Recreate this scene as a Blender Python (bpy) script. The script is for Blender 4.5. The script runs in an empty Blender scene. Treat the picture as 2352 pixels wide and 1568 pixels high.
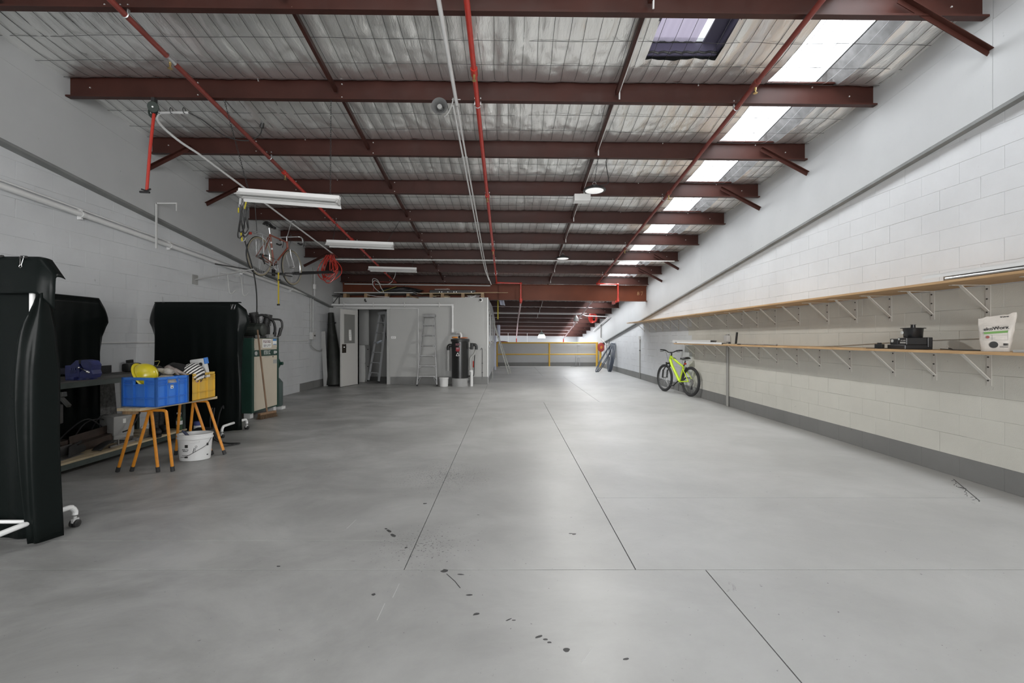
import bpy, bmesh, math, random
from mathutils import Vector, Matrix, noise
random.seed(7)
S = bpy.context.scene
COL = S.collection
PI = math.pi

# ------------------------------------------------------------------ camera, world, lights, exposure
EYE = 1.327            # eye height in metres
FPX = 1056.0           # focal length in pixels of the 2352 wide frame
cam_d = bpy.data.cameras.new('camera')
cam = bpy.data.objects.new('camera', cam_d)
COL.objects.link(cam)
cam.location = (0, 0, EYE)
cam.rotation_euler = (PI / 2, 0, 0)
cam_d.sensor_width = 36
cam_d.lens = FPX / 2352 * 36
cam_d.shift_x = 8 / 2352
cam_d.shift_y = -7 / 2352
cam_d.clip_start = 0.05
S.camera = cam

w = bpy.data.worlds.new('overcast_sky')
S.world = w
w.use_nodes = True
bg = w.node_tree.nodes['Background']
bg.inputs[0].default_value = (0.93, 0.96, 1.0, 1)
bg.inputs[1].default_value = 1.5

S.view_settings.view_transform = 'Standard'
S.view_settings.look = 'None'
S.view_settings.gamma = 1
S.view_settings.use_curve_mapping = False
S.view_settings.exposure = 0.0
S.cycles.use_denoising = True
S.cycles.max_bounces = 8
S.cycles.diffuse_bounces = 5
S.cycles.glossy_bounces = 4
S.cycles.transparent_max_bounces = 8
S.cycles.sample_clamp_indirect = 6

def roof_z(x, y):      # height of the purlins' undersides
    return 4.007 - 0.1235 * (y - 5.34) - 0.0105 * (x - 4.25)
ROOF_PITCH = -math.atan(0.1235)

def area(name, loc, rot, sx, sy, power, col=(1, 1, 1)):
    d = bpy.data.lights.new(name, 'AREA')
    d.shape = 'RECTANGLE'; d.size = sx; d.size_y = sy; d.energy = power; d.color = col
    o = bpy.data.objects.new(name, d); COL.objects.link(o)
    o.location = loc; o.rotation_euler = rot
    return o
# overcast daylight lying just above the strip of translucent roof sheets
for k in range(7):
    yc = -4.5 + 5 * k
    area('skylight_daylight', (3.29, yc, roof_z(3.29, yc) + 0.41), (ROOF_PITCH, 0, 0), 0.70, 5.0, 100 if k < 4 else 190, (0.96, 0.98, 1.0))
# unseen fill light added behind the camera, in an assumed door opening
area('rear_fill_light', (0.3, -5.2, 1.75), (PI / 2, 0, 0), 6.6, 3.2, 690, (1.0, 1.0, 0.99))
# unseen fill light shining up from the lower bay beyond the railing
area('lower_bay_fill', (2.0, 25.0, -2.2), (PI, 0, 0), 4.5, 4.5, 120, (0.93, 0.92, 1.0))

# ------------------------------------------------------------------ helpers
WORLD = {}             # things whose parts are drawn in room coordinates
def at(px, py, y):     # the point of the room at distance y seen through pixel (px, py)
    return Vector(((px - 1168) * y / FPX, y, EYE + (777 - py) * y / FPX))

class MB:
    def __init__(s): s.bm = bmesh.new()
    def box(s, c, d, M=None, bev=0):
        m = Matrix.Translation(c) @ (M if M else Matrix()) @ Matrix.Diagonal((d[0], d[1], d[2], 1))
        r = bmesh.ops.create_cube(s.bm, size=1, matrix=m)
        if bev:
            es = list({e for v in r['verts'] for e in v.link_edges})
            bmesh.ops.bevel(s.bm, geom=es, offset=bev, segments=2, affect='EDGES', profile=0.6)
        return s
    def bx(s, x0, x1, y0, y1, z0, z1, bev=0):
        return s.box(((x0+x1)/2, (y0+y1)/2, (z0+z1)/2), (abs(x1-x0), abs(y1-y0), abs(z1-z0)), bev=bev)
    def beam(s, p0, p1, w, h, up=(0, 0, 1), bev=0):
        p0 = Vector(p0); p1 = Vector(p1); d = p1 - p0; L = d.length; d.normalize()
        up = Vector(up)
        if abs(d.dot(up)) > 0.98: up = Vector((0, 1, 0))
        x = d.cross(up).normalized(); z = x.cross(d)
        M = Matrix((x, d, z)).transposed().to_4x4()
        return s.box((p0 + p1) / 2, (w, L, h), M, bev)
    def cyl(s, p0, p1, r, r2=None, n=12, caps=True):
        return s.tube([p0, p1], r, n, r2=r2, caps=caps)
    def tube(s, pts, r, n=8, closed=False, caps=True, r2=None, radii=None):
        pts = [Vector(p) for p in pts]; N = len(pts)
        rings = []; prev = None
        for i, p in enumerate(pts):
            if closed: t = pts[(i+1) % N] - pts[i-1]
            elif i == 0: t = pts[1] - p
            elif i == N-1: t = p - pts[-2]
            else: t = (pts[i+1] - p).normalized() + (p - pts[i-1]).normalized()
            if t.length < 1e-9: t = Vector((0, 0, 1))
            t.normalize()
            if prev is None:
                a = Vector((0, 0, 1)) if abs(t.z) < 0.9 else Vector((1, 0, 0))
                u = t.cross(a).normalized()
            else:
                u = prev - t * prev.dot(t)
                u = u.normalized() if u.length > 1e-6 else t.orthogonal().normalized()
            prev = u; v = t.cross(u)
            rr = radii[i] if radii else (r if r2 is None else r + (r2 - r) * i / (N - 1))
            rings.append([s.bm.verts.new(p + (u * math.cos(2*PI*k/n) + v * math.sin(2*PI*k/n)) * rr) for k in range(n)])
        R = range(N if closed else N - 1)
        for i in R:
            a, b = rings[i], rings[(i+1) % N]
            for k in range(n):
                s.bm.faces.new((a[k], a[(k+1) % n], b[(k+1) % n], b[k]))
        if caps and not closed:
            s.bm.faces.new(rings[0][::-1]); s.bm.faces.new(rings[-1])
        return s
    def lathe(s, prof, n=24, M=None, cap0=True, cap1=True):
        M = M or Matrix(); rings = []
        for r, z in prof:
            rings.append([s.bm.verts.new(M @ Vector((r*math.cos(2*PI*k/n), r*math.sin(2*PI*k/n), z))) for k in range(n)])
        for a, b in zip(rings, rings[1:]):
            for k in range(n):
                s.bm.faces.new((a[k], a[(k+1) % n], b[(k+1) % n], b[k]))
        if cap0: s.bm.faces.new(rings[0][::-1])
        if cap1: s.bm.faces.new(rings[-1])
        return s
    def prism(s, poly, d, M=None):
        """poly in the local xy plane, extruded along local z by d"""
        M = M or Matrix()
        a = [s.bm.verts.new(M @ Vector((x, y, 0))) for x, y in poly]
        b = [s.bm.verts.new(M @ Vector((x, y, d))) for x, y in poly]
        n = len(poly)
        for k in range(n): s.bm.faces.new((a[k], a[(k+1) % n], b[(k+1) % n], b[k]))
        s.bm.faces.new(a[::-1]); s.bm.faces.new(b)
        return s
    def ball(s, c, r, sc=(1, 1, 1), n=12, M=None):
        m = Matrix.Translation(c) @ (M or Matrix()) @ Matrix.Diagonal((sc[0], sc[1], sc[2], 1))
        bmesh.ops.create_uvsphere(s.bm, u_segments=n, v_segments=max(6, n*2//3), radius=r, matrix=m)
        return s
    def grid(s, f, nu, nv, skip=None):
        vs = [[s.bm.verts.new(f(i/nu, j/nv)) for j in range(nv+1)] for i in range(nu+1)]
        for i in range(nu):
            for j in range(nv):
                if skip and skip((i+.5)/nu, (j+.5)/nv): continue
                s.bm.faces.new((vs[i][j], vs[i+1][j], vs[i+1][j+1], vs[i][j+1]))
        return s
    def sheet(s, f, nu, nv, t):
        """a grid given thickness t"""
        s.grid(f, nu, nv)
        s.thick = t
        return s
    def text(s, body, size, M, depth=0.0006, align='CENTER', shear=0.0, bold=0.0, sx=1.0):
        c = bpy.data.curves.new('t', 'FONT'); c.body = body; c.size = size; c.align_x = align; c.align_y = 'CENTER'
        c.extrude = depth; c.resolution_u = 3; c.offset = bold; c.shear = shear
        o = bpy.data.objects.new('t', c); COL.objects.link(o)
        bpy.context.view_layer.update()
        me = bpy.data.meshes.new_from_object(o.evaluated_get(bpy.context.evaluated_depsgraph_get()))
        me.transform(M @ Matrix.Diagonal((sx, 1, 1, 1)))
        s.bm.from_mesh(me)
        bpy.data.objects.remove(o); bpy.data.curves.remove(c); bpy.data.meshes.remove(me)
        return s

def mesh_of(name, mb, mat, smooth=False, M=None, auto=35):
    bm = mb.bm
    if M is not None: bm.transform(M)
    bmesh.ops.recalc_face_normals(bm, faces=bm.faces) if not getattr(mb, 'keep', False) else None
    if smooth:
        for f in bm.faces: f.smooth = True
        for e in bm.edges:
            if len(e.link_faces) == 2 and e.calc_face_angle(0) > math.radians(auto): e.smooth = False
    me = bpy.data.meshes.new(name)
    bm.to_mesh(me); bm.free()
    if mat: me.materials.append(mat)
    return me

def obj(name, mb, mat, parent=None, smooth=False, kind=None, label=None, auto=35):
    M = None
    if parent is not None and parent in WORLD: M = WORLD[parent]
    me = mesh_of(name, mb, mat, smooth, M, auto)
    o = bpy.data.objects.new(name, me); COL.objects.link(o)
    if parent is not None:
        o.parent = parent
        if parent in WORLD: WORLD[o] = WORLD[parent]
    t = getattr(mb, 'thick', None)
    if t:
        md = o.modifiers.new('thickness', 'SOLIDIFY'); md.thickness = t; md.offset = 0
    if kind: o['kind'] = kind
    if label: o['label'] = label
    return o

def tag(o, label, cat, group=None):
    o['label'] = label; o['category'] = cat
    if group: o['group'] = group
    return o

def thing(name, label, cat, loc=(0, 0, 0), rotz=0, group=None, world=False):
    o = bpy.data.objects.new(name, None); COL.objects.link(o)
    o.empty_display_size = 0.1
    o.location = loc; o.rotation_euler = (0, 0, rotz)
    if world: WORLD[o] = (Matrix.Translation(loc) @ Matrix.Rotation(rotz, 4, 'Z')).inverted()
    return tag(o, label, cat, group)

def solo(name, mb, mat, label, cat, group=None, smooth=False, auto=35):
    vs = [v.co for v in mb.bm.verts]
    c = Vector(((min(v.x for v in vs)+max(v.x for v in vs))/2, (min(v.y for v in vs)+max(v.y for v in vs))/2, min(v.z for v in vs)))
    o = obj(name, mb, mat, None, smooth, auto=auto)
    o.data.transform(Matrix.Translation(-c)); o.location = c
    return tag(o, label, cat, group)

def dup(root, loc=None, rotz=None, label=None, group=None, rot=None):
    def cp(o, par):
        c = o.copy(); COL.objects.link(c)
        if par is not None: c.parent = par
        for ch in list(o.children): cp(ch, c)
        return c
    kids = list(root.children)
    r = root.copy(); COL.objects.link(r)
    for ch in kids: cp(ch, r)
    if loc is not None: r.location = loc
    if rotz is not None: r.rotation_euler = (0, 0, rotz)
    if rot is not None: r.rotation_euler = rot
    if label: r['label'] = label
    if group: r['group'] = group
    return r

def structure(name, mb, mat, parent=None, smooth=False, label=None):
    o = obj(name, mb, mat, parent, smooth)
    if parent is None: o['kind'] = 'structure'
    if label: o['label'] = label
    return o

def arc(c, r, a0, a1, n, ax=(1, 0, 0), ay=(0, 0, 1)):
    c = Vector(c); ax = Vector(ax); ay = Vector(ay)
    return [c + ax*r*math.cos(a0+(a1-a0)*i/n) + ay*r*math.sin(a0+(a1-a0)*i/n) for i in range(n+1)]

def smooth_path(pts, k=6):
    """Catmull-Rom through the given points"""
    pts = [Vector(p) for p in pts]; P = [pts[0]*2-pts[1]] + pts + [pts[-1]*2-pts[-2]]
    out = []
    for i in range(1, len(P)-2):
        for j in range(k):
            t = j/k
            a, b, c, d = P[i-1], P[i], P[i+1], P[i+2]
            out.append(0.5*((2*b)+(c-a)*t+(2*a-5*b+4*c-d)*t*t+(3*b-a-3*c+d)*t*t*t))
    out.append(pts[-1])
    return out

# ------------------------------------------------------------------ materials
def mat(name, col, rough=0.5, metal=0.0, var=0.0, vscale=4.0, bump=0.0, bscale=60.0, spec=0.5, coat=0.0, stretch=(1, 1, 1), rvar=0.0):
    m = bpy.data.materials.new(name); m.use_nodes = True
    nt = m.node_tree; N = nt.nodes; L = nt.links
    b = N['Principled BSDF']
    c = (col[0], col[1], col[2], 1)
    b.inputs['Base Color'].default_value = c
    b.inputs['Roughness'].default_value = rough
    b.inputs['Metallic'].default_value = metal
    b.inputs['Specular IOR Level'].default_value = spec
    if coat:
        b.inputs['Coat Weight'].default_value = coat; b.inputs['Coat Roughness'].default_value = 0.15
    if var or bump or rvar:
        tc = N.new('ShaderNodeTexCoord'); mp = N.new('ShaderNodeMapping')
        mp.inputs['Scale'].default_value = stretch
        L.new(tc.outputs['Object'], mp.inputs['Vector'])
    if var or rvar:
        n = N.new('ShaderNodeTexNoise'); n.inputs['Scale'].default_value = vscale; n.inputs['Detail'].default_value = 6
        L.new(mp.outputs[0], n.inputs['Vector'])
    if var:
        r = N.new('ShaderNodeValToRGB')
        r.color_ramp.elements[0].position = 0.3; r.color_ramp.elements[1].position = 0.7
        r.color_ramp.elements[0].color = (*[v*(1-var) for v in col[:3]], 1)
        r.color_ramp.elements[1].color = (*[min(1, v*(1+var*0.6)) for v in col[:3]], 1)
        L.new(n.outputs['Fac'], r.inputs[0]); L.new(r.outputs[0], b.inputs['Base Color'])
    if rvar:
        mr = N.new('ShaderNodeMapRange'); mr.inputs[3].default_value = rough-rvar; mr.inputs[4].default_value = rough+rvar
        L.new(n.outputs['Fac'], mr.inputs[0]); L.new(mr.outputs[0], b.inputs['Roughness'])
    if bump:
        n2 = N.new('ShaderNodeTexNoise'); n2.inputs['Scale'].default_value = bscale; n2.inputs['Detail'].default_value = 4
        L.new(mp.outputs[0], n2.inputs['Vector'])
        bp = N.new('ShaderNodeBump'); bp.inputs['Strength'].default_value = bump; bp.inputs['Distance'].default_value = 0.01
        L.new(n2.outputs['Fac'], bp.inputs['Height']); L.new(bp.outputs[0], b.inputs['Normal'])
    return m

def paint_mat(name, col, scuff=0.06, bump=0.25):
    """emulsion on masonry: soft uneven coats, scuffs and a little grit, in room coordinates"""
    m = bpy.data.materials.new(name); m.use_nodes = True
    nt = m.node_tree; N = nt.nodes; L = nt.links; b = N['Principled BSDF']
    g = N.new('ShaderNodeNewGeometry')
    n1 = N.new('ShaderNodeTexNoise'); n1.inputs['Scale'].default_value = 0.9; n1.inputs['Detail'].default_value = 7; n1.inputs['Roughness'].default_value = 0.62
    L.new(g.outputs['Position'], n1.inputs['Vector'])
    r1 = N.new('ShaderNodeValToRGB')
    r1.color_ramp.elements[0].position = 0.32; r1.color_ramp.elements[1].position = 0.62
    r1.color_ramp.elements[0].color = (*[v*(1-scuff*1.6) for v in col], 1); r1.color_ramp.elements[1].color = (*col, 1)
    L.new(n1.outputs['Fac'], r1.inputs[0])
    # thin dirty scratches
    n2 = N.new('ShaderNodeTexNoise'); n2.inputs['Scale'].default_value = 11; n2.inputs['Detail'].default_value = 9; n2.inputs['Roughness'].default_value = 0.75
    L.new(g.outputs['Position'], n2.inputs['Vector'])
    r2 = N.new('ShaderNodeValToRGB')
    r2.color_ramp.elements[0].position = 0.30; r2.color_ramp.elements[1].position = 0.345
    r2.color_ramp.elements[0].color = (0.55, 0.54, 0.52, 1); r2.color_ramp.elements[1].color = (1, 1, 1, 1)
    L.new(n2.outputs['Fac'], r2.inputs[0])
    mx = N.new('ShaderNodeMix'); mx.data_type = 'RGBA'; mx.blend_type = 'MULTIPLY'; mx.inputs[0].default_value = 0.8
    L.new(r1.outputs[0], mx.inputs[6]); L.new(r2.outputs[0], mx.inputs[7]); L.new(mx.outputs[2], b.inputs['Base Color'])
    b.inputs['Roughness'].default_value = 0.55; b.inputs['Specular IOR Level'].default_value = 0.3
    n3 = N.new('ShaderNodeTexNoise'); n3.inputs['Scale'].default_value = 70; n3.inputs['Detail'].default_value = 5
    L.new(g.outputs['Position'], n3.inputs['Vector'])
    n3.inputs['Scale'].default_value = 110
    bp = N.new('ShaderNodeBump'); bp.inputs['Strength'].default_value = bump; bp.inputs['Distance'].default_value = 0.004
    L.new(n3.outputs['Fac'], bp.inputs['Height']); L.new(bp.outputs[0], b.inputs['Normal'])
    return m

M_white = paint_mat('white_wall_paint', (0.590, 0.602, 0.615), 0.07, 0.3)
M_panel = paint_mat('smooth_white_panel_paint', (0.455, 0.463, 0.465), 0.05, 0.06)
M_warmlit_wall = paint_mat('white_wall_paint_warm_light', (0.58, 0.57, 0.52), 0.08, 0.3)  # warm light below the shelf, put into the colour of the lower right-hand blocks
M_office = paint_mat('grey_white_partition_paint', (0.42, 0.42, 0.41), 0.04, 0.04)
M_greyband = paint_mat('grey_skirting_paint', (0.20, 0.20, 0.195), 0.10, 0.25)
M_mortar = mat('dark_joint', (0.07, 0.07, 0.068), 0.9)
M_joint = mat('patchy_joint', (0.30, 0.30, 0.29), 0.9, var=0.85, vscale=2.2)
_r = [n for n in M_joint.node_tree.nodes if n.type == 'VALTORGB'][0]
_r.color_ramp.elements[0].position = .44; _r.color_ramp.elements[1].position = .56; _r.color_ramp.elements[0].color = (.03, .03, .03, 1); _r.color_ramp.elements[1].color = (.62, .62, .61, 1)
M_flash = mat('grey_flashing', (0.20, 0.205, 0.20), 0.6, var=0.2)
M_redox = mat('red_oxide_primer', (0.047, 0.0150, 0.0108), 0.45, var=0.22, vscale=2.5, spec=0.28, rvar=0.1)
M_redbright = mat('sprinkler_red', (0.46, 0.035, 0.022), 0.33, var=0.1, vscale=8, coat=0.2)
M_reddull = mat('dull_red_pipe_paint', (0.19, 0.037, 0.028), 0.45, var=0.25, vscale=5)
M_bolt = mat('zinc_bolt', (0.75, 0.75, 0.74), 0.35, 0.6)
M_galv = mat('galvanised_steel', (0.55, 0.56, 0.57), 0.35, 0.85, var=0.15, vscale=15)
M_chrome = mat('chrome', (0.75, 0.75, 0.75), 0.12, 1.0)
M_alu = mat('aluminium', (0.62, 0.63, 0.64), 0.32, 0.9, var=0.12, vscale=12)
M_dkalu = mat('dull_aluminium', (0.36, 0.36, 0.36), 0.42, 0.7, var=0.2, vscale=9)
M_brass = mat('brass', (0.55, 0.40, 0.16), 0.3, 0.9)
M_wire = mat('wire', (0.10, 0.10, 0.10), 0.5, 0.6)
M_black = mat('black_plastic', (0.018, 0.018, 0.018), 0.42)
M_rubber = mat('black_rubber', (0.022, 0.022, 0.023), 0.7)
M_pvc = mat('white_pvc', (0.66, 0.66, 0.655), 0.35)
M_whiteenamel = mat('white_enamel', (0.80, 0.80, 0.79), 0.3)
M_grey = mat('grey_plastic', (0.33, 0.33, 0.32), 0.45)
M_lgrey = mat('light_grey_plastic', (0.52, 0.52, 0.51), 0.45)
M_dark = mat('dark_steel', (0.045, 0.045, 0.045), 0.45, 0.4, var=0.35, vscale=8)
M_steel = mat('bare_steel', (0.30, 0.29, 0.28), 0.38, 0.8, var=0.35, vscale=7)
M_paper = mat('paper', (0.82, 0.82, 0.80), 0.7)
M_ink = mat('ink', (0.02, 0.02, 0.02), 0.6)
M_orange = mat('orange_enamel', (0.62, 0.235, 0.02), 0.3, var=0.12, vscale=25, coat=0.3)
M_yellowrail = mat('yellow_rail_paint', (0.64, 0.39, 0.05), 0.42)
M_green = mat('dark_green_paint', (0.012, 0.05, 0.035), 0.4, var=0.2)
M_cream = mat('cream_paint', (0.55, 0.49, 0.39), 0.42, var=0.04)
M_navy = mat('navy_hammered_paint', (0.028, 0.036, 0.14), 0.32, var=0.25, vscale=14, bump=0.15, bscale=90)

def wood_mat(name, c0, c1, stretch=(6, 0.5, 6), rough=0.55):
    m = bpy.data.materials.new(name); m.use_nodes = True
    nt = m.node_tree; N = nt.nodes; L = nt.links; b = N['Principled BSDF']
    g = N.new('ShaderNodeTexCoord'); mp = N.new('ShaderNodeMapping'); mp.inputs['Scale'].default_value = stretch
    L.new(g.outputs['Object'], mp.inputs['Vector'])
    n = N.new('ShaderNodeTexNoise'); n.inputs['Scale'].default_value = 4; n.inputs['Detail'].default_value = 8; n.inputs['Distortion'].default_value = 0.6
    L.new(mp.outputs[0], n.inputs['Vector'])
    r = N.new('ShaderNodeValToRGB'); r.color_ramp.elements[0].position = 0.3; r.color_ramp.elements[1].position = 0.7
    r.color_ramp.elements[0].color = (*c0, 1); r.color_ramp.elements[1].color = (*c1, 1)
    L.new(n.outputs['Fac'], r.inputs[0]); L.new(r.outputs[0], b.inputs['Base Color'])
    b.inputs['Roughness'].default_value = rough
    return m
M_ply = wood_mat('plywood', (0.36, 0.215, 0.10), (0.52, 0.34, 0.17), (8, 0.7, 8))
M_pine = wood_mat('raw_pine', (0.42, 0.33, 0.20), (0.58, 0.48, 0.33), (8, 0.8, 8))
M_oldwood = wood_mat('old_timber', (0.20, 0.12, 0.06), (0.32, 0.21, 0.11), (8, 8, 1))
M_broom = wood_mat('broom_handle_wood', (0.16, 0.09, 0.05), (0.26, 0.16, 0.09), (10, 10, 0.8))

def vinyl_mat():
    m = mat('black_welding_vinyl', (0.006, 0.008, 0.0075), 0.27, spec=0.085, bump=0.3, bscale=6, rvar=0.0)
    return m
M_vinyl = vinyl_mat()

def foil_mat():
    m = bpy.data.materials.new('foil_insulation'); m.use_nodes = True
    nt = m.node_tree; N = nt.nodes; L = nt.links; b = N['Principled BSDF']
    g = N.new('ShaderNodeNewGeometry')
    b.inputs['Metallic'].default_value = 0.82
    b.inputs['Roughness'].default_value = 0.30
    n0 = N.new('ShaderNodeTexNoise'); n0.inputs['Scale'].default_value = 1.1; n0.inputs['Detail'].default_value = 5
    L.new(g.outputs['Position'], n0.inputs['Vector'])
    r = N.new('ShaderNodeValToRGB')
    r.color_ramp.elements[0].position = 0.35; r.color_ramp.elements[1].position = 0.65
    r.color_ramp.elements[0].color = (0.90, 0.90, 0.88, 1); r.color_ramp.elements[1].color = (0.96, 0.955, 0.94, 1)
    L.new(n0.outputs['Fac'], r.inputs[0]); L.new(r.outputs[0], b.inputs['Base Color'])
    mp = N.new('ShaderNodeMapping'); mp.inputs['Scale'].default_value = (9, 2.6, 4)
    L.new(g.outputs['Position'], mp.inputs['Vector'])
    n1 = N.new('ShaderNodeTexNoise'); n1.inputs['Scale'].default_value = 1.3; n1.inputs['Detail'].default_value = 7; n1.inputs['Roughness'].default_value = 0.6; n1.inputs['Distortion'].default_value = 0.15
    L.new(mp.outputs[0], n1.inputs['Vector'])
    bp = N.new('ShaderNodeBump'); bp.inputs['Strength'].default_value = 0.5; bp.inputs['Distance'].default_value = 0.03
    L.new(n1.outputs['Fac'], bp.inputs['Height']); L.new(bp.outputs[0], b.inputs['Normal'])
    return m
M_foil = foil_mat()

def skylight_mat(name, col, clear):
    m = bpy.data.materials.new(name); m.use_nodes = True
    nt = m.node_tree; N = nt.nodes; L = nt.links
    for n in list(N):
        if n.type != 'OUTPUT_MATERIAL': N.remove(n)
    out = [n for n in N if n.type == 'OUTPUT_MATERIAL'][0]
    t = N.new('ShaderNodeBsdfTransparent'); t.inputs[0].default_value = (*col, 1)
    d = N.new('ShaderNodeBsdfTranslucent'); d.inputs[0].default_value = (*col, 1)
    x = N.new('ShaderNodeMixShader'); x.inputs[0].default_value = 1 - clear
    L.new(t.outputs[0], x.inputs[1]); L.new(d.outputs[0], x.inputs[2])
    gl = N.new('ShaderNodeBsdfGlossy'); gl.inputs['Roughness'].default_value = 0.25
    y = N.new('ShaderNodeMixShader'); y.inputs[0].default_value = 0.04
    L.new(x.outputs[0], y.inputs[1]); L.new(gl.outputs[0], y.inputs[2]); L.new(y.outputs[0], out.inputs[0])
    return m
M_sky = skylight_mat('translucent_roof_sheet', (0.95, 0.96, 0.97), 0.7)
M_lilac = skylight_mat('stained_lilac_roof_sheet', (0.40, 0.36, 0.44), 0.45)

def floor_mat():
    m = bpy.data.materials.new('grey_floor_paint'); m.use_nodes = True
    nt = m.node_tree; N = nt.nodes; L = nt.links; b = N['Principled BSDF']
    g = N.new('ShaderNodeNewGeometry')
    def nz(scale, detail, rough, vec=None, dist=0.0):
        n = N.new('ShaderNodeTexNoise'); n.inputs['Scale'].default_value = scale; n.inputs['Detail'].default_value = detail
        n.inputs['Roughness'].default_value = rough; n.inputs['Distortion'].default_value = dist
        L.new(vec if vec else g.outputs['Position'], n.inputs['Vector']); return n
    def ramp(src, p0, p1, c0, c1):
        r = N.new('ShaderNodeValToRGB'); r.color_ramp.elements[0].position = p0; r.color_ramp.elements[1].position = p1
        r.color_ramp.elements[0].color = (*c0, 1) if len(c0) == 3 else c0; r.color_ramp.elements[1].color = (*c1, 1) if len(c1) == 3 else c1
        L.new(src, r.inputs[0]); return r
    def mul(a, c, f=1.0):
        x = N.new('ShaderNodeMix'); x.data_type = 'RGBA'; x.blend_type = 'MULTIPLY'; x.inputs[0].default_value = f
        L.new(a, x.inputs[6]); L.new(c, x.inputs[7]); return x.outputs[2]
    base = ramp(nz(0.7, 8, 0.6).outputs['Fac'], 0.3, 0.7, (0.325, 0.325, 0.318), (0.395, 0.395, 0.388)).outputs[0]
    # traffic grime, heavier towards the workshop side (x < 0)
    sp = N.new('ShaderNodeSeparateXYZ'); L.new(g.outputs['Position'], sp.inputs[0])
    side = N.new('ShaderNodeMapRange'); side.inputs[1].default_value = 0.5; side.inputs[2].default_value = -3.5
    side.inputs[3].default_value = 0.30; side.inputs[4].default_value = 1.0
    L.new(sp.outputs['X'], side.inputs[0])
    mp = N.new('ShaderNodeMapping'); mp.inputs['Scale'].default_value = (0.8, 1.0, 1)
    L.new(g.outputs['Position'], mp.inputs['Vector'])
    grime = ramp(nz(1.15, 9, 0.68, mp.outputs[0], 0.4).outputs['Fac'], 0.40, 0.62, (0.60, 0.60, 0.59), (1, 1, 1))
    x = N.new('ShaderNodeMix'); x.data_type = 'RGBA'; x.blend_type = 'MULTIPLY'
    L.new(side.outputs[0], x.inputs[0]); L.new(base, x.inputs[6]); L.new(grime.outputs[0], x.inputs[7])
    c = x.outputs[2]
    # small dark specks and chips everywhere
    c = mul(c, ramp(nz(16, 4, 0.7).outputs['Fac'], 0.285, 0.305, (0.35, 0.35, 0.35), (1, 1, 1)).outputs[0], 0.9)
    c = mul(c, ramp(nz(3.3, 10, 0.78, None, 1.0).outputs['Fac'], 0.31, 0.34, (0.62, 0.62, 0.61), (1, 1, 1)).outputs[0], 0.75)
    # two patches of spatter near the middle of the floor
    for (cx, cy, rad, thr) in ((-0.55, 2.95, 0.62, 0.49), (-0.62, 4.45, 0.75, 0.46)):
        vm = N.new('ShaderNodeVectorMath'); vm.operation = 'DISTANCE'; vm.inputs[1].default_value = (cx, cy, 0)
        L.new(g.outputs['Position'], vm.inputs[0])
        fall = N.new('ShaderNodeMapRange'); fall.inputs[1].default_value = 0.0; fall.inputs[2].default_value = rad
        fall.inputs[3].default_value = 0.12; fall.inputs[4].default_value = -0.05
        L.new(vm.outputs['Value'], fall.inputs[0])
        nn = nz(62, 3, 0.6)
        ad = N.new('ShaderNodeMath'); ad.operation = 'ADD'; L.new(nn.outputs['Fac'], ad.inputs[0]); L.new(fall.outputs[0], ad.inputs[1])
        c = mul(c, ramp(ad.outputs[0], thr + 0.20, thr + 0.225, (1, 1, 1), (0.22, 0.22, 0.22)).outputs[0], 0.85)
    L.new(c, b.inputs['Base Color'])
    rr = N.new('ShaderNodeMapRange'); rr.inputs[3].default_value = 0.30; rr.inputs[4].default_value = 0.52
    L.new(nz(1.3, 7, 0.6).outputs['Fac'], rr.inputs[0]); L.new(rr.outputs[0], b.inputs['Roughness'])
    b.inputs['Specular IOR Level'].default_value = 0.45
    bp = N.new('ShaderNodeBump'); bp.inputs['Strength'].default_value = 0.10; bp.inputs['Distance'].default_value = 0.01
    L.new(nz(9, 6, 0.6).outputs['Fac'], bp.inputs['Height']); L.new(bp.outputs[0], b.inputs['Normal'])
    return m
M_floor = floor_mat()
# ================================================================== the setting
XL, XR = -5.20, 4.30         # faces of the lower block walls
UL, UR = -5.09, 4.235        # faces of the smooth upper panels
Y0, Y1 = -5.0, 28.6
YO = 13.35                   # front of the office
YF = 21.95                   # far edge of the floor

def ledge_r(y): return 3.33 - 0.1307 * (y - 3.835)
def ledge_l(y): return 3.32 - 0.1245 * (y - 4.61)

# ---- floor: a dark bed with separate painted slabs, saw-cut joints between them
fl = structure('floor', MB().bx(XL-0.2, XR+0.2, Y0-1, YF+0.02, -0.25, -0.012), M_mortar)
g = 0.0028
def slab(x0, x1, y0, y1):
    obj('slab', MB().bx(x0+g, x1-g, y0+g, y1-g, -0.05, 0.0, bev=0.0006), M_floor, fl)
slab(XL-.1, 1.13, -5.5, 2.64); slab(1.13, XR+.1, -5.5, 2.64)
slab(XL-.1, -0.60, 2.64, 3.015); slab(XL-.1, -0.60, 3.015, 9.6)
slab(-0.60, 0.73, 2.64, 9.6); slab(0.73, XR+.1, 2.64, 3.83); slab(0.73, XR+.1, 3.83, 9.6)
slab(XL-.1, -0.60, 9.6, 16.0); slab(-0.60, 1.9, 9.6, 16.0); slab(1.9, XR+.1, 9.6, 16.0)
slab(XL-.1, 1.2, 16.0, YF); slab(1.2, XR+.1, 16.0, YF)
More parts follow.
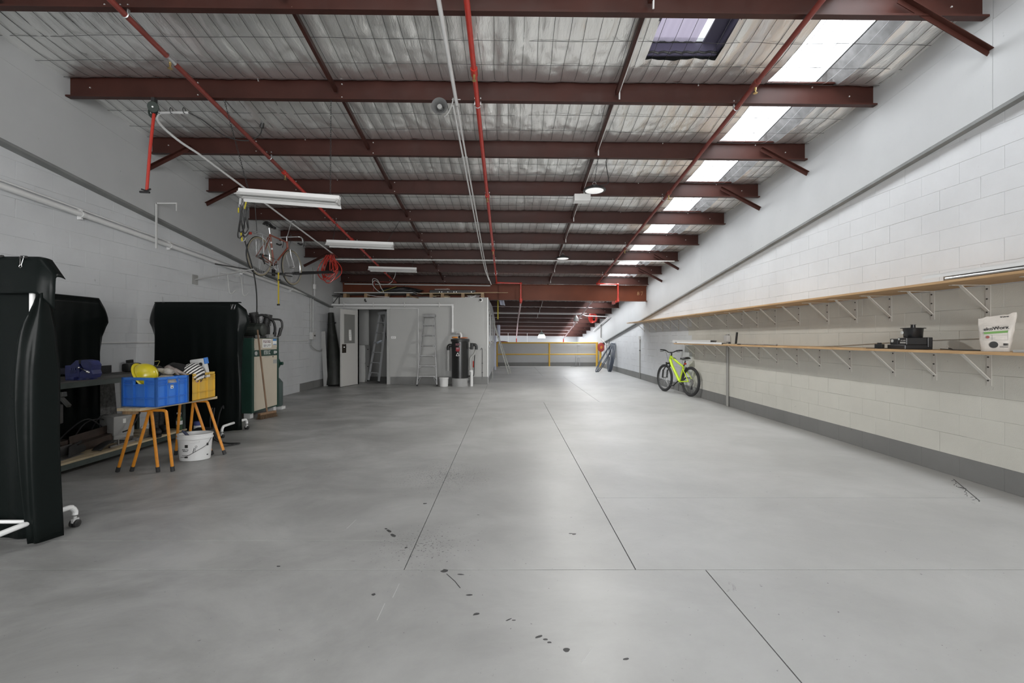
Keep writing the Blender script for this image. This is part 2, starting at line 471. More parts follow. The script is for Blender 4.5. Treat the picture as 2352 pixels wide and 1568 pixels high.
# loose marks stuck to the paint: dark drips and peeled chips
marks = MB()
def blot(x, y, rx, ry, rot=0, n=9):
    c, s = math.cos(rot), math.sin(rot)
    pts = []
    for k in range(n):
        a = 2*PI*k/n; f = random.uniform(0.75, 1.15)
        u, v = rx*f*math.cos(a), ry*f*math.sin(a)
        pts.append((x+u*c-v*s, y+u*s+v*c))
    marks.prism(pts, 0.0009, Matrix.Translation((0, 0, 0.0)))
def px2f(px, py):
    y = EYE*FPX/(py-777); return ((px-1168)*y/FPX, y)
for (px, py, a, b, r) in [(858, 1365, .012, .012, 0), (1078, 1366, .018, .008, .2), (1021, 1311, .022, .02, .5), (1058, 1319, .02, .007, -.1), (1301, 1492, .016, .013, .3),
                          (1094, 1410, .017, .009, .4), (893, 1219, .03, .012, 2.3), (903, 1229, .03, .014, 2.3), (887, 1214, .012, .009, 2.3), (933, 1257, .011, .009, 0),
                          (1237, 1462, .02, .006, .5), (1253, 1468, .012, .007, 0), (1262, 1475, .010, .005, 0), (1168, 1423, .018, .004, .6), (1180, 1424, .012, .004, 0),
                          (1437, 1513, .014, .006, .3), (976, 1156, .018, .012, 0), (1318, 1226, .015, .01, .2), (1311, 1225, .014, .006, 0), (2210, 1120, .03, .015, 2.2),
                          (640, 1300, .012, .006, 0)]:
    x, y = px2f(px, py); blot(x, y, a, b, r)
marks.tube([(*px2f(1026, 1318), .0008), (*px2f(1045, 1335), .0008), (*px2f(1057, 1350), .0008)], 0.0022, 4)
marks.beam((*px2f(2190, 1100), .0006), (*px2f(2250, 1150), .0006), 0.008, 0.001)
for k in range(16):
    x, y = px2f(2188+60*k/16, 1102+50*k/16); blot(x-.05*random.random(), y-.02, .018, .004, random.uniform(.2, .9))
scr = MB()
for a_, b_ in (((884, 1385), (866, 1424)), ((917, 1340), (902, 1372)), ((1358, 1488), (1335, 1520)), ((818, 1193), (797, 1213))):
    scr.beam((*px2f(*a_), .0005), (*px2f(*b_), .0005), .0032, .0008)
obj('floor_scratch', scr, mat('pale_scratch', (.46, .46, .455), .6), fl, kind='stuff')
obj('floor_mark', marks, mat('floor_stain', (0.045, 0.045, 0.045), 0.6), fl, kind='stuff')

# ---- block walls
def block_mesh(kind, a, b, m):
    """one block, face towards -X (kind 1) or +X (kind -1); a long, b high"""
    mb = MB(); bv = 0.0016
    r = [(-a/2, -b/2), (a/2, -b/2), (a/2, b/2), (-a/2, b/2)]
    f = [(-a/2+bv, -b/2+bv), (a/2-bv, -b/2+bv), (a/2-bv, b/2-bv), (-a/2+bv, b/2-bv)]
    R0 = [mb.bm.verts.new((kind*0.05, y, z)) for y, z in r]
    R1 = [mb.bm.verts.new((kind*0.0016, y, z)) for y, z in r]
    R2 = [mb.bm.verts.new((0, y, z)) for y, z in f]
    for A, B in ((R0, R1), (R1, R2)):
        for k in range(4): mb.bm.faces.new((A[k], A[(k+1) % 4], B[(k+1) % 4], B[k]))
    mb.bm.faces.new(R2); mb.bm.faces.new(R0[::-1])
    return mesh_of('block', mb, m)
SIZES = [(0.3988, 0.1990), (0.3986, 0.1988), (0.3990, 0.1991), (0.3955, 0.1989), (0.3984, 0.1975), (0.3989, 0.1990), (0.3987, 0.1989)]
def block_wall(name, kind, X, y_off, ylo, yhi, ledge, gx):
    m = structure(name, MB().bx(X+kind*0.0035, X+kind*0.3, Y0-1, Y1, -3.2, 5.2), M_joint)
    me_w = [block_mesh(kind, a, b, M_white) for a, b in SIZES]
    me_c = [block_mesh(kind, a, b, M_warmlit_wall) for a, b in SIZES]
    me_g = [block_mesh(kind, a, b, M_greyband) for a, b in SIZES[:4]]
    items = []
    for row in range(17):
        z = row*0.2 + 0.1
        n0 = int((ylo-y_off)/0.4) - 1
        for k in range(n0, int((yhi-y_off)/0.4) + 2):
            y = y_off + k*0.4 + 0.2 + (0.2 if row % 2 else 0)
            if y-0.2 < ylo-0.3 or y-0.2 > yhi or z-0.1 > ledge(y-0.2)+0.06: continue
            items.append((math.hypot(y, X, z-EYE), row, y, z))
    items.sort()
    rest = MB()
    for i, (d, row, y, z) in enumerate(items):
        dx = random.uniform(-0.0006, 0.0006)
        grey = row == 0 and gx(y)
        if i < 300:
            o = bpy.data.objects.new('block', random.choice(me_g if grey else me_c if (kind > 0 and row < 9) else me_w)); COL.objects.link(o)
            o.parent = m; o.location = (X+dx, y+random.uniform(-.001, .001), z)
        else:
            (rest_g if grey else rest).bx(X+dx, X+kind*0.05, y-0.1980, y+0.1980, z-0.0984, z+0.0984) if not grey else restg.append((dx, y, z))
    if rest.bm.verts: obj('far_block', rest, M_white, m, kind='stuff')
    if restg:
        rg = MB()
        for dx, y, z in restg: rg.bx(X+dx, X+kind*0.05, y-0.1982, y+0.1982, z-0.0985, z+0.0985)
        obj('far_grey_block', rg, M_greyband, m, kind='stuff')
    return m
restg = []
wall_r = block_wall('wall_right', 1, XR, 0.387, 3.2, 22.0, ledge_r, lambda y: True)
restg = []
wall_l = block_wall('wall_left', -1, XL, 0.25, 3.9, 13.4, ledge_l, lambda y: y > 8.6 and not (9.6 < y < 11.3))
# plain stretches out of sight
obj('plain_panel', MB().bx(XR, XR+0.05, Y0-1, 3.0, 0, 3.5), M_white, wall_r)
obj('plain_panel', MB().bx(XR, XR+0.05, 22.2, Y1, -3, 3.0), M_white, wall_r)
obj('plain_panel', MB().bx(XL-0.05, XL, Y0-1, 3.5, 0, 3.5), M_white, wall_l)
obj('plain_panel', MB().bx(XL-0.05, XL, 13.7, Y1, -3, 3.5), M_white, wall_l)
# smooth upper panels, in a lower strip and a strip under the roof
def sloped(X0, X1, ya, yb, zlo, zhi, tilt=0):
    mb = MB()
    A = [(ya, zlo(ya)), (yb, zlo(yb)), (yb, zhi(yb)), (ya, zhi(ya))]
    M = Matrix(((0, 0, 1, X0), (1, 0, 0, 0), (0, 1, 0, 0), (0, 0, 0, 1)))
    mb.prism(A, X1-X0, M); return mb
cut = lambda y: roof_z(XR, y) - 0.05
cutl = lambda y: roof_z(XL, y) - 0.05
for ya, yb in ((Y0-1, 4.02), (4.024, 10.1), (10.103, 16.2), (16.203, Y1)):
    obj('upper_panel', sloped(UR, UR+0.3, ya, yb, lambda y: ledge_r(y)+0.02, lambda y: cut(y)-0.004), M_panel, wall_r)
    obj('upper_panel', sloped(UR+0.004, UR+0.3, ya, yb, lambda y: cut(y), lambda y: cut(y)+0.8), M_panel, wall_r)
    obj('upper_panel', sloped(UL-0.3, UL, ya, yb, lambda y: ledge_l(y)+0.02, lambda y: cutl(y)-0.004), M_panel, wall_l)
    obj('upper_panel', sloped(UL-0.3, UL-0.004, ya, yb, lambda y: cutl(y), lambda y: cutl(y)+0.8), M_panel, wall_l)
structure('trim_1', sloped(UR-0.004, XR+0.04, Y0-1, Y1, lambda y: ledge_r(y)-0.013, lambda y: ledge_r(y)+0.016), M_flash)
structure('trim_2', sloped(XL-0.04, UL+0.004, Y0-1, Y1, lambda y: ledge_l(y)-0.013, lambda y: ledge_l(y)+0.016), M_flash)
# end walls
mb = MB(); mb.bx(XL-.3, XR+.3, Y1, Y1+.2, -3.2, 3.2)
structure('wall_far', mb, M_panel)
mb = MB()
mb.bx(XL-.3, -3.1, -6, -5.8, 0, 6); mb.bx(3.7, XR+.3, -6, -5.8, 0, 6); mb.bx(-3.1, 3.7, -6, -5.8, 3.6, 6)
structure('wall_behind', mb, M_white)
# parapet behind the railing, in clad panels with a gate
pw = structure('wall_parapet', MB().bx(-0.62, XR+.02, YF+.05, YF+.14, -0.2, 1.10), M_lgrey)
for x0, x1 in ((-0.60, 1.905), (1.911, 3.30), (3.306, XR)):
    obj('panel', MB().bx(x0, x1, YF+.02, YF+.05, 0.185, 1.12), M_panel, pw)
    obj('kick_panel', MB().bx(x0, x1, YF+.015, YF+.05, 0.0, 0.18), M_greyband, pw)
obj('gate_bolt', MB().cyl((3.22, YF, .03), (3.22, YF, .48), .012).cyl((3.40, YF, .03), (3.40, YF, .48), .012), M_galv, pw)
obj('gate_hinge', MB().bx(3.27, 3.45, YF, YF+.02, 1.0, 1.03).bx(3.27, 3.45, YF, YF+.02, .42, .45), M_galv, pw)

# ---- roof
SX0, SX1 = 2.95, 3.63        # strip of translucent sheets
VX0, VX1, VY0, VY1 = 1.45, 2.19, 4.13, 4.84   # vent opening
T = 0.255                    # purlin depth
def rz(x, y, d): return roof_z(x, y) + d
def roof_piece(mb, x0, x1, y0, y1, d0=0.36, d1=0.40):
    vs = [(x0, y0), (x1, y0), (x1, y1), (x0, y1)]
    a = [mb.bm.verts.new((x, y, rz(x, y, d0))) for x, y in vs]; b = [mb.bm.verts.new((x, y, rz(x, y, d1))) for x, y in vs]
    for k in range(4): mb.bm.faces.new((a[k], a[(k+1) % 4], b[(k+1) % 4], b[k]))
    mb.bm.faces.new(a[::-1]); mb.bm.faces.new(b)
mb = MB()
roof_piece(mb, XL-.4, VX0, -6, Y1+.2); roof_piece(mb, VX1, SX0, -6, Y1+.2); roof_piece(mb, SX1, XR+.4, -6, Y1+.2)
roof_piece(mb, VX0, VX1, -6, VY0-.6); roof_piece(mb, VX0, VX1, VY1, Y1+.2)
ceil = structure('ceiling', mb, M_galv)
PY = [5.34 + 1.23*(k-1) for k in range(-7, 19)]      # purlin lines
# purlins: lipped channels open towards the viewer
def purlin_mesh():
    L = 1.0
    t, f, lip = 0.005, 0.068, 0.018
    poly = [(0, 0), (-f, 0), (-f, lip), (-f+t, lip), (-f+t, t), (-t, t), (-t, T-t), (-f+t, T-t), (-f+t, T-lip), (-f, T-lip), (-f, T), (0, T)]
    mb = MB()
    x0, x1 = UL+0.004, UR-0.003
    M = Matrix(((0, 0, 1, x0), (1, 0, 0, 0), (-0.0, 1, 0, 0), (0, 0, 0, 1)))
    mb.prism(poly, x1-x0, M)
    # follow the fall across the building
    for v in mb.bm.verts: v.co.z += roof_z(v.co.x, 5.34) - roof_z(0, 5.34)
    return mesh_of('purlin', mb, M_redox)
pm = purlin_mesh()
M_lip = mat('pale_lip_strip', (.42, .36, .36), .7)  # pale strip along the bottom lip of the far purlins
bolt = MB()
for x, zz in ((-3.6, .06), (-3.6, .13), (-3.6, .2), (-4.85, .13), (3.95, .12), (3.52, .22), (-1.93, .05), (-1.93, .2), (1.30, .2), (2.2, .23), (-0.4, .23), (-2.9, .23)):
    bolt.cyl((x, -0.0055, zz-0.0105*x), (x, -0.016, zz-0.0105*x), 0.0075, n=6)
bolt_me = mesh_of('bolt', bolt, M_bolt)
for y in PY:
    o = bpy.data.objects.new('purlin', pm); COL.objects.link(o); o.parent = ceil; o.location = (0, y, roof_z(0, y))
    if 14.5 < y < 26.5: obj('pale_lip', MB().beam((-.95, -.069, roof_z(-.95, 5.34)-roof_z(0, 5.34)+.009), (3.2, -.069, roof_z(3.2, 5.34)-roof_z(0, 5.34)+.009), .0022, .020), M_lip, o)
    if 3.5 < y < 27:
        b = bpy.data.objects.new('bolts', bolt_me); COL.objects.link(b); b.parent = o; b['kind'] = 'stuff'
# foil blankets hung over the purlins, one per bay
def foil_h(x, y, t, amp):
    s = (4*t*(1-t)) ** 0.45 if 0 < t < 1 else 0
    z = -0.075*s
    ww = (x/0.15) % 1.0
    z -= s*0.010*amp*(1-abs(2*ww-1)**2)                       # pillows between the long wires
    z += s*amp*(0.028*noise.noise((x*1.1, y*0.8, 3.1)) + 0.022*noise.noise((x*4.2, y*2.0, 1.0)) + 0.010*noise.noise((x*11+y*2, y*9, 5.0)))
    r = noise.noise((x*1.6, y*0.25, 9.0))
    z += s*amp*0.035*max(0, r-0.25)*math.sin(x*26)
    return z
def blanket(x0, x1, ya, yb, res, hole=False):
    nu = max(4, int((x1-x0)/res)); nv = max(6, int((yb-ya)/res))
    mb = MB()
    def f(u, v):
        x = x0+(x1-x0)*u; y = ya+(yb-ya)*v
        return Vector((x, y, rz(x, y, T+0.006) + foil_h(x, y, v, 1.0)))
    def sk(u, v):
        if not hole: return False
        x = x0+(x1-x0)*u; y = ya+(yb-ya)*v
        return VX0 < x < VX1 and VY0 < y < VY1
    mb.grid(f, nu, nv, sk); mb.keep = True
    return mb
def mesh_wires(x0, x1, ya, yb, far):
    mb = MB(); r = 0.0026 if not far else 0.0030
    n = 9
    for k in range(int((x1-x0)/0.15)+1):
        x = x0 + 0.15*k
        xx = round(x/0.15)*0.15
        if xx < x0 or xx > x1: continue
        jit = random.uniform(-.012, .012)
        mb.tube([(xx+jit*math.sin(i*.7), ya+(yb-ya)*i/n, rz(xx, ya+(yb-ya)*i/n, T-0.006) + foil_h(xx, ya+(yb-ya)*i/n, i/n, 0.6)) for i in range(n+1)], r, 3, caps=False)
    for v in (0.12, 0.40, 0.68, 0.93):
        y = ya+(yb-ya)*v
        m = int((x1-x0)/0.3)
        mb.tube([(x0+(x1-x0)*i/m, y+0.012*noise.noise((i*.7, y, 0)), rz(x0+(x1-x0)*i/m, y, T-0.009) + foil_h(x0+(x1-x0)*i/m, y, v, 0.6)) for i in range(m+1)], r, 3, caps=False)
    return mb
for ya, yb in zip(PY, PY[1:]):
    if yb < 2.5 or ya > 20:
        mb = MB(); mb.keep = True
        for x0, x1 in ((UL-.05, SX0), (SX1+.13, UR+.05)):
            mb.grid(lambda u, v: Vector((x0+(x1-x0)*u, ya+(yb-ya)*v, rz(x0+(x1-x0)*u, ya+(yb-ya)*v, T-.03))), 4, 4)
        obj('insulation_blanket', mb, M_foil, ceil, smooth=True)
        continue
    res = 0.032 if yb < 9 else 0.06
    hole = ya < VY0 < yb
    obj('insulation_blanket', blanket(UL-.05, SX0, ya, yb, res, hole), M_foil, ceil, smooth=True, auto=80)
    obj('insulation_blanket', blanket(SX1+.13, UR+.05, ya, yb, res), M_foil, ceil, smooth=True, auto=80)
    obj('safety_mesh', mesh_wires(UL, UR, ya, yb, ya > 8), M_wire, ceil, kind='stuff')
# translucent corrugated sheets, one per bay
for ya, yb in zip(PY, PY[1:]):
    mb = MB(); n = 4
    pts = []
    for k in range(n):
        x = SX0-.03 + (SX1-SX0+.06)*k/n; wv = (SX1-SX0+.06)/n
        pts += [(x, 0), (x+wv*.55, 0), (x+wv*.68, .03), (x+wv*.87, .03)]
    pts.append((SX1+.03, 0))
    for (xa, da), (xb, db) in zip(pts, pts[1:]):
        v = [mb.bm.verts.new((x, y, rz(x, y, .335+d))) for x, d, y in ((xa, da, ya), (xb, db, ya), (xb, db, yb), (xa, da, yb))]
        mb.bm.faces.new(v)
    bmesh.ops.remove_doubles(mb.bm, verts=mb.bm.verts, dist=1e-5)
    obj('skylight_sheet', mb, M_sky, ceil)
M_edge_shade = mat('shaded_foil_edge', (.22, .22, .22), .55, .2, var=.3, vscale=9)  # shadow on the foil edge is put into this dark grey
for ya, yb in zip(PY, PY[1:]):                      # turned-up blanket edges that close the sides of the sheets
    mb = MB()
    for x, xb in ((SX0-.012, SX0), (SX1+.012, SX1+.135)):
        mb.grid(lambda u, v: Vector((x+(xb-x)*u, ya+(yb-ya)*v, rz(x, ya+(yb-ya)*v, .35)*(1-u) + u*(rz(xb, ya+(yb-ya)*v, T+.004)+foil_h(xb, ya+(yb-ya)*v, v, 1.0)))), 2, 14)
    mb.thick = 0.006
    obj('skylight_upstand', mb, M_edge_shade, ceil)
# the vent: a shaft through the blanket with a stained sheet over it
M_shaft = mat('lilac_grey_shaft', (0.12, 0.11, 0.17), 0.6)
mb = MB()
zt = rz(VX1, 4.4, 0)
mb.bx(VX1-.01, VX1+.02, VY0, VY1+.02, zt+.2, zt+.30)
mb.bx(VX0-.02, VX0, VY0, VY1+.02, zt+.2, zt+.30)
mb.bx(VX0-.02, VX1+.02, VY0-.55, VY0-.5, zt+.3, zt+.42)
mb.bx(VX0, VX1, VY1, VY1+.03, zt+.17, zt+.29)
v = obj('vent_shaft', mb, M_shaft, ceil)
mb = MB(); n = 40
mb.grid(lambda u, q: Vector((VX0+(VX1-VX0)*.70*u, VY0-.5+(VY1-VY0+.5)*q, rz(1.8, VY0-.5+(VY1-VY0+.5)*q, .36)+.014*math.sin(u*24))), n, 4)
obj('dark_lid', MB().beam((VX0+(VX1-VX0)*.9, VY0-.5, rz(VX1, VY0-.5, .35)), (VX0+(VX1-VX0)*.9, VY1, rz(VX1, VY1, .35)), .2*(VX1-VX0), .02), M_shaft, v)
obj('stained_sheet', mb, M_lilac, v, smooth=True)
mb = MB()
mb.tube([(VX0, VY1-.005, rz(1.8, VY1, T-.03))]+[(VX0+(VX1-VX0)*u/24, VY1-.005, rz(1.8, VY1, T-.03)+.014*abs(math.sin(u*.8))+.006) for u in range(25)], .012, 6)
obj('ragged_edge', mb, M_black, v)
# bridging bars between purlins
def bridging(x, y0, y1, m):
    mb = MB()
    mb.beam((x, y0, rz(x, y0, .14)), (x, y1-.068, rz(x, y1, .10)), .035, .05)
    return obj('bridging_bar', mb, m, ceil)
for ya, yb in zip(PY, PY[1:]):
    if 1 < ya < 19:
        bridging(-1.98, ya, yb, M_redox); bb_ = bridging(1.24, ya, yb, M_redox)
        obj('taped_cable', MB().tube([(1.265, ya+.01, rz(1.265, ya, .12)), (1.265, yb-.10, rz(1.265, yb, .10)), (1.268, yb-.085, rz(1.268, yb, .02))], .009, 6), M_pvc, bb_, smooth=True)
# raking braces from purlins down to the walls
def brace(p0, p1):
    mb = MB(); mb.beam(p0, p1, .05, .006); mb.beam(Vector(p0)+Vector((0, .022, -.025)), Vector(p1)+Vector((0, .022, -.025)), .006, .05)
    obj('raking_brace', mb, M_redox, ceil)
for k, L in ((0, .80), (2, .66), (3, .66), (6, .62), (7, .66)):
    y = PY[7+k]; dz = .30 if k == 0 else .18
    brace((UR-L, y-.08, rz(UR, y, .17)), (UR-.004, y-.08, rz(UR, y, -dz)))
for k in (0, 2, 3, 6):
    y = PY[7+k]
    brace((UL+.60, y-.08, rz(UL, y, .10)), (UL+.004, y-.08, rz(UL, y, -.20)))

# ---- office partition
DX0, DX1, DZ = -4.374, -3.527, 2.17
ZO = 2.515
mb = MB()
mb.bx(XL-.01, DX0, YO, YO+.1, 0, ZO); mb.bx(DX1, -0.60, YO, YO+.1, 0, ZO); mb.bx(DX0, DX1, YO, YO+.1, DZ, ZO)
wo = structure('wall_office_front', mb, M_office)
bb = MB(); bb.bx(DX1+.10, -0.597, YO-.012, YO, 0, .215)
structure('baseboard_office', bb, M_greyband)
mb = MB()
ot = lambda y: min(ZO, roof_z(-0.6, y)-.03)
A = [(YO, 0), (20.8, 0), (20.8, ot(20.8)), (17.2, ot(17.2)), (YO, ZO)]
mb.prism(A, .1, Matrix(((0, 0, 1, -0.70), (1, 0, 0, 0), (0, 1, 0, 0), (0, 0, 0, 1))))
ws = structure('wall_office_side', mb, M_panel)
obj('corner_bead', MB().bx(-.615, -.592, YO-.006, YO+.02, 0, ZO), M_whiteenamel, ws)
obj('kick_strip', MB().bx(-.605, -.594, YO+.02, 20.8, 0, .16), M_greyband, ws)
for i, (ya, yb, za, zb) in enumerate(((14.0, 14.8, 1.05, 2.2), (15.6, 16.6, 1.15, 2.2), (17.4, 18.3, 1.2, 2.0))):
    wn = structure('window_%d' % (i+1), MB().bx(-.60, -.593, ya, yb, za, za+.05).bx(-.60, -.593, ya, yb, zb-.05, zb).bx(-.60, -.593, ya, ya+.05, za, zb).bx(-.60, -.593, yb-.05, yb, za, zb), M_whiteenamel)
    obj('pane', MB().bx(-.60, -.5965, ya+.05, yb-.05, za+.05, zb-.05), mat('dark_office_glass', (.05, .055, .06), .1), wn)
# the room behind the door: back wall, cross wall, lid
mb = MB(); mb.bx(XL, -0.7, 16.0, 16.1, 0, ZO); mb.bx(XL, -.7, YO+.1, 16.1, 2.40, 2.45)
mb.bx(-4.95, -4.9, YO+.1, 16, 0, 2.4); mb.bx(-3.1, -3.05, YO+.1, 16, 0, 2.4)
mb.bx(-4.9, -4.42, 14.55, 14.6, 0, 2.4)
structure('wall_office_inside', mb, M_office)
# door frame and the open leaf
fr = MB(); fr.bx(DX0-.06, DX0, YO-.03, YO+.11, 0, DZ); fr.bx(DX1, DX1+.08, YO-.03, YO+.11, 0, DZ); fr.bx(DX0-.16, DX1+.10, YO-.03, YO+.11, DZ, DZ+.09)
structure('trim_3', fr, M_office)
hinge = Vector((DX0-.005, YO-.055, 0)); a = math.atan2(-.77, -.189)
M_door = paint_mat('door_paint', (0.56, 0.55, 0.53), 0.03, 0.03)
def leafbox(mb, x0, x1, y0, y1, z0, z1):
    return mb.bx(x0, x1, y0, y1, z0, z1)
mb = MB(); wD = .80
mb.bx(0, wD, -.02, .02, .012, 1.19); mb.bx(0, wD, -.02, .02, 2.0, 2.13); mb.bx(0, .12, -.02, .02, 1.19, 2.0); mb.bx(wD-.13, wD, -.02, .02, 1.19, 2.0)
dr = structure('door_1', mb, M_door)
dr.location = hinge; dr.rotation_euler = (0, 0, a)
obj('door_glass', MB().bx(.12, wD-.13, -.006, .006, 1.19, 2.0), mat('frosted_door_glass', (.22, .22, .21), .35), dr)
obj('lock_plate', MB().bx(wD-.22, wD-.03, .0205, .026, .93, 1.17), mat('dark_bronze', (.06, .05, .04), .4, .5), dr)
k = MB(); k.cyl((wD-.06, .02, 1.09), (wD-.06, .07, 1.09), .012); k.cyl((wD-.06, .065, 1.09), (wD-.18, .065, 1.09), .010)
k.cyl((wD-.06, -.02, 1.09), (wD-.06, -.07, 1.09), .012); k.cyl((wD-.06, -.065, 1.09), (wD-.18, -.065, 1.09), .010)
obj('door_handle', k, M_chrome, dr, smooth=True)
mb = MB(); mb.grid(lambda u, v: Vector((.30+.12*u+.015*v, .0125+.003*math.sin(v*5+u*2), 1.27+.30*v)), 4, 8); mb.thick = .001
nt_ = obj('paper_notice', mb, M_paper, dr)
mb = MB()
for i, z in enumerate((1.53, 1.475, 1.43, 1.385)): mb.bx(.345, .405 if i % 2 else .415, .0165, .0172, z, z+.012)
obj('notice_line', mb, M_grey, nt_, kind='stuff')
# ================================================================== right-hand side
# ---- shelves on brackets along the right wall
def bracket_mesh():
    mb = MB()
    mb.bx(-.004, 0, -.022, .022, -.29, 0)             # leaf on the wall
    mb.bx(-.34, -.004, -.016, .016, -.005, 0)         # leaf under the board
    mb.beam((-.25, 0, -.006), (-.006, 0, -.235), .030, .008, up=(1, 0, 1))
    return mesh_of('bracket', mb, M_bracket)
M_bracket = paint_mat('bracket_paint', (0.56, 0.54, 0.50), 0.03, 0.02)
M_screw = mat('dark_screw', (.04, .035, .03), .5)
br_me = bracket_mesh()
mb = MB()
for z in (-.035, -.125, -.245): mb.cyl((-.004, .006, z), (-.009, .006, z), .007, n=8)
br_sc = mesh_of('screw', mb, M_screw)
def wall_shelf(name, label, x0, yend, zb, t, ys, group=None):
    s = thing(name, label, 'shelf', (XR, 3.0, zb))
    WORLD[s] = Matrix.Translation((-XR, -3.0, -zb))
    yy = [2.4, 4.84, 7.24, 9.64, 12.04, 14.44]
    edges = [y for y in yy if y < yend] + [yend]
    for a, b in zip(edges, edges[1:]):
        mb = MB().bx(x0, XR-.003, a+.001, b-.001, zb+.0005, zb+t, bev=.001)
        obj('board', mb, M_ply, s)
    for y in ys:
        b = bpy.data.objects.new('bracket', br_me); COL.objects.link(b); b.parent = s; b.location = (-.001, y-3.0, 0)
        c = bpy.data.objects.new('screws', br_sc); COL.objects.link(c); c.parent = b; c['kind'] = 'stuff'
    return s
wall_shelf('wall_shelf', 'upper plywood shelf on cream brackets along the right block wall', 3.775, 14.7, 1.806, .022, [3.55, 4.12, 4.66, 5.175, 5.69, 6.19, 6.80, 7.40, 7.94, 8.45, 9.04, 9.7, 10.4, 11.0, 11.6, 12.2, 12.8, 13.4, 14.0, 14.55])
wall_shelf('wall_shelf', 'lower plywood shelf with cream brackets above the yellow bicycle', 3.85, 10.72, 1.195, .024, [3.55, 4.11, 4.635, 5.13, 5.78, 6.34, 6.84, 7.35, 7.88, 8.47, 9.06, 9.52, 10.1, 10.6])
ZU, ZL = 1.829, 1.2195
# lengths lying on the upper shelf
mb = MB(); y0, y1 = 3.0, 4.08
for a, b in (((3.80, ZU), (3.80, ZU+.05)), ((3.80, ZU), (3.84, ZU))):
    pass
M_wch = mat('white_metal_channel', (.74, .74, .73), .3, .1)
mb.beam((3.82, y0, ZU+.068), (3.82, y1+.12, ZU+.068), .085, .003); mb.beam((3.78, y0, ZU+.052), (3.78, y1+.12, ZU+.052), .003, .035); mb.beam((3.861, y0, ZU+.034), (3.861, y1, ZU+.034), .003, .067)
solo('metal_channel', mb, M_wch, 'long white folded metal channel on the upper shelf', 'channel')
solo('timber_length', MB().bx(3.90, 4.02, 2.9, 3.92, ZU, ZU+.075, bev=.003), wood_mat('brown_timber', (.10, .06, .03), (.18, .11, .06), (8, .8, 8)), 'dark brown timber length behind the white channel on the upper shelf', 'timber')
solo('metal_tube', MB().tube([(3.79, 2.9, ZU+.016), (3.79, 3.98, ZU+.016)], .014, 10), M_alu, 'thin silver tube along the front edge of the upper shelf', 'tube', smooth=True)
# white folded channels on the far end of the lower shelf
mb = MB()
mb.beam((3.90, 8.3, ZL+.032), (3.90, 10.95, ZL+.032), .11, .004); mb.beam((3.846, 8.3, ZL+.017), (3.846, 10.5, ZL+.017), .004, .034); mb.beam((3.954, 8.3, ZL+.017), (3.954, 10.9, ZL+.017), .004, .034)
solo('metal_channel', mb, M_wch, 'white folded channel on the far end of the lower shelf', 'channel')
mb = MB()
mb.beam((4.06, 9.1, ZL+.07), (4.05, 11.2, ZL+.07), .13, .004); mb.beam((3.996, 9.1, ZL+.035), (3.996, 11.2, ZL+.035), .004, .07); mb.beam((4.124, 9.1, ZL+.035), (4.124, 11.0, ZL+.035), .004, .07)
solo('metal_channel', mb, M_wch, 'taller white channel beside the wall at the end of the lower shelf', 'channel')
solo('timber_offcut', MB().bx(3.86, 3.93, 7.9, 8.28, ZL, ZL+.012, bev=.002), M_pine, 'pale thin timber strip on the lower shelf edge', 'timber')
# cast fitting with upright black bar, lying rod
t = thing('clamp_stand', 'small black stand with an upright square bar on the lower shelf', 'clamp', (3.98, 8.05, ZL))
obj('base', MB().bx(-.09, .06, -.10, .10, 0, .014, bev=.003).ball((-.03, .17, .022), .022), M_black, t, smooth=True)
obj('upright_bar', MB().beam((0, 0, .012), (.012, -.02, .215), .026, .026, up=(1, 0, 0)), M_black, t)
mb = MB().cyl((3.92, 7.75, ZL+.011), (3.93, 6.75, ZL+.011), .008); mb.ball((3.93, 6.74, ZL+.014), .014)
solo('steel_rod', mb, M_steel, 'thin steel rod with a knob lying on the lower shelf', 'rod', smooth=True)
# black bench grinder-like machine with pot
px = lambda p, y: (p-1168)*y/FPX
t = thing('benchtop_machine', 'black benchtop machine with a lidded pot and white dials on the lower shelf', 'machine', (4.03, 4.58, ZL), rotz=math.radians(-14))
M_bl2 = mat('black_lacquer', (.012, .012, .013), .28)
obj('base', MB().bx(-.115, .115, -.09, .22, 0, .045, bev=.006).bx(-.10, .10, -.085, .06, .045, .115, bev=.005), M_bl2, t)
obj('side_housing', MB().bx(-.10, .06, .07, .20, .045, .105, bev=.006), M_bl2, t)
obj('rear_panel', MB().bx(.07, .11, -.10, .03, .02, .118, bev=.004), M_bl2, t)
p = obj('pot', MB().lathe([(.070, .115), (.074, .12), (.080, .20), (.082, .205)], 24, Matrix.Translation((.0, .0, 0))), M_bl2, t, smooth=True)
obj('pot_lid', MB().lathe([(.098, .205), (.100, .212), (.02, .216), (.018, .240), (.024, .242), (.024, .245)], 24), M_bl2, p, smooth=True)
M_dial = mat('pale_dial', (.6, .62, .60), .4)
for a, b, r_ in (((-.079, .02, .165), (-.088, .02, .165), .017), ((-.1005, .15, .082), (-.108, .15, .082), .016), ((-.101, .035, .10), (-.106, .035, .10), .010)): obj('dial', MB().cyl(a, b, r_), M_dial, t, smooth=True)
lb = MB(); lb.bx(-.1008, -.1003, -.075, .02, .058, .074).bx(-.1008, -.1003, -.075, -.03, .084, .092).bx(-.1008, -.1003, -.02, .01, .084, .092)
obj('label_plate', lb, M_grey, t)
t = thing('plug_adapter', 'small black plug adapter beside the benchtop machine', 'plug', (3.97, 4.92, ZL))
obj('body', MB().box((0, 0, .025), (.06, .07, .045), Matrix.Rotation(.5, 4, 'Z'), .006).box((0, .0, .052), (.025, .03, .02), Matrix.Rotation(.5, 4, 'Z')), M_black, t)
obj('tray', MB().bx(-.10, .05, -.1, .06, 0, .006), M_black, t)
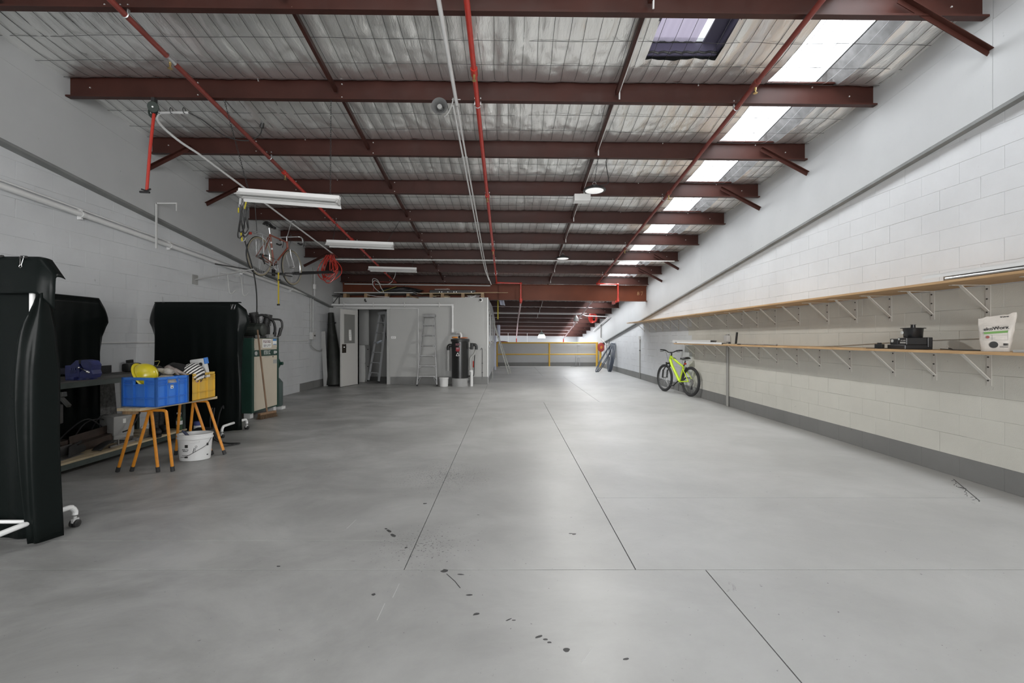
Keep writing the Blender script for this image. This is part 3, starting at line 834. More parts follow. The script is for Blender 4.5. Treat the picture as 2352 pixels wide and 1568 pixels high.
mb = MB().tube(smooth_path([(4.18, 4.45, ZL+.006), (4.10, 4.25, ZL+.006), (4.02, 4.2, ZL+.02), (3.98, 4.1, ZL+.006), (4.1, 3.9, ZL+.006)]), .004, 6)
solo('power_lead', mb, M_rubber, 'thin black lead trailing on the lower shelf by the paper bag', 'cord', smooth=True)
mb = MB().tube(smooth_path([(4.288, 3.95, 1.335), (4.29, 4.3, 1.325), (4.29, 4.9, 1.30), (4.288, 5.9, 1.24), (4.285, 6.3, 1.225)]), .0045, 6)
solo('wall_lead', mb, M_bracket, 'cream painted lead fixed across the wall above the lower shelf', 'cord', smooth=True)
# bag
t = thing('paper_bag', 'white paper sack with green band standing on the lower shelf', 'bag', (4.055, 3.83, ZL), rotz=math.radians(-47))
t.scale = (.86, .86, .90)
M_bag = mat('bag_paper', (.55, .52, .48), .45, var=.06, vscale=20, bump=.6, bscale=14)
def bagf(u, v):
    # u around, v up
    a = 2*PI*u
    wv = .098 + .030*min(1, v*1.3); dv = .055*(1-max(0, v-.55)/.45*.93)
    ex = 0.55
    cx = math.copysign(abs(math.cos(a))**ex, math.cos(a)); sy = math.copysign(abs(math.sin(a))**ex, math.sin(a))
    z = .33*v + (.022*cx if v > .8 else .02*cx*v)
    z += .006*math.sin(cx*9)*v
    cr = 1 + .05*noise.noise((cx*3, sy*3, v*5))
    return Vector((cx*wv*cr + .012*v, sy*dv*cr, max(0, z)))
mb = MB(); mb.grid(bagf, 40, 22); bmesh.ops.remove_doubles(mb.bm, verts=mb.bm.verts, dist=1e-4)
obj('sack', mb, M_bag, t, smooth=True, auto=60)
def bagM(x, z):           # place on the front face (local -y)
    v = z/.33
    dv = .055*(1-max(0, v-.55)/.45*.93)
    return Matrix.Translation((x, -dv-.0048, z)) @ Matrix.Rotation(math.radians(90), 4, 'X') @ Matrix.Rotation(math.radians(7), 4, 'Z')
obj('label_border', MB().bx(-.078, .085, -.061, -.0605, .105, .107).bx(-.078, .085, -.061, -.0605, .150, .152).bx(-.078, .09, -.061, -.0605, .238, .2395).bx(-.02, -.018, -.061, -.0605, .107, .15).bx(-.078, -.0765, -.061, -.0605, .105, .238).bx(.0835, .085, -.061, -.0605, .105, .238).bx(-.07, .0, -.061, -.0605, .116, .118).bx(-.07, .0, -.061, -.0605, .124, .126), M_grey, t)
obj('lettering', MB().text('ekoWorx', .042, bagM(.005, .212), bold=.0012), M_ink, t)
obj('lettering', MB().text('8 Litres', .018, Matrix.Translation((.062, -.0165, .318)) @ Matrix.Rotation(PI/2, 4, 'X') @ Matrix.Rotation(.12, 4, 'Z'), bold=.0006), M_ink, t)
mb = MB(); mb.prism([(-.075, .158), (.082, .172), (.084, .192), (-.077, .178)], .0012, Matrix(((1, 0, 0, 0), (0, 0, 1, -.0615), (0, 1, 0, 0), (0, 0, 0, 1))))
obj('green_band', mb, mat('label_green', (.12, .28, .06), .5), t)
mb = MB().lathe([(.0, 0), (.030, 0), (.030, .0012)], 20, Matrix.Translation((-.01, -.0605, .062)) @ Matrix.Rotation(PI/2, 4, 'X'), cap0=False)
for k in range(4): mb.bx(.055+.008*k, .061+.008*k, -.0612, -.0605, .055, .075)
mb.bx(.03, .085, -.0612, -.0605, .046, .049); mb.bx(.03, .085, -.0612, -.0605, .038, .041)
obj('printed_symbol', mb, M_ink, t)
mb = MB().lathe([(.012, 0), (.013, .0012)], 16, Matrix.Translation((-.05, -.0605, .132)) @ Matrix.Rotation(PI/2, 4, 'X'))
obj('red_symbol', mb, mat('label_red', (.25, .05, .04), .5), t)
mb = MB().bx(3.86, 3.98, 3.42, 3.52, ZL, ZL+.02, bev=.003)
solo('metal_offcut', mb, M_grey, 'grey metal offcut on the lower shelf right of the paper bag', 'offcut')

# ---- conduits on the right wall
def pipe_thing(name, label, cat, pts, r, m, n=10, group=None, clips=None, clipmat=None):
    mb = MB().tube(pts, r, n)
    if not clips: return solo(name, mb, m, label, cat, group, smooth=True)
    t = thing(name, label, cat, pts[0], world=True, group=group)
    obj('tube', mb, m, t, smooth=True)
    for (c, d) in clips: obj('clip', MB().box(c, d), clipmat or m, t)
    return t
M_cond = mat('grey_conduit', (.27, .265, .25), .4)
t = thing('electrical_conduit', 'grey vertical conduit with a box at its top beside the lower shelf', 'conduit', (4.27, 8.98, 0), world=True)
obj('tube', MB().cyl((4.275, 8.98, .005), (4.275, 8.98, 1.30), .024), M_cond, t, smooth=True)
obj('junction_box', MB().bx(4.235, 4.298, 8.91, 9.05, 1.26, 1.385, bev=.006), M_lgrey, t)
obj('cap', MB().cyl((4.275, 8.98, 1.385), (4.275, 8.98, 1.41), .03), M_cond, t, smooth=True)
t = thing('electrical_conduit', 'thin grey conduit with a small box on the wall beyond the yellow bicycle', 'conduit', (4.28, 15.0, 0), world=True)
obj('tube', MB().cyl((4.285, 15.0, .005), (4.285, 15.0, 1.3), .013), M_cond, t, smooth=True)
obj('junction_box', MB().bx(4.25, 4.298, 14.94, 15.06, 1.29, 1.40, bev=.005), M_lgrey, t)
obj('saddle_clip', MB().bx(4.268, 4.298, 14.97, 15.03, .92, .95), M_dark, t)
pipe_thing('electrical_conduit', 'grey conduit pair member running up the far right wall by the railing', 'conduit', [(4.275, 19.6, .005), (4.275, 19.6, 1.55), (4.275, 19.6, 2.15)], .022, M_cond)
pipe_thing('electrical_conduit', 'offset grey conduit bending outwards high on the far right wall', 'conduit', [(4.27, 20.0, .005), (4.27, 20.0, 1.05), (4.20, 20.9, 1.35), (4.20, 20.9, 1.98)], .024, M_cond)

# ---- hoses leaning on the far right wall
M_hose = mat('dark_blue_hose', (.055, .065, .085), .4)
t = thing('hose_coil', 'coiled dark ribbed hoses leaning on the far right wall', 'hose', (4.1, 18.1, 0), world=True)
for k in range(3):
    c = Vector((4.155-.03*k, 18.35+.10*k, .575)); a = Vector((.10, .10+.05*k, .555)); b = Vector((.015, -.20-.035*k, .02+.02*k)) 
    obj('hose_loop', MB().tube([c + a*math.sin(2*PI*i/36) + b*math.cos(2*PI*i/36) for i in range(36)], .022, 8, closed=True), M_hose, t, smooth=True)
for k in range(2):
    lo = Vector((3.42+.09*k, 18.0+.1*k, .024)); hi = Vector((4.16, 18.6+.06*k, 1.06-.06*k))
    c = (lo+hi)/2; a = (hi-lo)/2; b = Vector((.03, -.13-.05*k, -.05))
    obj('hose_loop', MB().tube([c + a*math.sin(2*PI*i/36) + b*math.cos(2*PI*i/36) for i in range(36)], .02, 8, closed=True), M_hose, t, smooth=True)
for a, b in (((4.21, 18.18, .52), (4.225, 18.16, .56)), ((4.06, 18.45, .60), (4.075, 18.47, .64))): obj('binding_tape', MB().cyl(a, b, .032), M_alu, t, smooth=True)

# ---- yellow guard rail and reel
t = thing('guard_rail', 'yellow tubular guard rail before the white parapet', 'railing', (1.8, 21.75, 0), world=True)
for x in (-.545, 1.93, 4.18):
    p = obj('post', MB().cyl((x, 21.75, .0), (x, 21.75, 1.10), .038 if x < 4 else .05), M_yellowrail, t, smooth=True)
    obj('base_plate', MB().bx(x-.06, x+.06, 21.69, 21.81, 0, .012), M_galv if x > 1 else M_yellowrail, p)
obj('top_rail', MB().cyl((-.545, 21.75, 1.12), (4.25, 21.75, 1.12), .032), M_yellowrail, t, smooth=True)
obj('mid_rail', MB().cyl((-.545, 21.75, .575), (4.25, 21.75, .575), .028), M_yellowrail, t, smooth=True)
solo('floor_strip', MB().bx(-.4, 2.9, 21.5, 21.56, 0.0, .018), M_whiteenamel, 'white strip on the floor in front of the guard rail', 'strip')
M_reel = mat('red_reel', (.36, .045, .035), .4)
t = thing('hose_reel', 'red hose reel on a yellow post at the end of the guard rail', 'hose reel', (4.17, 20.8, 0), world=True)
obj('post', MB().cyl((4.17, 20.85, 0), (4.17, 20.85, .75), .05), M_yellowrail, t, smooth=True)
M = Matrix.Translation((4.17, 20.72, .93)) @ Matrix.Rotation(PI/2, 4, 'X') @ Matrix.Diagonal((.72, 1, 1, 1))
obj('drum', MB().lathe([(.19, -.06), (.205, -.05), (.17, -.04), (.17, .04), (.205, .05), (.19, .06)], 24, M), M_reel, t, smooth=True)
obj('hub', MB().lathe([(.07, .06), (.07, .075), (.03, .08)], 16, M), M_orange, t, smooth=True)

# ---- bicycles
def wheel(parent, c, R, tyre_r, m_tyre, m_rim, rim_w, spokes=28, name='front_wheel', tread=None):
    """wheel in the xz plane of the bicycle"""
    wt = bpy.data.objects.new(name, None); COL.objects.link(wt); wt.parent = parent; wt.location = c; wt.empty_display_size = .05
    c = Vector((0, 0, 0))
    obj('tyre', MB().tube([c+Vector((math.cos(2*PI*i/48), 0, math.sin(2*PI*i/48)))*(R-tyre_r) for i in range(48)], tyre_r, 10, closed=True), m_tyre, wt, smooth=True)
    if tread: obj('tread', MB().tube([c+Vector((math.cos(2*PI*i/48), 0, math.sin(2*PI*i/48)))*(R-tyre_r*.62) for i in range(48)], tyre_r*.82, 8, closed=True), tread, wt, smooth=True)
    mb = MB(); ri = R-2*tyre_r
    mb.lathe([(ri+.004, -rim_w/2), (ri+.004, rim_w/2), (ri-.012, rim_w/2), (ri-.018, 0), (ri-.012, -rim_w/2), (ri+.004, -rim_w/2)], 48, Matrix.Rotation(PI/2, 4, 'X'), False, False)
    obj('rim', mb, m_rim, wt, smooth=True)
    mb = MB()
    for k in range(spokes):
        a = 2*PI*k/spokes; b = a + (.5 if k % 2 else -.5); s = .025 if k % 4 < 2 else -.025
        mb.tube([(math.cos(b)*.022, s, math.sin(b)*.022), (math.cos(a)*(ri-.014), 0, math.sin(a)*(ri-.014))], .0012, 4, caps=False)
    obj('spokes', mb, M_alu, wt, kind='stuff')
    obj('hub', MB().tube([(0, -.05, 0), (0, -.028, 0), (0, -.022, 0), (0, .022, 0), (0, .028, 0), (0, .05, 0)], .02, 12, radii=[.008, .024, .016, .016, .024, .008]), M_steel, wt, smooth=True)
    return wt
def crank(t, bb, ang, m, ring_r, side):
    k = obj('crankset', MB().cyl(bb+Vector((0, -.055, 0)), bb+Vector((0, .055, 0)), .02), M_black, t, smooth=True)
    mb = MB().lathe([(ring_r-.022, -.003), (ring_r, -.003), (ring_r, .003), (ring_r-.022, .003), (ring_r-.022, -.003)], 32, Matrix.Translation(bb+Vector((0, -.045*side, 0))) @ Matrix.Rotation(PI/2, 4, 'X'), False, False)
    for q in range(5):
        a = q*2*PI/5
        mb.beam(bb+Vector((0, -.045*side, 0)), bb+Vector((math.cos(a)*(ring_r-.01), -.045*side, math.sin(a)*(ring_r-.01))), .014, .005, up=(0, 1, 0))
    obj('chainring', mb, m, k, smooth=True)
    for s, a in ((1, ang), (-1, ang+PI)):
        e = bb+Vector((.17*math.cos(a), .075*s, .17*math.sin(a)))
        obj('crank_arm', MB().beam(bb+Vector((0, .06*s, 0)), e, .012, .024, up=(0, 1, 0)), m, k)
        obj('pedal', MB().box(e+Vector((0, .05*s, 0)), (.085, .085, .022), None, .004), M_black, k)
# yellow mountain bicycle
M_lime = mat('lime_yellow_frame', (.52, .72, .02), .3, coat=.4)
rx, ry = 4.155, 10.52; fx, fy = 3.92, 11.57
t = thing('bicycle', 'lime yellow mountain bicycle leaning on the right wall below the shelf', 'bicycle', (rx, ry, 0))
t.rotation_euler = (math.radians(2.0), 0, math.atan2(fy-ry, fx-rx))
R = .342; A = Vector((0, 0, R)); Bx = Vector((.43, 0, .30)); ST = Vector((.29, 0, .66)); HT = Vector((.815, 0, .905)); HB = Vector((.865, 0, .775)); FA = Vector((1.076, 0, R)); CR = Vector((.89, 0, .71))
M_rimb = mat('black_rim', (.03, .03, .03), .35)
wheel(t, A, R, .027, M_rubber, M_rimb, .026, name='rear_wheel'); wheel(t, FA, R, .027, M_rubber, M_rimb, .026, name='front_wheel')
fr = MB(); fr.tube([HT, HB], .030, 12)
fr.tube([HB+Vector((-.01, 0, .03)), (.76, 0, .655), Bx+Vector((.05, 0, .06)), Bx], .034, 14); fr.tube([HT+Vector((-.005, 0, -.035)), ST+Vector((.01, 0, .0))], .025, 12); fr.tube([ST+Vector((-.005, 0, .02)), Bx], .021, 12)
for s in (-1, 1):
    fr.tube(smooth_path([ST+Vector((.01, .01*s, -.05)), ST.lerp(A, .45)+Vector((.01, .045*s, 0)), A+Vector((0, .06*s, 0))]), .012, 8); fr.tube(smooth_path([Bx+Vector((-.02, .03*s, 0)), Bx.lerp(A, .5)+Vector((0, .05*s, 0)), A+Vector((0, .06*s, 0))]), .014, 8)
f = obj('frame', fr, M_lime, t, smooth=True)
dc = MB()
for s in (-1, 1): dc.beam((.80, .0295*s, .695), (.55, .0295*s, .425), .002, .022, up=(0, 0, 1)); dc.beam((.72, .021*s, .865), (.64, .021*s, .832), .002, .014)
obj('decal', dc, mat('dark_decal', (.06, .08, .05), .4), f)
fk = MB(); fk.tube([HT+Vector((-.012, 0, .03)), CR], .016); fk.tube([CR+Vector((0, -.07, 0)), CR+Vector((0, .07, 0))], .022)
for s in (-1, 1): fk.tube([CR+Vector((0, .06*s, -.01)), FA+Vector((-.02, .06*s, .18))], .015, 10); fk.tube([FA+Vector((-.02, .06*s, .20)), FA+Vector((0, .06*s, 0))], .021, 10)
obj('suspension_fork', fk, M_black, t, smooth=True)
st = HT+Vector((-.02, 0, .05)); bc = Vector((.845, 0, .985))
obj('stem', MB().tube([HT, st], .017).tube([st, bc], .016), M_black, t, smooth=True)
hb = obj('handlebar', MB().tube(smooth_path([bc+Vector((-.05, -.30, .055)), bc+Vector((-.03, -.17, .05)), bc+Vector((0, -.07, .005)), bc, bc+Vector((0, .07, .005)), bc+Vector((-.03, .17, .05)), bc+Vector((-.05, .30, .055))]), .0125, 10), M_black, t, smooth=True)
for s in (-1, 1):
    obj('grip', MB().tube([bc+Vector((-.038, .195*s, .052)), bc+Vector((-.052, .312*s, .056))], .0175, 10), M_rubber, hb, smooth=True)
    obj('brake_lever', MB().box(bc+Vector((-.02, .165*s, .045)), (.035, .03, .03)).tube(smooth_path([bc+Vector((0, .16*s, .04)), bc+Vector((.045, .19*s, .02)), bc+Vector((.03, .27*s, .015))]), .006, 6), M_black, hb, smooth=True)
obj('control_cable', MB().tube(smooth_path([bc+Vector((.01, .15, .04)), bc+Vector((.10, .06, -.02)), bc+Vector((.09, .02, -.16)), CR+Vector((.0, .03, .0))]), .0035, 6).tube(smooth_path([bc+Vector((.01, -.15, .04)), bc+Vector((.12, -.05, -.04)), bc+Vector((.07, -.01, -.18)), HB]), .0035, 6), M_rubber, hb, smooth=True)
sp = Vector((.225, 0, .80))
obj('seat_post', MB().tube([ST, sp], .0145), M_black, t, smooth=True)
def saddle(t, c, L, w, m):
    mb = MB()
    def fs(u, v):
        x = (u-.35)*L; k = (1-u)**.7 if u < 1 else .02
        hw = w*(.16+.84*max(0, 1-u*1.15)**1.1)*.5*(math.sin(min(1, (u+.06)*6)*PI/2))
        a = (v-.5)*PI
        return c + Vector((x, math.sin(a)*hw*1.05, .028*math.cos(a) + .012*math.cos(u*PI*1.1) - .02*(1-math.cos(a))*.8))
    mb.grid(fs, 18, 10); mb.thick = .008
    s = obj('saddle', mb, m, t, smooth=True)
    rl = MB()
    for y in (-.022, .022): rl.tube(smooth_path([c+Vector((-.25*L, y*1.3, -.012)), c+Vector((-.1*L, y, -.045)), c+Vector((.2*L, y, -.045)), c+Vector((.55*L, y*.5, -.012))]), .0035, 6)
    obj('saddle_rail', rl, M_steel, s)
saddle(t, sp+Vector((0, 0, .055)), .29, .17, M_black)
obj('rear_reflector', MB().box(Vector((.225, 0, .735)), (.015, .055, .045), None, .006), M_redbright, t)
crank(t, Bx, math.radians(-38), M_black, .08, 1)
ch = MB(); rr = -.045
ch.tube([Bx+Vector((0, rr, .08)), A+Vector((0, rr, .05))], .004, 6); ch.tube([Bx+Vector((0, rr, -.08)), A+Vector((.06, rr, -.16)), A+Vector((.02, rr, -.13)), A+Vector((.03, rr, -.06))], .004, 6)
obj('chain', ch, M_dark, t)
obj('derailleur', MB().tube([A+Vector((-.01, -.06, -.03)), A+Vector((.02, -.06, -.08)), A+Vector((.05, -.06, -.17))], .012, 8).cyl(A+Vector((.05, -.07, -.165)), A+Vector((.05, -.045, -.165)), .03), M_black, t, smooth=True)
obj('cassette', MB().lathe([(.03, 0), (.055, .002), (.05, .012), (.04, .014), (.028, .03)], 24, Matrix.Translation(A+Vector((0, -.03, 0))) @ Matrix.Rotation(PI/2, 4, 'X')), M_steel, t, smooth=True)
bk = MB()
for s in (-1, 1): bk.beam(ST+Vector((-.10, .04*s, -.10)), ST+Vector((-.16, .035*s, .0)), .014, .022); bk.beam(CR+Vector((.05, .055*s, .03)), CR+Vector((.06, .045*s, -.09)), .014, .022)
obj('rim_brake', bk, M_black, t)

# ================================================================== under the roof
def chain_links(mb, p0, p1, s=.03, r=.0022):
    p0 = Vector(p0); p1 = Vector(p1); d = p1-p0; n = max(2, int(d.length/(s*.78))); dn = d.normalized()
    u = dn.orthogonal().normalized(); v = dn.cross(u)
    for i in range(n):
        c = p0+d*((i+.5)/n); w_ = u if i % 2 else v
        mb.tube([c+dn*(s/2)*math.cos(a)+w_*(s*.28)*math.sin(a) for a in [2*PI*k/8 for k in range(8)]], r, 4, closed=True)
    return mb
# ---- sprinkler pipes
def head(mb, x, y, z):
    mb.cyl((x, y, z), (x, y, z-.035), .012); mb.cyl((x, y, z-.035), (x, y, z-.06), .008); mb.lathe([(.022, 0), (.022, .004)], 12, Matrix.Translation((x, y, z-.07)))
def strap(mb, x, y, z, r):
    mb.tube(arc((x, y, z), r+.004, PI*.98, 2*PI*1.02, 10), .006, 5); mb.bx(x-r-.012, x-r-.002, y-.012, y+.012, z, z+.085); mb.bx(x+r+.002, x+r+.012, y-.012, y+.012, z, z+.085)
zpipe = lambda x, y: roof_z(x, y) - .045
for x, lab, m1, m2, ysp, r in ((-3.40, 'left dull red sprinkler pipe running under the purlins above the strip lights', M_reddull, M_redbright, 6.9, .026),
                            (-0.355, 'bright red sprinkler pipe running under the purlins beside the white conduits', M_redbright, M_redbright, 5, .027),
                            (2.63, 'dull red sprinkler pipe running under the purlins beside the skylight sheets', M_reddull, M_reddull, 5, .026)):
    t = thing('sprinkler_pipe', lab, 'pipe', (x, 6, zpipe(x, 6)), world=True)
    obj('tube', MB().cyl((x, -5, zpipe(x, -5)), (x, ysp, zpipe(x, ysp)), r), m1, t, smooth=True)
    obj('tube', MB().cyl((x, ysp, zpipe(x, ysp)), (x, 13.2, zpipe(x, 13.2)), r), m2, t, smooth=True)
    for k in range(0, 9):
        y = PY[6+k]-.035
        if k % 2 == (1 if x < -1 else 0) or k > 5:
            mb = MB(); strap(mb, x, y, zpipe(x, y), r); obj('strap_clip', mb, M_galv, t)
    for y in ((4.62, 7.0, 10.0) if x < -1 else (4.75, 7.72, 10.6) if x < 1 else (4.9, 7.55, 10.4)):
        mb = MB().cyl((x, y-.05, zpipe(x, y-.05)), (x, y+.05, zpipe(x, y+.05)), r+.010)
        fobj = obj('fitting', mb, M_galv if (x < -1 and y < 5) else m2, t, smooth=True)
        mb = MB(); head(mb, x, y, zpipe(x, y)-r); obj('sprinkler_head', mb, M_brass, fobj, smooth=True)
    ye = 13.2; ze = zpipe(x, ye)
    if x > -1:
        xe = x+.72 if x < 1 else x+.62
        zb_ = 2.46
        pts = [(x, ye, ze), (x, 13.62, ze-.06), (xe, 13.66, ze-.08), (xe, 13.66, zb_)]
        obj('dropper', MB().tube(pts, r*1.0, 12), M_redbright, t, smooth=True)
        mb = MB()
        for p in pts[1:3]: mb.ball(p, r+.012)
        mb.cyl((xe, 13.66, zb_+.06), (xe, 13.66, zb_-.02), r+.014); mb.ball((xe, 13.66, zb_-.02), r+.02); mb.cyl((xe, 13.66, zb_-.02), (xe-.10 if x > 1 else xe, 13.72, zb_-.07), r+.006)
        obj('elbow', mb, M_redbright, t, smooth=True)
        if x > 1:
            obj('valve', MB().tube([(xe-.13, 13.66, zb_-.07), (xe-.13, 13.74, zb_-.08)], .05, 10).bx(xe-.18, xe-.08, 13.64, 13.66, zb_-.12, zb_-.03), M_reddull, t)
    else:
        obj('dropper', MB().tube([(x, ye, ze), (x+.1, 13.5, ze-.10), (x-.55, 13.55, ze-.07), (x-.58, 13.55, ze-.35)], .022, 10), M_reddull, t, smooth=True)
M_pink = mat('pale_dusty_pipe', (.50, .34, .34), .4)
t = thing('sprinkler_pipe', 'pale dusty sprinkler pipe receding under the far purlins from the red dropper', 'pipe', (.37, 14, 2.42), world=True)
obj('tube', MB().tube([(.365, 13.80, 2.41), (.42, 21.0, roof_z(.4, 21)-.06), (.46, 26.8, roof_z(.46, 26.8)-.06)], .028, 10), M_pink, t, smooth=True)
obj('riser', MB().cyl((.46, 26.8, roof_z(.46, 26.8)-.05), (.46, 26.8, .6), .03), M_redbright, t, smooth=True)
t = thing('sprinkler_pipe', 'pale pipe slanting across the far skylight with pipe hooks', 'pipe', (2.9, 14.6, 2.5), world=True)
obj('tube', MB().tube([(2.88, 14.4, roof_z(2.9, 14.4)-.06), (3.2, 26.8, roof_z(3.2, 26.8)-.06)], .026, 10), M_pink, t, smooth=True)
for y in (16.4, 18.9, 21.3, 23.8, 26.2):
    x = 2.88+.0258*(y-14.4); obj('pipe_hook', MB().tube(smooth_path([(x-.05, y, roof_z(x, y)+.06), (x-.045, y, roof_z(x, y)-.05), (x, y, roof_z(x, y)-.10), (x+.03, y, roof_z(x, y)-.07)]), .008, 6), M_galv, t)
obj('riser', MB().cyl((3.2, 26.8, roof_z(3.2, 26.8)-.05), (3.2, 26.8, .7), .03), M_redbright, t, smooth=True)
# ---- white conduits beside the middle pipe, siren
zc = lambda y: roof_z(-.6, y)-.02
t = thing('white_conduit', 'thick white conduit from the roof edge to the horn speaker', 'conduit', (-.6, 4, zc(4)), world=True)
obj('tube', MB().cyl((-.575, -5, zc(-5)), (-.60, 5.33, zc(5.33)), .021), M_pvc, t, smooth=True)
obj('saddle', MB().bx(-.65, -.55, 5.27, 5.30, zc(5.3)+.018, zc(5.3)+.026), M_pvc, t)
for dx, lab, yb in ((-.045, 'thin white conduit on the left of the pair hanging from the purlins', 12.4), (.0, 'thin white conduit on the right of the pair hanging from the purlins', 12.9)):
    x = -.60+dx
    t = thing('white_conduit', lab, 'conduit', (x, 6, zc(6)), world=True)
    obj('tube', MB().tube([(x, 5.36, zc(5.36)), (x, 11.4, zc(11.4)), (x+.02, yb, zc(yb)-.02), (x+.10, yb+.4, zc(yb)-.22)], .0125, 8), M_pvc, t, smooth=True)
    for k in (3, 5): obj('saddle_clip', MB().bx(x-.02, x+.02, PY[6+k]-.05, PY[6+k]-.02, zc(PY[6+k])+.01, zc(PY[6+k])+.018), M_pvc, t)
t = thing('horn_speaker', 'grey round horn speaker on a bracket beside the white conduits', 'speaker', (-.785, 5.22, 3.965), rotz=0)
Mh = Matrix.Rotation(PI/2+.12, 4, 'X') @ Matrix.Rotation(0, 4, 'Z')
obj('horn', MB().lathe([(.03, -.13), (.034, -.10), (.05, -.05), (.075, -.01), (.092, .0), (.092, .004), (.072, -.008), (.046, -.05), (.03, -.095)], 28, Mh, True, True), mat('grey_horn', (.13, .13, .128), .4), t, smooth=True, auto=50)
obj('centre_cap', MB().lathe([(.028, -.06), (.030, -.02), (.026, -.012)], 20, Mh), mat('pale_grey_cap', (.30, .30, .29), .4), t, smooth=True)
obj('bracket', MB().tube(smooth_path([(.05, .05, -.10), (.10, .03, -.06), (.145, .02, .04), (.155, .02, .10)]), .009, 8), M_grey, t, smooth=True)
# ---- steel beam with chalk mark
mb = MB(); zt = lambda x: 2.935-.0105*(x-4.25)
def ibeam(mb, x0, x1, y, zt, h, f, tw=.012, tf=.016):
    for (ya, yb, za, zb) in ((y-f/2, y+f/2, -tf, 0), (y-tw/2, y+tw/2, -h+tf, -tf), (y-f/2, y+f/2, -h, -h+tf)):
        vs = []
        for x in (x0, x1):
            for (yy, zz) in ((ya, za), (yb, za), (yb, zb), (ya, zb)): vs.append(mb.bm.verts.new((x, yy, zt(x)+zz)))
        for q in ((0, 1, 5, 4), (1, 2, 6, 5), (2, 3, 7, 6), (3, 0, 4, 7), (3, 2, 1, 0), (4, 5, 6, 7)): mb.bm.faces.new([vs[i] for i in q])
t = thing('steel_beam', 'deep red oxide steel beam spanning the hall above the office', 'beam', (0, 14.1, 2.45), world=True)
ibeam(mb, UL+.01, UR-.01, 14.1, zt, .475, .19)
M_beam = mat('orange_red_oxide', (0.135, 0.037, 0.017), 0.5, var=0.2, vscale=1.5, spec=0.2)
obj('joist', mb, M_beam, t)
obj('stiffener', MB().bx(-.30, -.29, 14.01, 14.094, 2.50, 2.95).bx(-3.2, -3.19, 14.01, 14.094, 2.53, 2.96), M_beam, t)
mb = MB()
for pts in ([(0, 0), (.012, .09)], [(.012, .09), (.05, .085), (.045, .055), (.01, .048)], [(.01, .048), (.055, .035), (.045, .005), (-.005, 0)], [(.10, .085), (.165, .10), (.125, -.01)]):
    mb.tube([(3.95+a, 14.0935, 2.66+b) for a, b in pts], .004, 5)
obj('chalk_lettering', mb, mat('yellow_chalk', (.62, .42, .22), .9), t)
pipe_thing('ceiling_conduit', 'pale conduit along the top of the deep steel beam above the office', 'conduit', [(UL+.1, 13.985, 2.985), (-.55, 13.985, 2.93)], .02, M_lgrey)
pipe_thing('ceiling_conduit', 'pale conduit across the face of a purlin above the strip lights', 'conduit', [(-4.3, 11.36, 3.28), (.2, 11.36, 3.255), (4.1, 11.36, 3.235)], .013, M_pvc)
# ---- strip lights
M_tube = mat('dead_fluorescent_tube', (.62, .62, .61), .3)
def strip_light(label):
    t = thing('strip_light', label, 'strip light', (0, 0, 0), group='strip lights hung on chains')
    L = 1.23
    obj('batten', MB().bx(-L/2, L/2, -.03, .03, 0, .05, bev=.004), M_whiteenamel, t)
    mb = MB()
    for s in (-1, 1): mb.beam((-L/2+.01, s*.028, .012), (L/2-.01, s*.028, .012), .002, .002)
    poly = [(-.115, -.062), (-.112, -.064), (-.03, -.002), (.03, -.002), (.112, -.064), (.115, -.062), (.034, .002), (-.034, .002)]
    mb.prism(poly, L-.02, Matrix(((0, 0, 1, -L/2+.01), (1, 0, 0, 0), (0, 1, 0, 0), (0, 0, 0, 1))))
    obj('reflector', mb, M_whiteenamel, t)
    for s in (-.04, .04):
        obj('tube', MB().cyl((-L/2+.03, s, -.03), (L/2-.03, s, -.03), .013), M_tube, t, smooth=True)
    for s in (-1, 1): obj('lampholder', MB().bx(s*(L/2-.03), s*(L/2-.004), -.055, .055, -.052, 0, bev=.004), M_lgrey, t)
    return t
sl = strip_light('nearest white strip light hung on chains under the left purlins')
sl.location = (-2.67, 5.6, 3.055); sl.rotation_euler = (math.radians(-8), math.radians(4.4), 0)
s2 = dup(sl, (-2.745, 8.5, 3.075), label='second white strip light from the front hung on chains', rot=(0, math.radians(2.2), 0))
s3 = dup(sl, (-2.975, 11.8, 3.11), label='farthest white strip light hung on chains above the office door', rot=(0, math.radians(1.5), 0))
for o, a0 in ((sl, math.radians(4.4)), (s2, math.radians(2.2)), (s3, math.radians(1.5))):
    c = o.location
    for s in (-1, 1):
        x = c.x+s*.5; yt = min(PY, key=lambda q: abs(q-c.y-.3)); z0 = c.z+.05-s*.5*math.sin(a0)
        mb = MB(); chain_links(mb, (x, c.y, z0), (x-.12*(1 if s < 0 else -1), yt-.03, roof_z(x, yt)+.02))
        tag(obj('hanging_chain', mb, M_dark), 'thin dark chain %s end of the %s strip light' % ('holding the left' if s < 0 else 'holding the right', {sl: 'nearest', s2: 'second', s3: 'farthest'}[o]), 'chain', 'chains of the strip lights')
# ---- high bay lamps
M_lens = mat('milky_lens', (.80, .80, .79), .4)
def high_bay(label):
    t = thing('high_bay_lamp', label, 'lamp', group='round high bay lamps')
    obj('housing', MB().lathe([(.165, 0), (.17, .008), (.165, .02), (.12, .035), (.06, .045), (.055, .075), (.03, .085)], 32), M_black, t, smooth=True, auto=25)
    fins = MB()
    for k in range(28):
        a = 2*PI*k/28; fins.beam((.06*math.cos(a), .06*math.sin(a), .04), (.15*math.cos(a), .15*math.sin(a), .025), .003, .02)
    obj('cooling_fins', fins, M_black, t)
    obj('lens', MB().lathe([(.135, .001), (.13, -.006), (.08, -.012), (.01, -.014)], 32), M_lens, t, smooth=True)
    e = obj('eye_bolt', MB().tube([(.025*math.cos(2*PI*k/12), 0, .105+.025*math.sin(2*PI*k/12)) for k in range(12)], .004, 6, closed=True), M_galv, t, smooth=True)
    return t
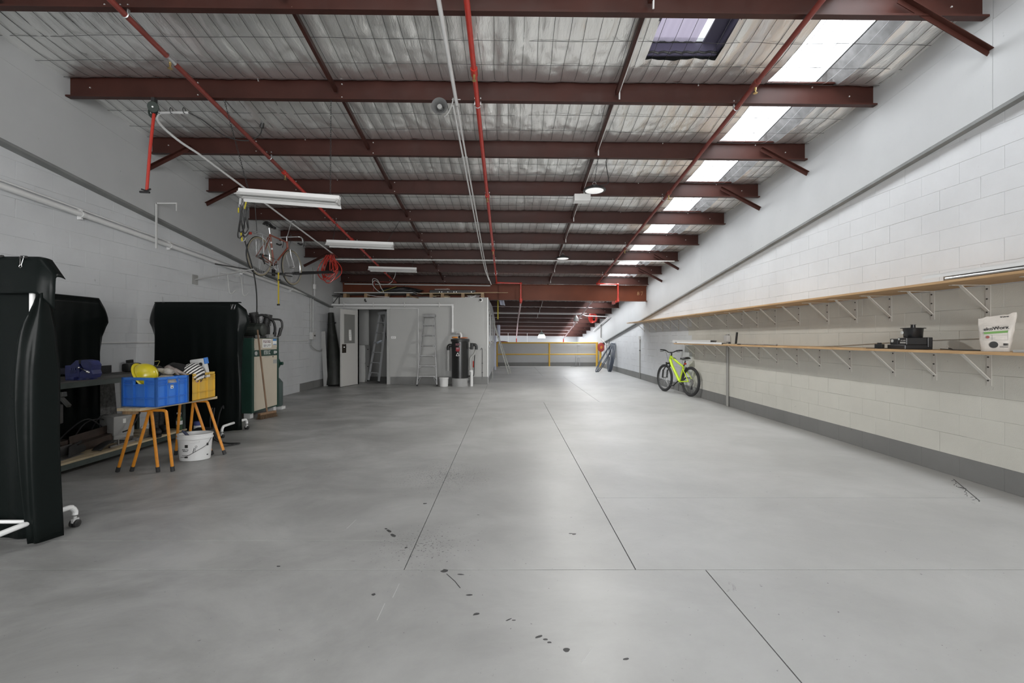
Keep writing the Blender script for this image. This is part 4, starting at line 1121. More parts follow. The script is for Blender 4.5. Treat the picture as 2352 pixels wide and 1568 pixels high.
hb1 = high_bay('nearest black round high bay lamp hung by a chain')
hb1.location = (1.27, 6.8, 3.51)
M_lit = bpy.data.materials.new('lit_lens'); M_lit.use_nodes = True
_b = M_lit.node_tree.nodes['Principled BSDF']; _b.inputs['Base Color'].default_value = (.8, .8, .8, 1); _b.inputs['Emission Color'].default_value = (1, 1, .98, 1); _b.inputs['Emission Strength'].default_value = .55
[c for c in hb1.children if c.name.startswith('lens')][0].data.materials[0] = M_lit
def lamp_light(x, y, z, p):
    d = bpy.data.lights.new('high_bay_light', 'AREA'); d.shape = 'DISK'; d.size = .26; d.energy = p; d.color = (1, .99, .96)
    o = bpy.data.objects.new('high_bay_light', d); COL.objects.link(o); o.location = (x, y, z-.02)
lamp_light(1.27, 6.8, 3.51, 90); lamp_light(1.30, 11.0, 3.235, 90); lamp_light(1.71, 23.76, 1.33, 25)
hb2 = dup(hb1, (1.30, 11.0, 3.235), label='smaller looking second black high bay lamp near the hall middle')
for o, yy, lab in ((hb1, 6.50, 'dark chain holding the nearest round high bay lamp'), (hb2, 11.42, 'dark chain holding the second round high bay lamp')):
    c = o.location; mb = MB(); chain_links(mb, (c.x, c.y, c.z+.13), (c.x, yy+.0, roof_z(c.x, yy)+.002)); tag(obj('hanging_chain', mb, M_dark), lab, 'chain')
mb = MB().tube(smooth_path([(1.34, 6.8, 3.58), (1.47, 6.78, 3.62), (1.44, 6.7, 3.75), (1.40, 6.6, 3.85), (1.40, 6.54, roof_z(1.4, 6.54))]), .006, 6)
solo('power_lead', mb, M_rubber, 'black curly lead above the nearest high bay lamp', 'cord', smooth=True)
t = thing('emergency_light', 'flat white box light fixed under a purlin beside the high bay lamp', 'light', (1.22, 7.72, 3.64), world=True)
zz = roof_z(1.22, 7.75)
obj('body', MB().bx(1.09, 1.36, 7.60, 7.80, zz-.13, zz-.02, bev=.01), M_whiteenamel, t)
obj('bracket', MB().bx(1.20, 1.25, 7.66, 7.74, zz-.02, zz), M_galv, t)
# far lamps
M_glow = bpy.data.materials.new('lit_lamp_skirt'); M_glow.use_nodes = True
_b = M_glow.node_tree.nodes['Principled BSDF']; _b.inputs['Base Color'].default_value = (.9, .95, .9, 1); _b.inputs['Emission Color'].default_value = (.95, 1, .93, 1); _b.inputs['Emission Strength'].default_value = 2.2
t = thing('bay_lamp', 'glowing lamp with pale skirt hung under the far purlins', 'lamp', (1.71, 23.76, roof_z(1.71, 23.79)-.415))
obj('skirt', MB().lathe([(.20, 0), (.19, .10), (.14, .19)], 24), M_glow, t, smooth=True)
obj('cap', MB().lathe([(.15, .19), (.10, .26), (.05, .31), (.02, .33), (.02, .42)], 20), mat('green_grey_cap', (.12, .15, .14), .4), t, smooth=True)
t = thing('bay_lamp', 'unlit grey bell lamp under the far purlins beside the red coil', 'lamp', (2.82, 19.2, 2.05))
obj('skirt', MB().lathe([(.12, 0), (.10, .12), (.05, .20), (.02, .24)], 20), M_grey, t, smooth=True)
obj('hook', MB().cyl((0, 0, .24), (0, 0, roof_z(2.82, 19.2)-2.05), .008), M_galv, t)
# red coil and white pipe run far right
mb = MB()
for k in range(5):
    c = Vector((3.46+.03*k, 19.0+.03*k, 2.17)); mb.tube([c+Vector((.15*math.cos(a)*(1-.08*k), .02*math.sin(3*a+k), .20*math.sin(a)*(1-.05*k))) for a in [2*PI*i/20 for i in range(20)]], .02, 6, closed=True)
solo('hose_coil', mb, M_redbright, 'bright red hose coil hung under the far purlins', 'hose', smooth=True)
pipe_thing('white_pipe', 'white pipe crossing the far purlins and dropping down the right wall', 'pipe', [(-.9, 18.85, roof_z(-.9, 18.85)-.03), (3.0, 18.85, roof_z(3, 18.85)-.03), (3.2, 18.85, roof_z(3, 18.85)-.10), (4.15, 19.0, roof_z(4, 19)-.10), (4.17, 22.6, 1.70)], .022, M_pvc)
# ================================================================== left-hand wall
# big drain pipe with a thin line above it
zp = lambda y: 2.875-.060*(y-4.656)
t = thing('drain_pipe', 'white drain pipe with saddles sloping along the left block wall', 'pipe', (XL+.05, 6, zp(6)), world=True)
obj('tube', MB().cyl((XL+.055, 1, zp(1)), (XL+.055, 13.25, zp(13.25)), .032, n=14), M_pvc, t, smooth=True)
for y in (5.55, 7.0, 8.9, 10.9):
    obj('saddle', MB().cyl((XL+.055, y-.02, zp(y)), (XL+.055, y+.02, zp(y)), .038).bx(XL+.001, XL+.05, y-.012, y+.012, zp(y)-.06, zp(y)+.06), M_pvc, t, smooth=True)
pipe_thing('thin_pipe', 'thin white pipe above the drain pipe on the left wall', 'pipe', [(XL+.02, 1, zp(1)+.07), (XL+.02, 13.2, zp(13.2)+.065)], .011, M_pvc)
pipe_thing('thin_pipe', 'thin white pipe at bench height along the left wall', 'pipe', [(XL+.02, 3, 1.272), (XL+.02, 11.9, 1.272)], .011, M_pvc)
t = thing('switch_box', 'grey switch box with two conduits above on the left wall', 'switch', (XL+.05, 12.1, 1.40), world=True)
obj('enclosure', MB().bx(XL+.002, XL+.09, 12.0, 12.20, 1.30, 1.49, bev=.006), M_lgrey, t)
obj('knob', MB().cyl((XL+.09, 12.1, 1.40), (XL+.115, 12.1, 1.40), .02), M_black, t, smooth=True)
for y in (12.03, 12.15): obj('conduit', MB().cyl((XL+.03, y, 1.49), (XL+.03, y, 2.42), .013), M_lgrey, t, smooth=True)
obj('flex_lead', MB().tube(smooth_path([(XL+.03, 12.05, 1.30), (XL+.05, 12.0, 1.15), (XL+.05, 12.3, 1.02), (XL+.03, 12.7, .98), (XL+.03, 12.75, 1.05)]), .010, 6), M_grey, t, smooth=True)
t = thing('cable_riser', 'perforated strip and white conduit rising on the upper left wall', 'conduit', (UL+.02, 12.0, 2.45), world=True)
obj('strip', MB().bx(UL+.001, UL+.012, 11.88, 11.93, 2.44, 3.17), M_grey, t)
obj('tube', MB().cyl((UL+.02, 12.02, 2.44), (UL+.02, 12.02, 3.1), .012), M_pvc, t, smooth=True)
obj('coupling_box', MB().bx(UL+.001, UL+.045, 11.98, 12.06, 2.62, 2.74), M_whiteenamel, t)
t = thing('wall_bracket', 'light grey right-angle pipe bracket on the left wall below the ledge', 'bracket', (UL, 6.6, 2.5), world=True)
obj('leg', MB().beam((UL+.02, 6.62, 2.62), (UL+.02, 6.62, 3.28), .02, .02), M_lgrey, t)
obj('arm', MB().beam((UL+.02, 6.62, 3.27), (UL+.32, 6.62, 3.27), .02, .02).beam((UL+.31, 6.62, 3.27), (UL+.31, 6.62, 3.16), .012, .012), M_lgrey, t)
mb = MB()
for dy in (0, .42):
    mb.tube(smooth_path([(XL+.02, 8.25+dy, 2.50), (XL+.16, 8.22+dy, 2.49), (XL+.20, 8.2+dy, 2.35), (XL+.22, 8.2+dy, 2.16), (XL+.27, 8.2+dy, 2.13), (XL+.33, 8.2+dy, 2.19)]), .008, 6)
solo('storage_hook', mb, M_lgrey, 'pair of bent grey wire storage hooks below the drain pipe', 'hook', smooth=True)
# bars across wall brackets
t = thing('rack_bracket', 'dark steel rack arm sticking out from the left wall under the hanging bicycle', 'bracket', (UL, 7.6, 2.46), world=True)
obj('arm', MB().beam((XL, 7.62, 2.30), (-4.22, 7.62, 2.475), .02, .02), M_grey, t)
obj('plate', MB().bx(XL, XL+.008, 7.55, 7.69, 2.22, 2.38), M_grey, t)
t = thing('rack_bracket', 'dark steel rack arm on the upper left wall beside the red hose coil', 'bracket', (UL, 10.0, 2.62), world=True)
obj('arm', MB().beam((UL, 9.95, 2.74), (-4.05, 9.95, 2.74), .02, .02), M_dark, t)
obj('plate', MB().bx(UL, UL+.008, 9.88, 10.02, 2.68, 2.82), M_dark, t)
solo('steel_bar', MB().beam((-4.56, 7.15, 2.485), (-4.12, 8.75, 2.503), .02, .018), M_dark, 'long dark steel bar lying under the hanging bicycle wheels', 'bar')
solo('steel_bar', MB().beam((-4.17, 8.5, 2.53), (-4.13, 10.2, 2.775), .018, .016), M_dark, 'dark steel bar rising toward the red hose coil', 'bar')
solo('rubber_strip', MB().beam((-4.20, 9.0, 2.60), (-4.05, 10.6, 2.86), .10, .012, up=(.6, 0, 1)).bx(-4.24, -4.10, 8.98, 9.02, 2.575, 2.62), M_rubber, 'flat black rubber strip between the bicycle and the red hose coil', 'strip')
# hanging road bicycle
M_oldred = mat('old_red_bronze_frame', (.22, .055, .030), .35, var=.25, vscale=6)
t = thing('bicycle', 'old red road bicycle with drop handlebar hung below the left purlins', 'bicycle', (-4.31, 7.95, 2.745))
t.rotation_euler = (0, math.radians(2.5), math.atan2(.98, .10))
R = .338; A = Vector((0, 0, 0)); Bx = Vector((.42, 0, -.065)); ST = Vector((.28, 0, .47)); HT = Vector((.80, 0, .47)); HB = Vector((.835, 0, .33)); FA = Vector((.985, 0, 0))
M_tan = mat('tan_sidewall', (.26, .23, .16), .6)
wheel(t, A, R, .018, M_tan, M_alu, .022, 36, name='rear_wheel', tread=M_rubber); wheel(t, FA, R, .018, M_tan, M_alu, .022, 36, name='front_wheel', tread=M_rubber)
fr = MB(); fr.tube([HT, HB], .018, 10); fr.tube([HB+Vector((-.005, 0, .02)), Bx], .0155, 10); fr.tube([HT+Vector((0, 0, -.02)), ST+Vector((.005, 0, -.02))], .014, 10); fr.tube([ST, Bx], .0155, 10)
for s in (-1, 1):
    fr.tube([ST+Vector((0, .01*s, -.03)), A+Vector((0, .06*s, 0))], .008, 8); fr.tube([Bx+Vector((0, .02*s, 0)), A+Vector((0, .06*s, 0))], .009, 8)
f = obj('frame', fr, M_oldred, t, smooth=True)
obj('white_band', MB().cyl(ST*.75+Bx*.25, ST*.7+Bx*.3, .0165).cyl(ST*.55+Bx*.45, ST*.5+Bx*.5, .0165), M_pvc, f, smooth=True)
fk = MB()
for s in (-1, 1): fk.tube(smooth_path([HB+Vector((.005, .045*s, -.01)), HB+Vector((.06, .05*s, -.17)), FA+Vector((-.03, .052*s, .06)), FA+Vector((0, .052*s, 0))]), .0105, 8)
fk.tube([HB+Vector((.004, -.05, 0)), HB+Vector((.004, .05, 0))], .013)
obj('fork', fk, M_alu, t, smooth=True)
bc = HT+Vector((.075, 0, .10))
obj('stem', MB().tube([HT, HT+Vector((-.01, 0, .085)), bc], .0115), M_alu, t, smooth=True)
pts = []
for s in (-1, 1):
    seg = smooth_path([bc, bc+Vector((0, .15*s, 0)), bc+Vector((.01, .205*s, 0)), bc+Vector((.07, .215*s, -.01)), bc+Vector((.105, .215*s, -.06)), bc+Vector((.08, .215*s, -.125)), bc+Vector((.0, .215*s, -.14)), bc+Vector((-.05, .215*s, -.14))])
    pts = ([p for p in seg[::-1]] if s < 0 else pts + seg[1:])
hb = obj('handlebar', MB().tube(pts, .0125, 10), M_alu, t, smooth=True)
for s in (-1, 1):
    obj('bar_tape', MB().tube(smooth_path([bc+Vector((.09, .215*s, -.115)), bc+Vector((.04, .215*s, -.14)), bc+Vector((-.055, .215*s, -.14))]), .0155, 10), M_black, hb, smooth=True)
    obj('brake_lever', MB().tube(smooth_path([bc+Vector((.09, .215*s, -.02)), bc+Vector((.15, .215*s, -.03)), bc+Vector((.16, .215*s, -.09)), bc+Vector((.13, .215*s, -.17))]), .006, 6).box(bc+Vector((.11, .215*s, -.02)), (.04, .025, .04), None, .006), M_dark, hb, smooth=True)
obj('control_cable', MB().tube(smooth_path([bc+Vector((.14, .2, -.02)), bc+Vector((.15, .1, .1)), bc+Vector((.06, .0, .06)), HB+Vector((.05, 0, .03))]), .003, 6).tube(smooth_path([bc+Vector((.14, -.2, -.02)), bc+Vector((.17, -.1, .1)), bc+Vector((.05, 0, .05)), HT+Vector((-.1, 0, -.02))]), .003, 6), M_rubber, hb)
sp = ST+Vector((-.03, 0, .10))
obj('seat_post', MB().tube([ST, sp], .0125), M_alu, t, smooth=True)
saddle(t, sp+Vector((0, 0, .05)), .28, .16, M_black)
crank(t, Bx, math.radians(110), M_alu, .098, 1)
ch = MB(); ch.tube([Bx+Vector((0, -.045, .098)), A+Vector((0, -.045, .045))], .004, 6); ch.tube([Bx+Vector((0, -.045, -.098)), A+Vector((.05, -.045, -.09)), A+Vector((.02, -.045, -.05))], .004, 6)
obj('chain', ch, M_dark, t)
obj('freewheel', MB().lathe([(.03, 0), (.052, .002), (.046, .014), (.036, .03)], 24, Matrix.Translation(A+Vector((0, -.028, 0))) @ Matrix.Rotation(PI/2, 4, 'X')), M_dark, t, smooth=True)
obj('derailleur', MB().tube([A+Vector((.0, -.06, -.02)), A+Vector((.04, -.06, -.06)), A+Vector((.07, -.055, -.12))], .012, 8), M_dark, t, smooth=True)
rk = MB()
for s in (-1, 1):
    rk.tube([(.02, .07*s, .03), (-.02, .06*s, .37)], .005, 6); rk.tube([(.22, .045*s, .39), (-.26, .06*s, .385)], .005, 6); rk.tube([(.02, .07*s, .03), (.12, .05*s, .39)], .005, 6)
for q in range(5): rk.tube([(-.25+.1*q, -.06, .386), (-.25+.1*q, .06, .386)], .004, 6)
obj('luggage_rack', rk, M_alu, t)
obj('rear_lamp', MB().box((-.27, 0, .33), (.03, .07, .04), None, .006), M_redbright, t)
mg = MB()
for c in (A, FA): mg.tube([c+Vector((math.cos(a), 0, math.sin(a)))*(R+.012) for a in [math.radians(d) for d in range(35 if c is A else 60, 160 if c is A else 110, 10)]], .010, 6)
obj('mudguard', mg, M_alu, t, smooth=True)
hk = thing('bicycle_hook', 'bent silver hook from purlin to the hanging bicycle handlebar', 'hook', (-4.22, 8.82, 3.3), world=True)
obj('rod', MB().tube(smooth_path([(-4.225, 8.78, 3.275), (-4.22, 8.80, 3.33), (-4.20, 8.90, 3.58), (-4.18, 8.95, 3.62), (-4.14, 8.97, 3.60), (-4.16, 9.0, roof_z(-4.2, 9.0)+.0)]), .007, 6), M_galv, hk, smooth=True)
solo('hanging_rope', MB().tube([(-4.30, 7.86, 3.13), (-4.31, 7.79, roof_z(-4.3, 7.79)+.005)], .006, 6), M_dark, 'dark rope holding the rear rack of the hanging bicycle', 'rope')
# cable hank with yellow ends
t = thing('cable_hank', 'hank of grey cables with yellow ends hung left of the hanging bicycle', 'cable', (-4.33, 7.5, 3.0), world=True)
random.seed(3)
for k in range(7):
    x = -4.34+.016*k; y = 7.45+random.uniform(-.03, .03)
    top = 3.50+random.uniform(-.05, .03); bot = 2.92+random.uniform(-.03, .12)
    sway = random.uniform(-.04, .05)
    obj('strand', MB().tube(smooth_path([(x, y, top), (x-.02+sway, y+.02, (top+bot)/2+.1), (x-.05+sway, y, bot+.07), (x-.015+sway, y-.02, bot), (x+.03+sway, y, bot+.08), (x+.02, y+.01, (top+bot)/2), (x+.03, y, top-.04)], 5), .009, 6), M_grey if k % 2 else M_dark, t, smooth=True)
obj('yellow_end', MB().cyl((-4.27, 7.44, 3.42), (-4.24, 7.44, 3.57), .012).cyl((-4.37, 7.44, 3.36), (-4.37, 7.44, 3.44), .012).cyl((-4.31, 7.44, 2.90), (-4.33, 7.44, 3.05), .012), mat('yellow_tape', (.6, .5, .03), .4), t, smooth=True)
obj('white_end', MB().beam((-4.36, 7.46, 3.46), (-4.345, 7.46, 3.60), .03, .02), M_pvc, t)
obj('hanger', MB().tube(smooth_path([(-4.32, 7.46, 3.48), (-4.30, 7.5, 3.62), (-4.29, 7.72, 3.72), (-4.28, 7.78, roof_z(-4.3, 7.79)+.004)]), .006, 6), M_galv, t)
mb = MB().tube(smooth_path([(-4.31, 7.50, 2.95), (-4.30, 7.75, 2.45), (-4.33, 7.9, 2.1), (-4.38, 8.0, 1.75), (-4.42, 8.05, 1.5), (-4.45, 8.02, 1.595)]), .011, 8)
solo('supply_cable', mb, M_dark, 'grey supply cable dropping from the cable hank to the green compressor', 'cable', smooth=True)
t = thing('yellow_strap', 'yellow strap hanging with a black buckle below the hanging bicycle', 'strap', (-4.15, 8.3, 1.9), world=True)
obj('webbing', MB().bx(-4.162, -4.138, 8.293, 8.297, 1.93, 2.515), mat('yellow_web', (.50, .38, .02), .6), t)
obj('buckle', MB().box((-4.15, 8.29, 1.935), (.05, .014, .03)).box((-4.13, 8.29, 2.38), (.04, .012, .03)), M_black, t)
# red hose hank
t = thing('hose_hank', 'tangled hank of red air hose hung from the purlin', 'hose', (-4.27, 11.0, 2.7), world=True)
random.seed(11)
for k in range(9):
    cx = -4.27+random.uniform(-.07, .07); rw = random.uniform(.09, .20); h = random.uniform(.40, .66); yy = 10.95+random.uniform(-.10, .10)
    obj('loop', MB().tube(smooth_path([(-4.27+.02*k-.08, yy, 3.30), (cx-rw, yy+.05, 3.22-h*.35), (cx-rw*.9, yy, 3.28-h*.8), (cx, yy-.03, 3.28-h), (cx+rw, yy, 3.28-h*.75), (cx+rw*.95, yy+.03, 3.22-h*.3), (-4.25+.02*k-.06, yy, 3.30)], 5), .011, 6), M_redbright, t, smooth=True)
obj('tie_cord', MB().tube(smooth_path([(-4.27, 10.95, 3.27), (-4.24, 11.05, 3.36), (-4.26, 11.43, roof_z(-4.26, 11.44)+.005)]), .02, 6), M_reddull, t)
# bent white conduit with plug lead
t = thing('bent_conduit', 'white conduit with a curved end running under the left purlins', 'conduit', (-4.3, 7, 3.9), world=True)
pts = smooth_path([(-3.98, 5.72, 4.135), (-4.20, 5.72, 4.135), (-4.36, 5.74, 4.13), (-4.45, 5.86, 4.07), (-4.43, 6.15, 3.985), (-4.385, 6.5, roof_z(-4.38, 6.5)-.015)], 6) + [(-4.24, 11.1, roof_z(-4.24, 11.1)-.015)]
obj('tube', MB().tube(pts, .016, 8), M_pvc, t, smooth=True)
tie = MB()
for x in (-4.34, -4.18, -4.02): tie.tube([(x, 5.70+.028*math.cos(a), 4.15+.035*math.sin(a)) for a in [2*PI*k/10 for k in range(10)]], .004, 5, closed=True)
obj('cable_tie', tie, M_black, t)
obj('plug_lead', MB().tube(smooth_path([(-3.98, 5.72, 4.135), (-3.86, 5.8, 4.08), (-3.68, 6.0, 3.96), (-3.45, 6.1, 3.95), (-3.30, 6.1, 4.03), (-3.24, 6.05, 4.12)]), .007, 6), M_black, t, smooth=True)
pl = MB().tube([(-3.25, 6.05, 4.10), (-3.22, 6.04, 4.19)], .028, 8, r2=.016); pl.tube([(-3.22, 6.04, 4.19), (-3.21, 6.1, 4.225)], .006)
obj('plug', pl, M_black, t, smooth=True)
# red drop pole with two discs
t = thing('lifting_pole', 'red pole with two dark discs at its top hung by the upper left wall', 'pole', (-4.2, 5.25, 3.0), world=True)
obj('rod', MB().tube([(-4.06, 5.27, 3.93), (-4.10, 5.26, 3.5), (-4.13, 5.25, 3.02)], .016, 8), M_redbright, t, smooth=True)
for c, d in (((-4.02, 5.20, 3.945), (.2, -.92, -.3)), ((-4.125, 5.32, 3.935), (-.3, -.9, -.3))):
    q = Vector(d).to_track_quat('Z', 'Y').to_matrix().to_4x4()
    dsc = obj('disc', MB().lathe([(.02, -.03), (.055, -.012), (.060, 0), (.056, .006)], 24, Matrix.Translation(c) @ q), mat('green_black_rubber', (.018, .028, .022), .5), t, smooth=True)
    obj('bolt', MB().lathe([(.010, .006), (.010, .014)], 8, Matrix.Translation(c) @ q), M_bolt, dsc)
obj('clevis', MB().bx(-4.085, -4.045, 5.25, 5.30, 3.90, 4.08), M_dark, t)
obj('foot_handle', MB().tube([(-4.19, 5.25, 3.03), (-4.13, 5.25, 3.01), (-4.08, 5.24, 3.03)], .010, 6).tube([(-4.185, 5.22, 2.99), (-4.075, 5.22, 2.985)], .013, 6), M_dark, t, smooth=True)

# ================================================================== welding screens
def castor(parent, c, yaw=0):
    c = Vector(c)
    k = obj('castor', MB().cyl(c+Vector((0, 0, .075)), c+Vector((0, 0, .045)), .010).box(c+Vector((0, 0, .045)), (.022, .045, .03), None, .004), M_lgrey, parent)
    for s in (-1, 1):
        M = Matrix.Translation(c+Vector((.016*s, 0, .026))) @ Matrix.Rotation(PI/2, 4, 'Y')
        wl = obj('castor_wheel', MB().lathe([(.020, -.009), (.026, -.006), (.026, .006), (.020, .009)], 18, M), M_dark, k, smooth=True)
def screen_frame(t, x0, x1, y, H_, feet=True, z_bar=1.80):
    r = .0155
    for x in (x0, x1):
        obj('upright', MB().cyl((x, y, .13), (x, y, z_bar), r), M_whiteenamel, t, smooth=True)
        f = obj('foot', MB().tube(smooth_path([(x, y-.29, .085), (x, y-.29, .11), (x, y-.265, .142), (x, y-.21, .152), (x, y+.21, .152), (x, y+.265, .142), (x, y+.29, .11), (x, y+.29, .085)], 4), .017, 10), M_whiteenamel, t, smooth=True)
        if feet:
            castor(f, (x, y-.29, 0.0)); castor(f, (x, y+.29, 0.0))
    obj('cross_bar', MB().cyl((x0, y, z_bar), (x1, y, z_bar), r).cyl((x0, y, .152), (x1, y, .152), .012), M_whiteenamel, t, smooth=True)
def clip_mesh(parent, c, up):
    mb = MB(); c = Vector(c)
    mb.prism([(-.018, -.012), (.018, -.012), (.006, .006), (-.006, .006)], .034, Matrix.Translation(c+Vector((-.017, 0, 0))) @ Matrix.Rotation(PI/2, 4, 'Y') @ Matrix.Rotation(PI/2, 4, 'Z'))
    k = obj('binder_clip', mb, M_black, parent)
    s = 1 if up else -1
    obj('clip_wire', MB().tube([c+Vector((-.012, -.012, .0)), c+Vector((-.004, -.02, .055*s)), c+Vector((-.010, -.022, .066*s)), c+Vector((0, -.023, .074*s)), c+Vector((.010, -.022, .066*s)), c+Vector((.004, -.02, .055*s)), c+Vector((.012, -.012, 0))], .0016, 5), M_chrome, k)
# nearest screen, partly out of the picture
t = thing('welding_screen', 'tall black vinyl welding screen nearest on the left, white castor feet', 'screen', (-3.6, 2.95, 0), world=True)
screen_frame(t, -4.25, -3.055, 2.95, 1.85)
mb = MB()
mb.grid(lambda u, v: Vector((-4.5+1.50*u, 2.985+.012*math.sin(u*17)*v+.012*math.sin(u*41)*v, .035+.01*math.sin(u*13)+1.79*(1-v))), 50, 16); mb.thick = .003
obj('curtain', mb, M_vinyl, t, smooth=True)
mb = MB()
def flap(u, v):           # strip doubled over the bar, ear beyond the post
    x = -4.5 + 1.60*u; e = max(0, x+2.985)
    ang = v*PI*.5
    if v < .25: yy = 2.99-.065*(v/.25); zz = 1.845+.006*math.sin(v*12)
    else:
        q = (v-.25)/.75; yy = 2.925-.012*math.sin(q*3)-.015*math.sin(u*23)*q; zz = 1.845-.232*q
    b = max(0, x+3.10)
    zz -= e*1.55*(1-.2*v)
    yy += -.22*b*(v-.45) + .6*e*v
    xx = x - .55*e*max(0, v-.55)
    return Vector((xx, yy, zz))
mb.grid(flap, 60, 18); mb.thick = .003
obj('top_flap', mb, M_vinyl, t, smooth=True)
Rp = smooth_path([(-2.965, 2.955, 1.62), (-2.965, 2.985, 1.52), (-2.955, 3.0, 1.37), (-2.95, 3.0, 1.25), (-2.955, 3.02, 1.08), (-2.965, 3.03, .60), (-2.955, 3.05, .020)], 5)
Lp = smooth_path([(-2.985, 2.93, 1.60), (-3.005, 2.895, 1.50), (-3.045, 2.87, 1.37), (-3.06, 2.86, 1.15), (-3.065, 2.86, .85), (-3.055, 2.88, .40), (-3.055, 2.92, .022)], 5)
mb = MB(); nL = len(Rp)-1
def fold(u, v):
    i = min(nL, int(round(v*nL))); p = Lp[i].lerp(Rp[i], u)
    b = math.sin(PI*u)*.045 + .012*math.sin(u*9+v*3)
    return p + Vector((.25*b*(1-v), -b, 0))
mb.grid(fold, 16, nL); mb.thick = .003
obj('side_fold', mb, M_vinyl, t, smooth=True)
clip_mesh(t, (-3.075, 2.918, 1.845), False); clip_mesh(t, (-3.24, 2.93, 1.852), True)
# generic drape
def drape(t, P0, P1, z0, z1, out, ear=.12, flap_l=.0, seed=0):
    """sheet from P0 to P1 along the bar (plan points); out = plan normal to the viewer"""
    P0 = Vector((*P0, 0)); P1 = Vector((*P1, 0)); d = (P1-P0); L = d.length; dn = d.normalized(); o = Vector((*out, 0))
    mb = MB(); tot = L+2*ear
    def f(u, v):
        s = -ear + tot*u
        e = max(0, -s, s-L); sg = -1 if s < 0 else 1
        z = z0-(z0-z1)*v
        curl = e*(.75+.5*math.sin(v*5+seed))
        drop = e*1.1*max(0, 1-v*2.2)
        stick = max(0, math.sin(min(1, v*4.5)*PI))*.45*e if v < .22 else 0
        inn = e*(.55*min(1, v*3)) if v > .12 else 0
        p = P0 + dn*(s - sg*inn + sg*stick) - o*curl*.6
        fold_ = .010*math.sin(s*14+seed)*v + .006*math.sin(s*37+seed*2)*v
        return p + o*(.036+fold_) + Vector((0, 0, z-drop + .008*math.sin(s*11+seed)*v))
    mb.grid(f, 60, 26); mb.thick = .003
    obj('curtain', mb, M_vinyl, t, smooth=True)
    mb = MB(); mb.grid(lambda u, v: P0-dn*.02+dn*(L+.04)*u + o*(.024-.05*v) + Vector((0, 0, z0+.012*math.sin(v*PI))), 10, 6); mb.thick = .003
    obj('top_hem', mb, M_vinyl, t, smooth=True)
t = thing('welding_screen', 'black vinyl welding screen standing across before the green compressor', 'screen', (-4.35, 6.42, 0), world=True)
screen_frame(t, -4.90, -3.82, 6.42, 1.82, z_bar=1.80)
drape(t, (-4.91, 6.42), (-3.76, 6.42), 1.825, .045, (0, -1), .085, seed=1)
clip_mesh(t, (-4.80, 6.40, 1.83), True)
for x in (-3.84, -3.80): clip_mesh(t, (x, 6.395, 1.80), False)
t = thing('welding_screen', 'black vinyl welding screen standing along the wall behind the vise', 'screen', (-5.02, 5.1, 0), world=True)
r = .0155
for y in (4.45, 5.60): obj('upright', MB().cyl((-5.02, y, .0), (-5.02, y, 1.78), r), M_whiteenamel, t, smooth=True)
obj('cross_bar', MB().cyl((-5.02, 4.45, 1.78), (-5.02, 5.60, 1.78), r), M_whiteenamel, t, smooth=True)
drape(t, (-5.02, 4.42), (-5.02, 5.60), 1.81, .06, (1, 0), .10, seed=4)
mb = MB()
for k in range(5): mb.bx(-4.9895, -4.985, 4.93+.025*k, 4.945+.025*k, 1.655, 1.668)
for k in range(3): mb.bx(-4.9895, -4.985, 4.95+.028*k, 4.97+.028*k, 1.635, 1.643)
obj('maker_mark', mb, M_grey, t, kind='stuff')

# ================================================================== workbench
M_bench = mat('dark_green_bench_paint', (.045, .058, .052), .45, var=.35, vscale=6)
M_btop = mat('worn_dark_bench_top', (.07, .065, .06), .5, var=.35, vscale=5)
t = thing('workbench', 'dark green steel workbench with a timber shelf near the floor', 'workbench', (-4.6, 5.0, 0), world=True)
BX0, BX1, BY0, BY1 = -4.94, -4.27, 3.75, 6.10
obj('bench_top', MB().bx(BX0, BX1, BY0, BY1, .895, .905), M_btop, t)
obj('apron', MB().bx(BX1-.012, BX1, BY0, BY1, .842, .897).bx(BX0, BX0+.012, BY0, BY1, .842, .897).bx(BX0, BX1, BY1-.012, BY1, .842, .897), M_bench, t)
for x in (BX0+.03, BX1-.03):
    for y in (BY0+.03, 4.98, BY1-.03):
        if y == 4.98 and x > -4.5: continue
        obj('leg', MB().bx(x-.022, x+.022, y-.022, y+.022, 0, .85), M_bench, t)
obj('shelf_rail', MB().bx(BX1-.04, BX1, BY0, BY1, .055, .11).bx(BX0, BX0+.04, BY0, BY1, .055, .11), M_bench, t)
for a, b in ((BY0, 4.72), (4.723, 5.6), (5.603, BY1)): obj('shelf_board', MB().bx(BX0, BX1+.004, a, b, .111, .132, bev=.001), M_pine, t)
# vise
t = thing('bench_vise', 'navy blue cast bench vise with a steel handle on the workbench', 'vise', (-4.41, 4.72, .905))
M = M_navy
obj('base', MB().lathe([(.085, 0), (.085, .018), (.06, .026)], 24, Matrix.Translation((.05, .03, 0))).bx(-.055, .03, -.09, -.03, 0, .032, bev=.006), M, t, smooth=True)
obj('front_body', MB().box((-.02, 0, .085), (.145, .11, .125), None, .006).bx(-.045, .045, -.04, .05, .02, .05).bx(.04, .058, -.058, .058, .03, .14, bev=.004), M, t)
obj('slide', MB().bx(-.20, .05, -.032, .032, .055, .118, bev=.005), mat('dark_navy_slide', (.015, .016, .03), .35, .3), t)
mb = MB(); mb.prism([(.045, .02), (.17, .02), (.19, .06), (.175, .10), (.185, .15), (.155, .195), (.09, .205), (.07, .195), (.07, .16), (.10, .11), (.06, .08)], .11, Matrix(((1, 0, 0, 0), (0, 0, 1, -.055), (0, 1, 0, 0), (0, 0, 0, 1))))
obj('rear_jaw', mb, M, t)
mb = MB(); mb.prism([(-.04, .145), (.052, .145), (.052, .20), (.02, .20)], .11, Matrix(((1, 0, 0, 0), (0, 0, 1, -.055), (0, 1, 0, 0), (0, 0, 0, 1))))
obj('front_jaw', mb, M, t)
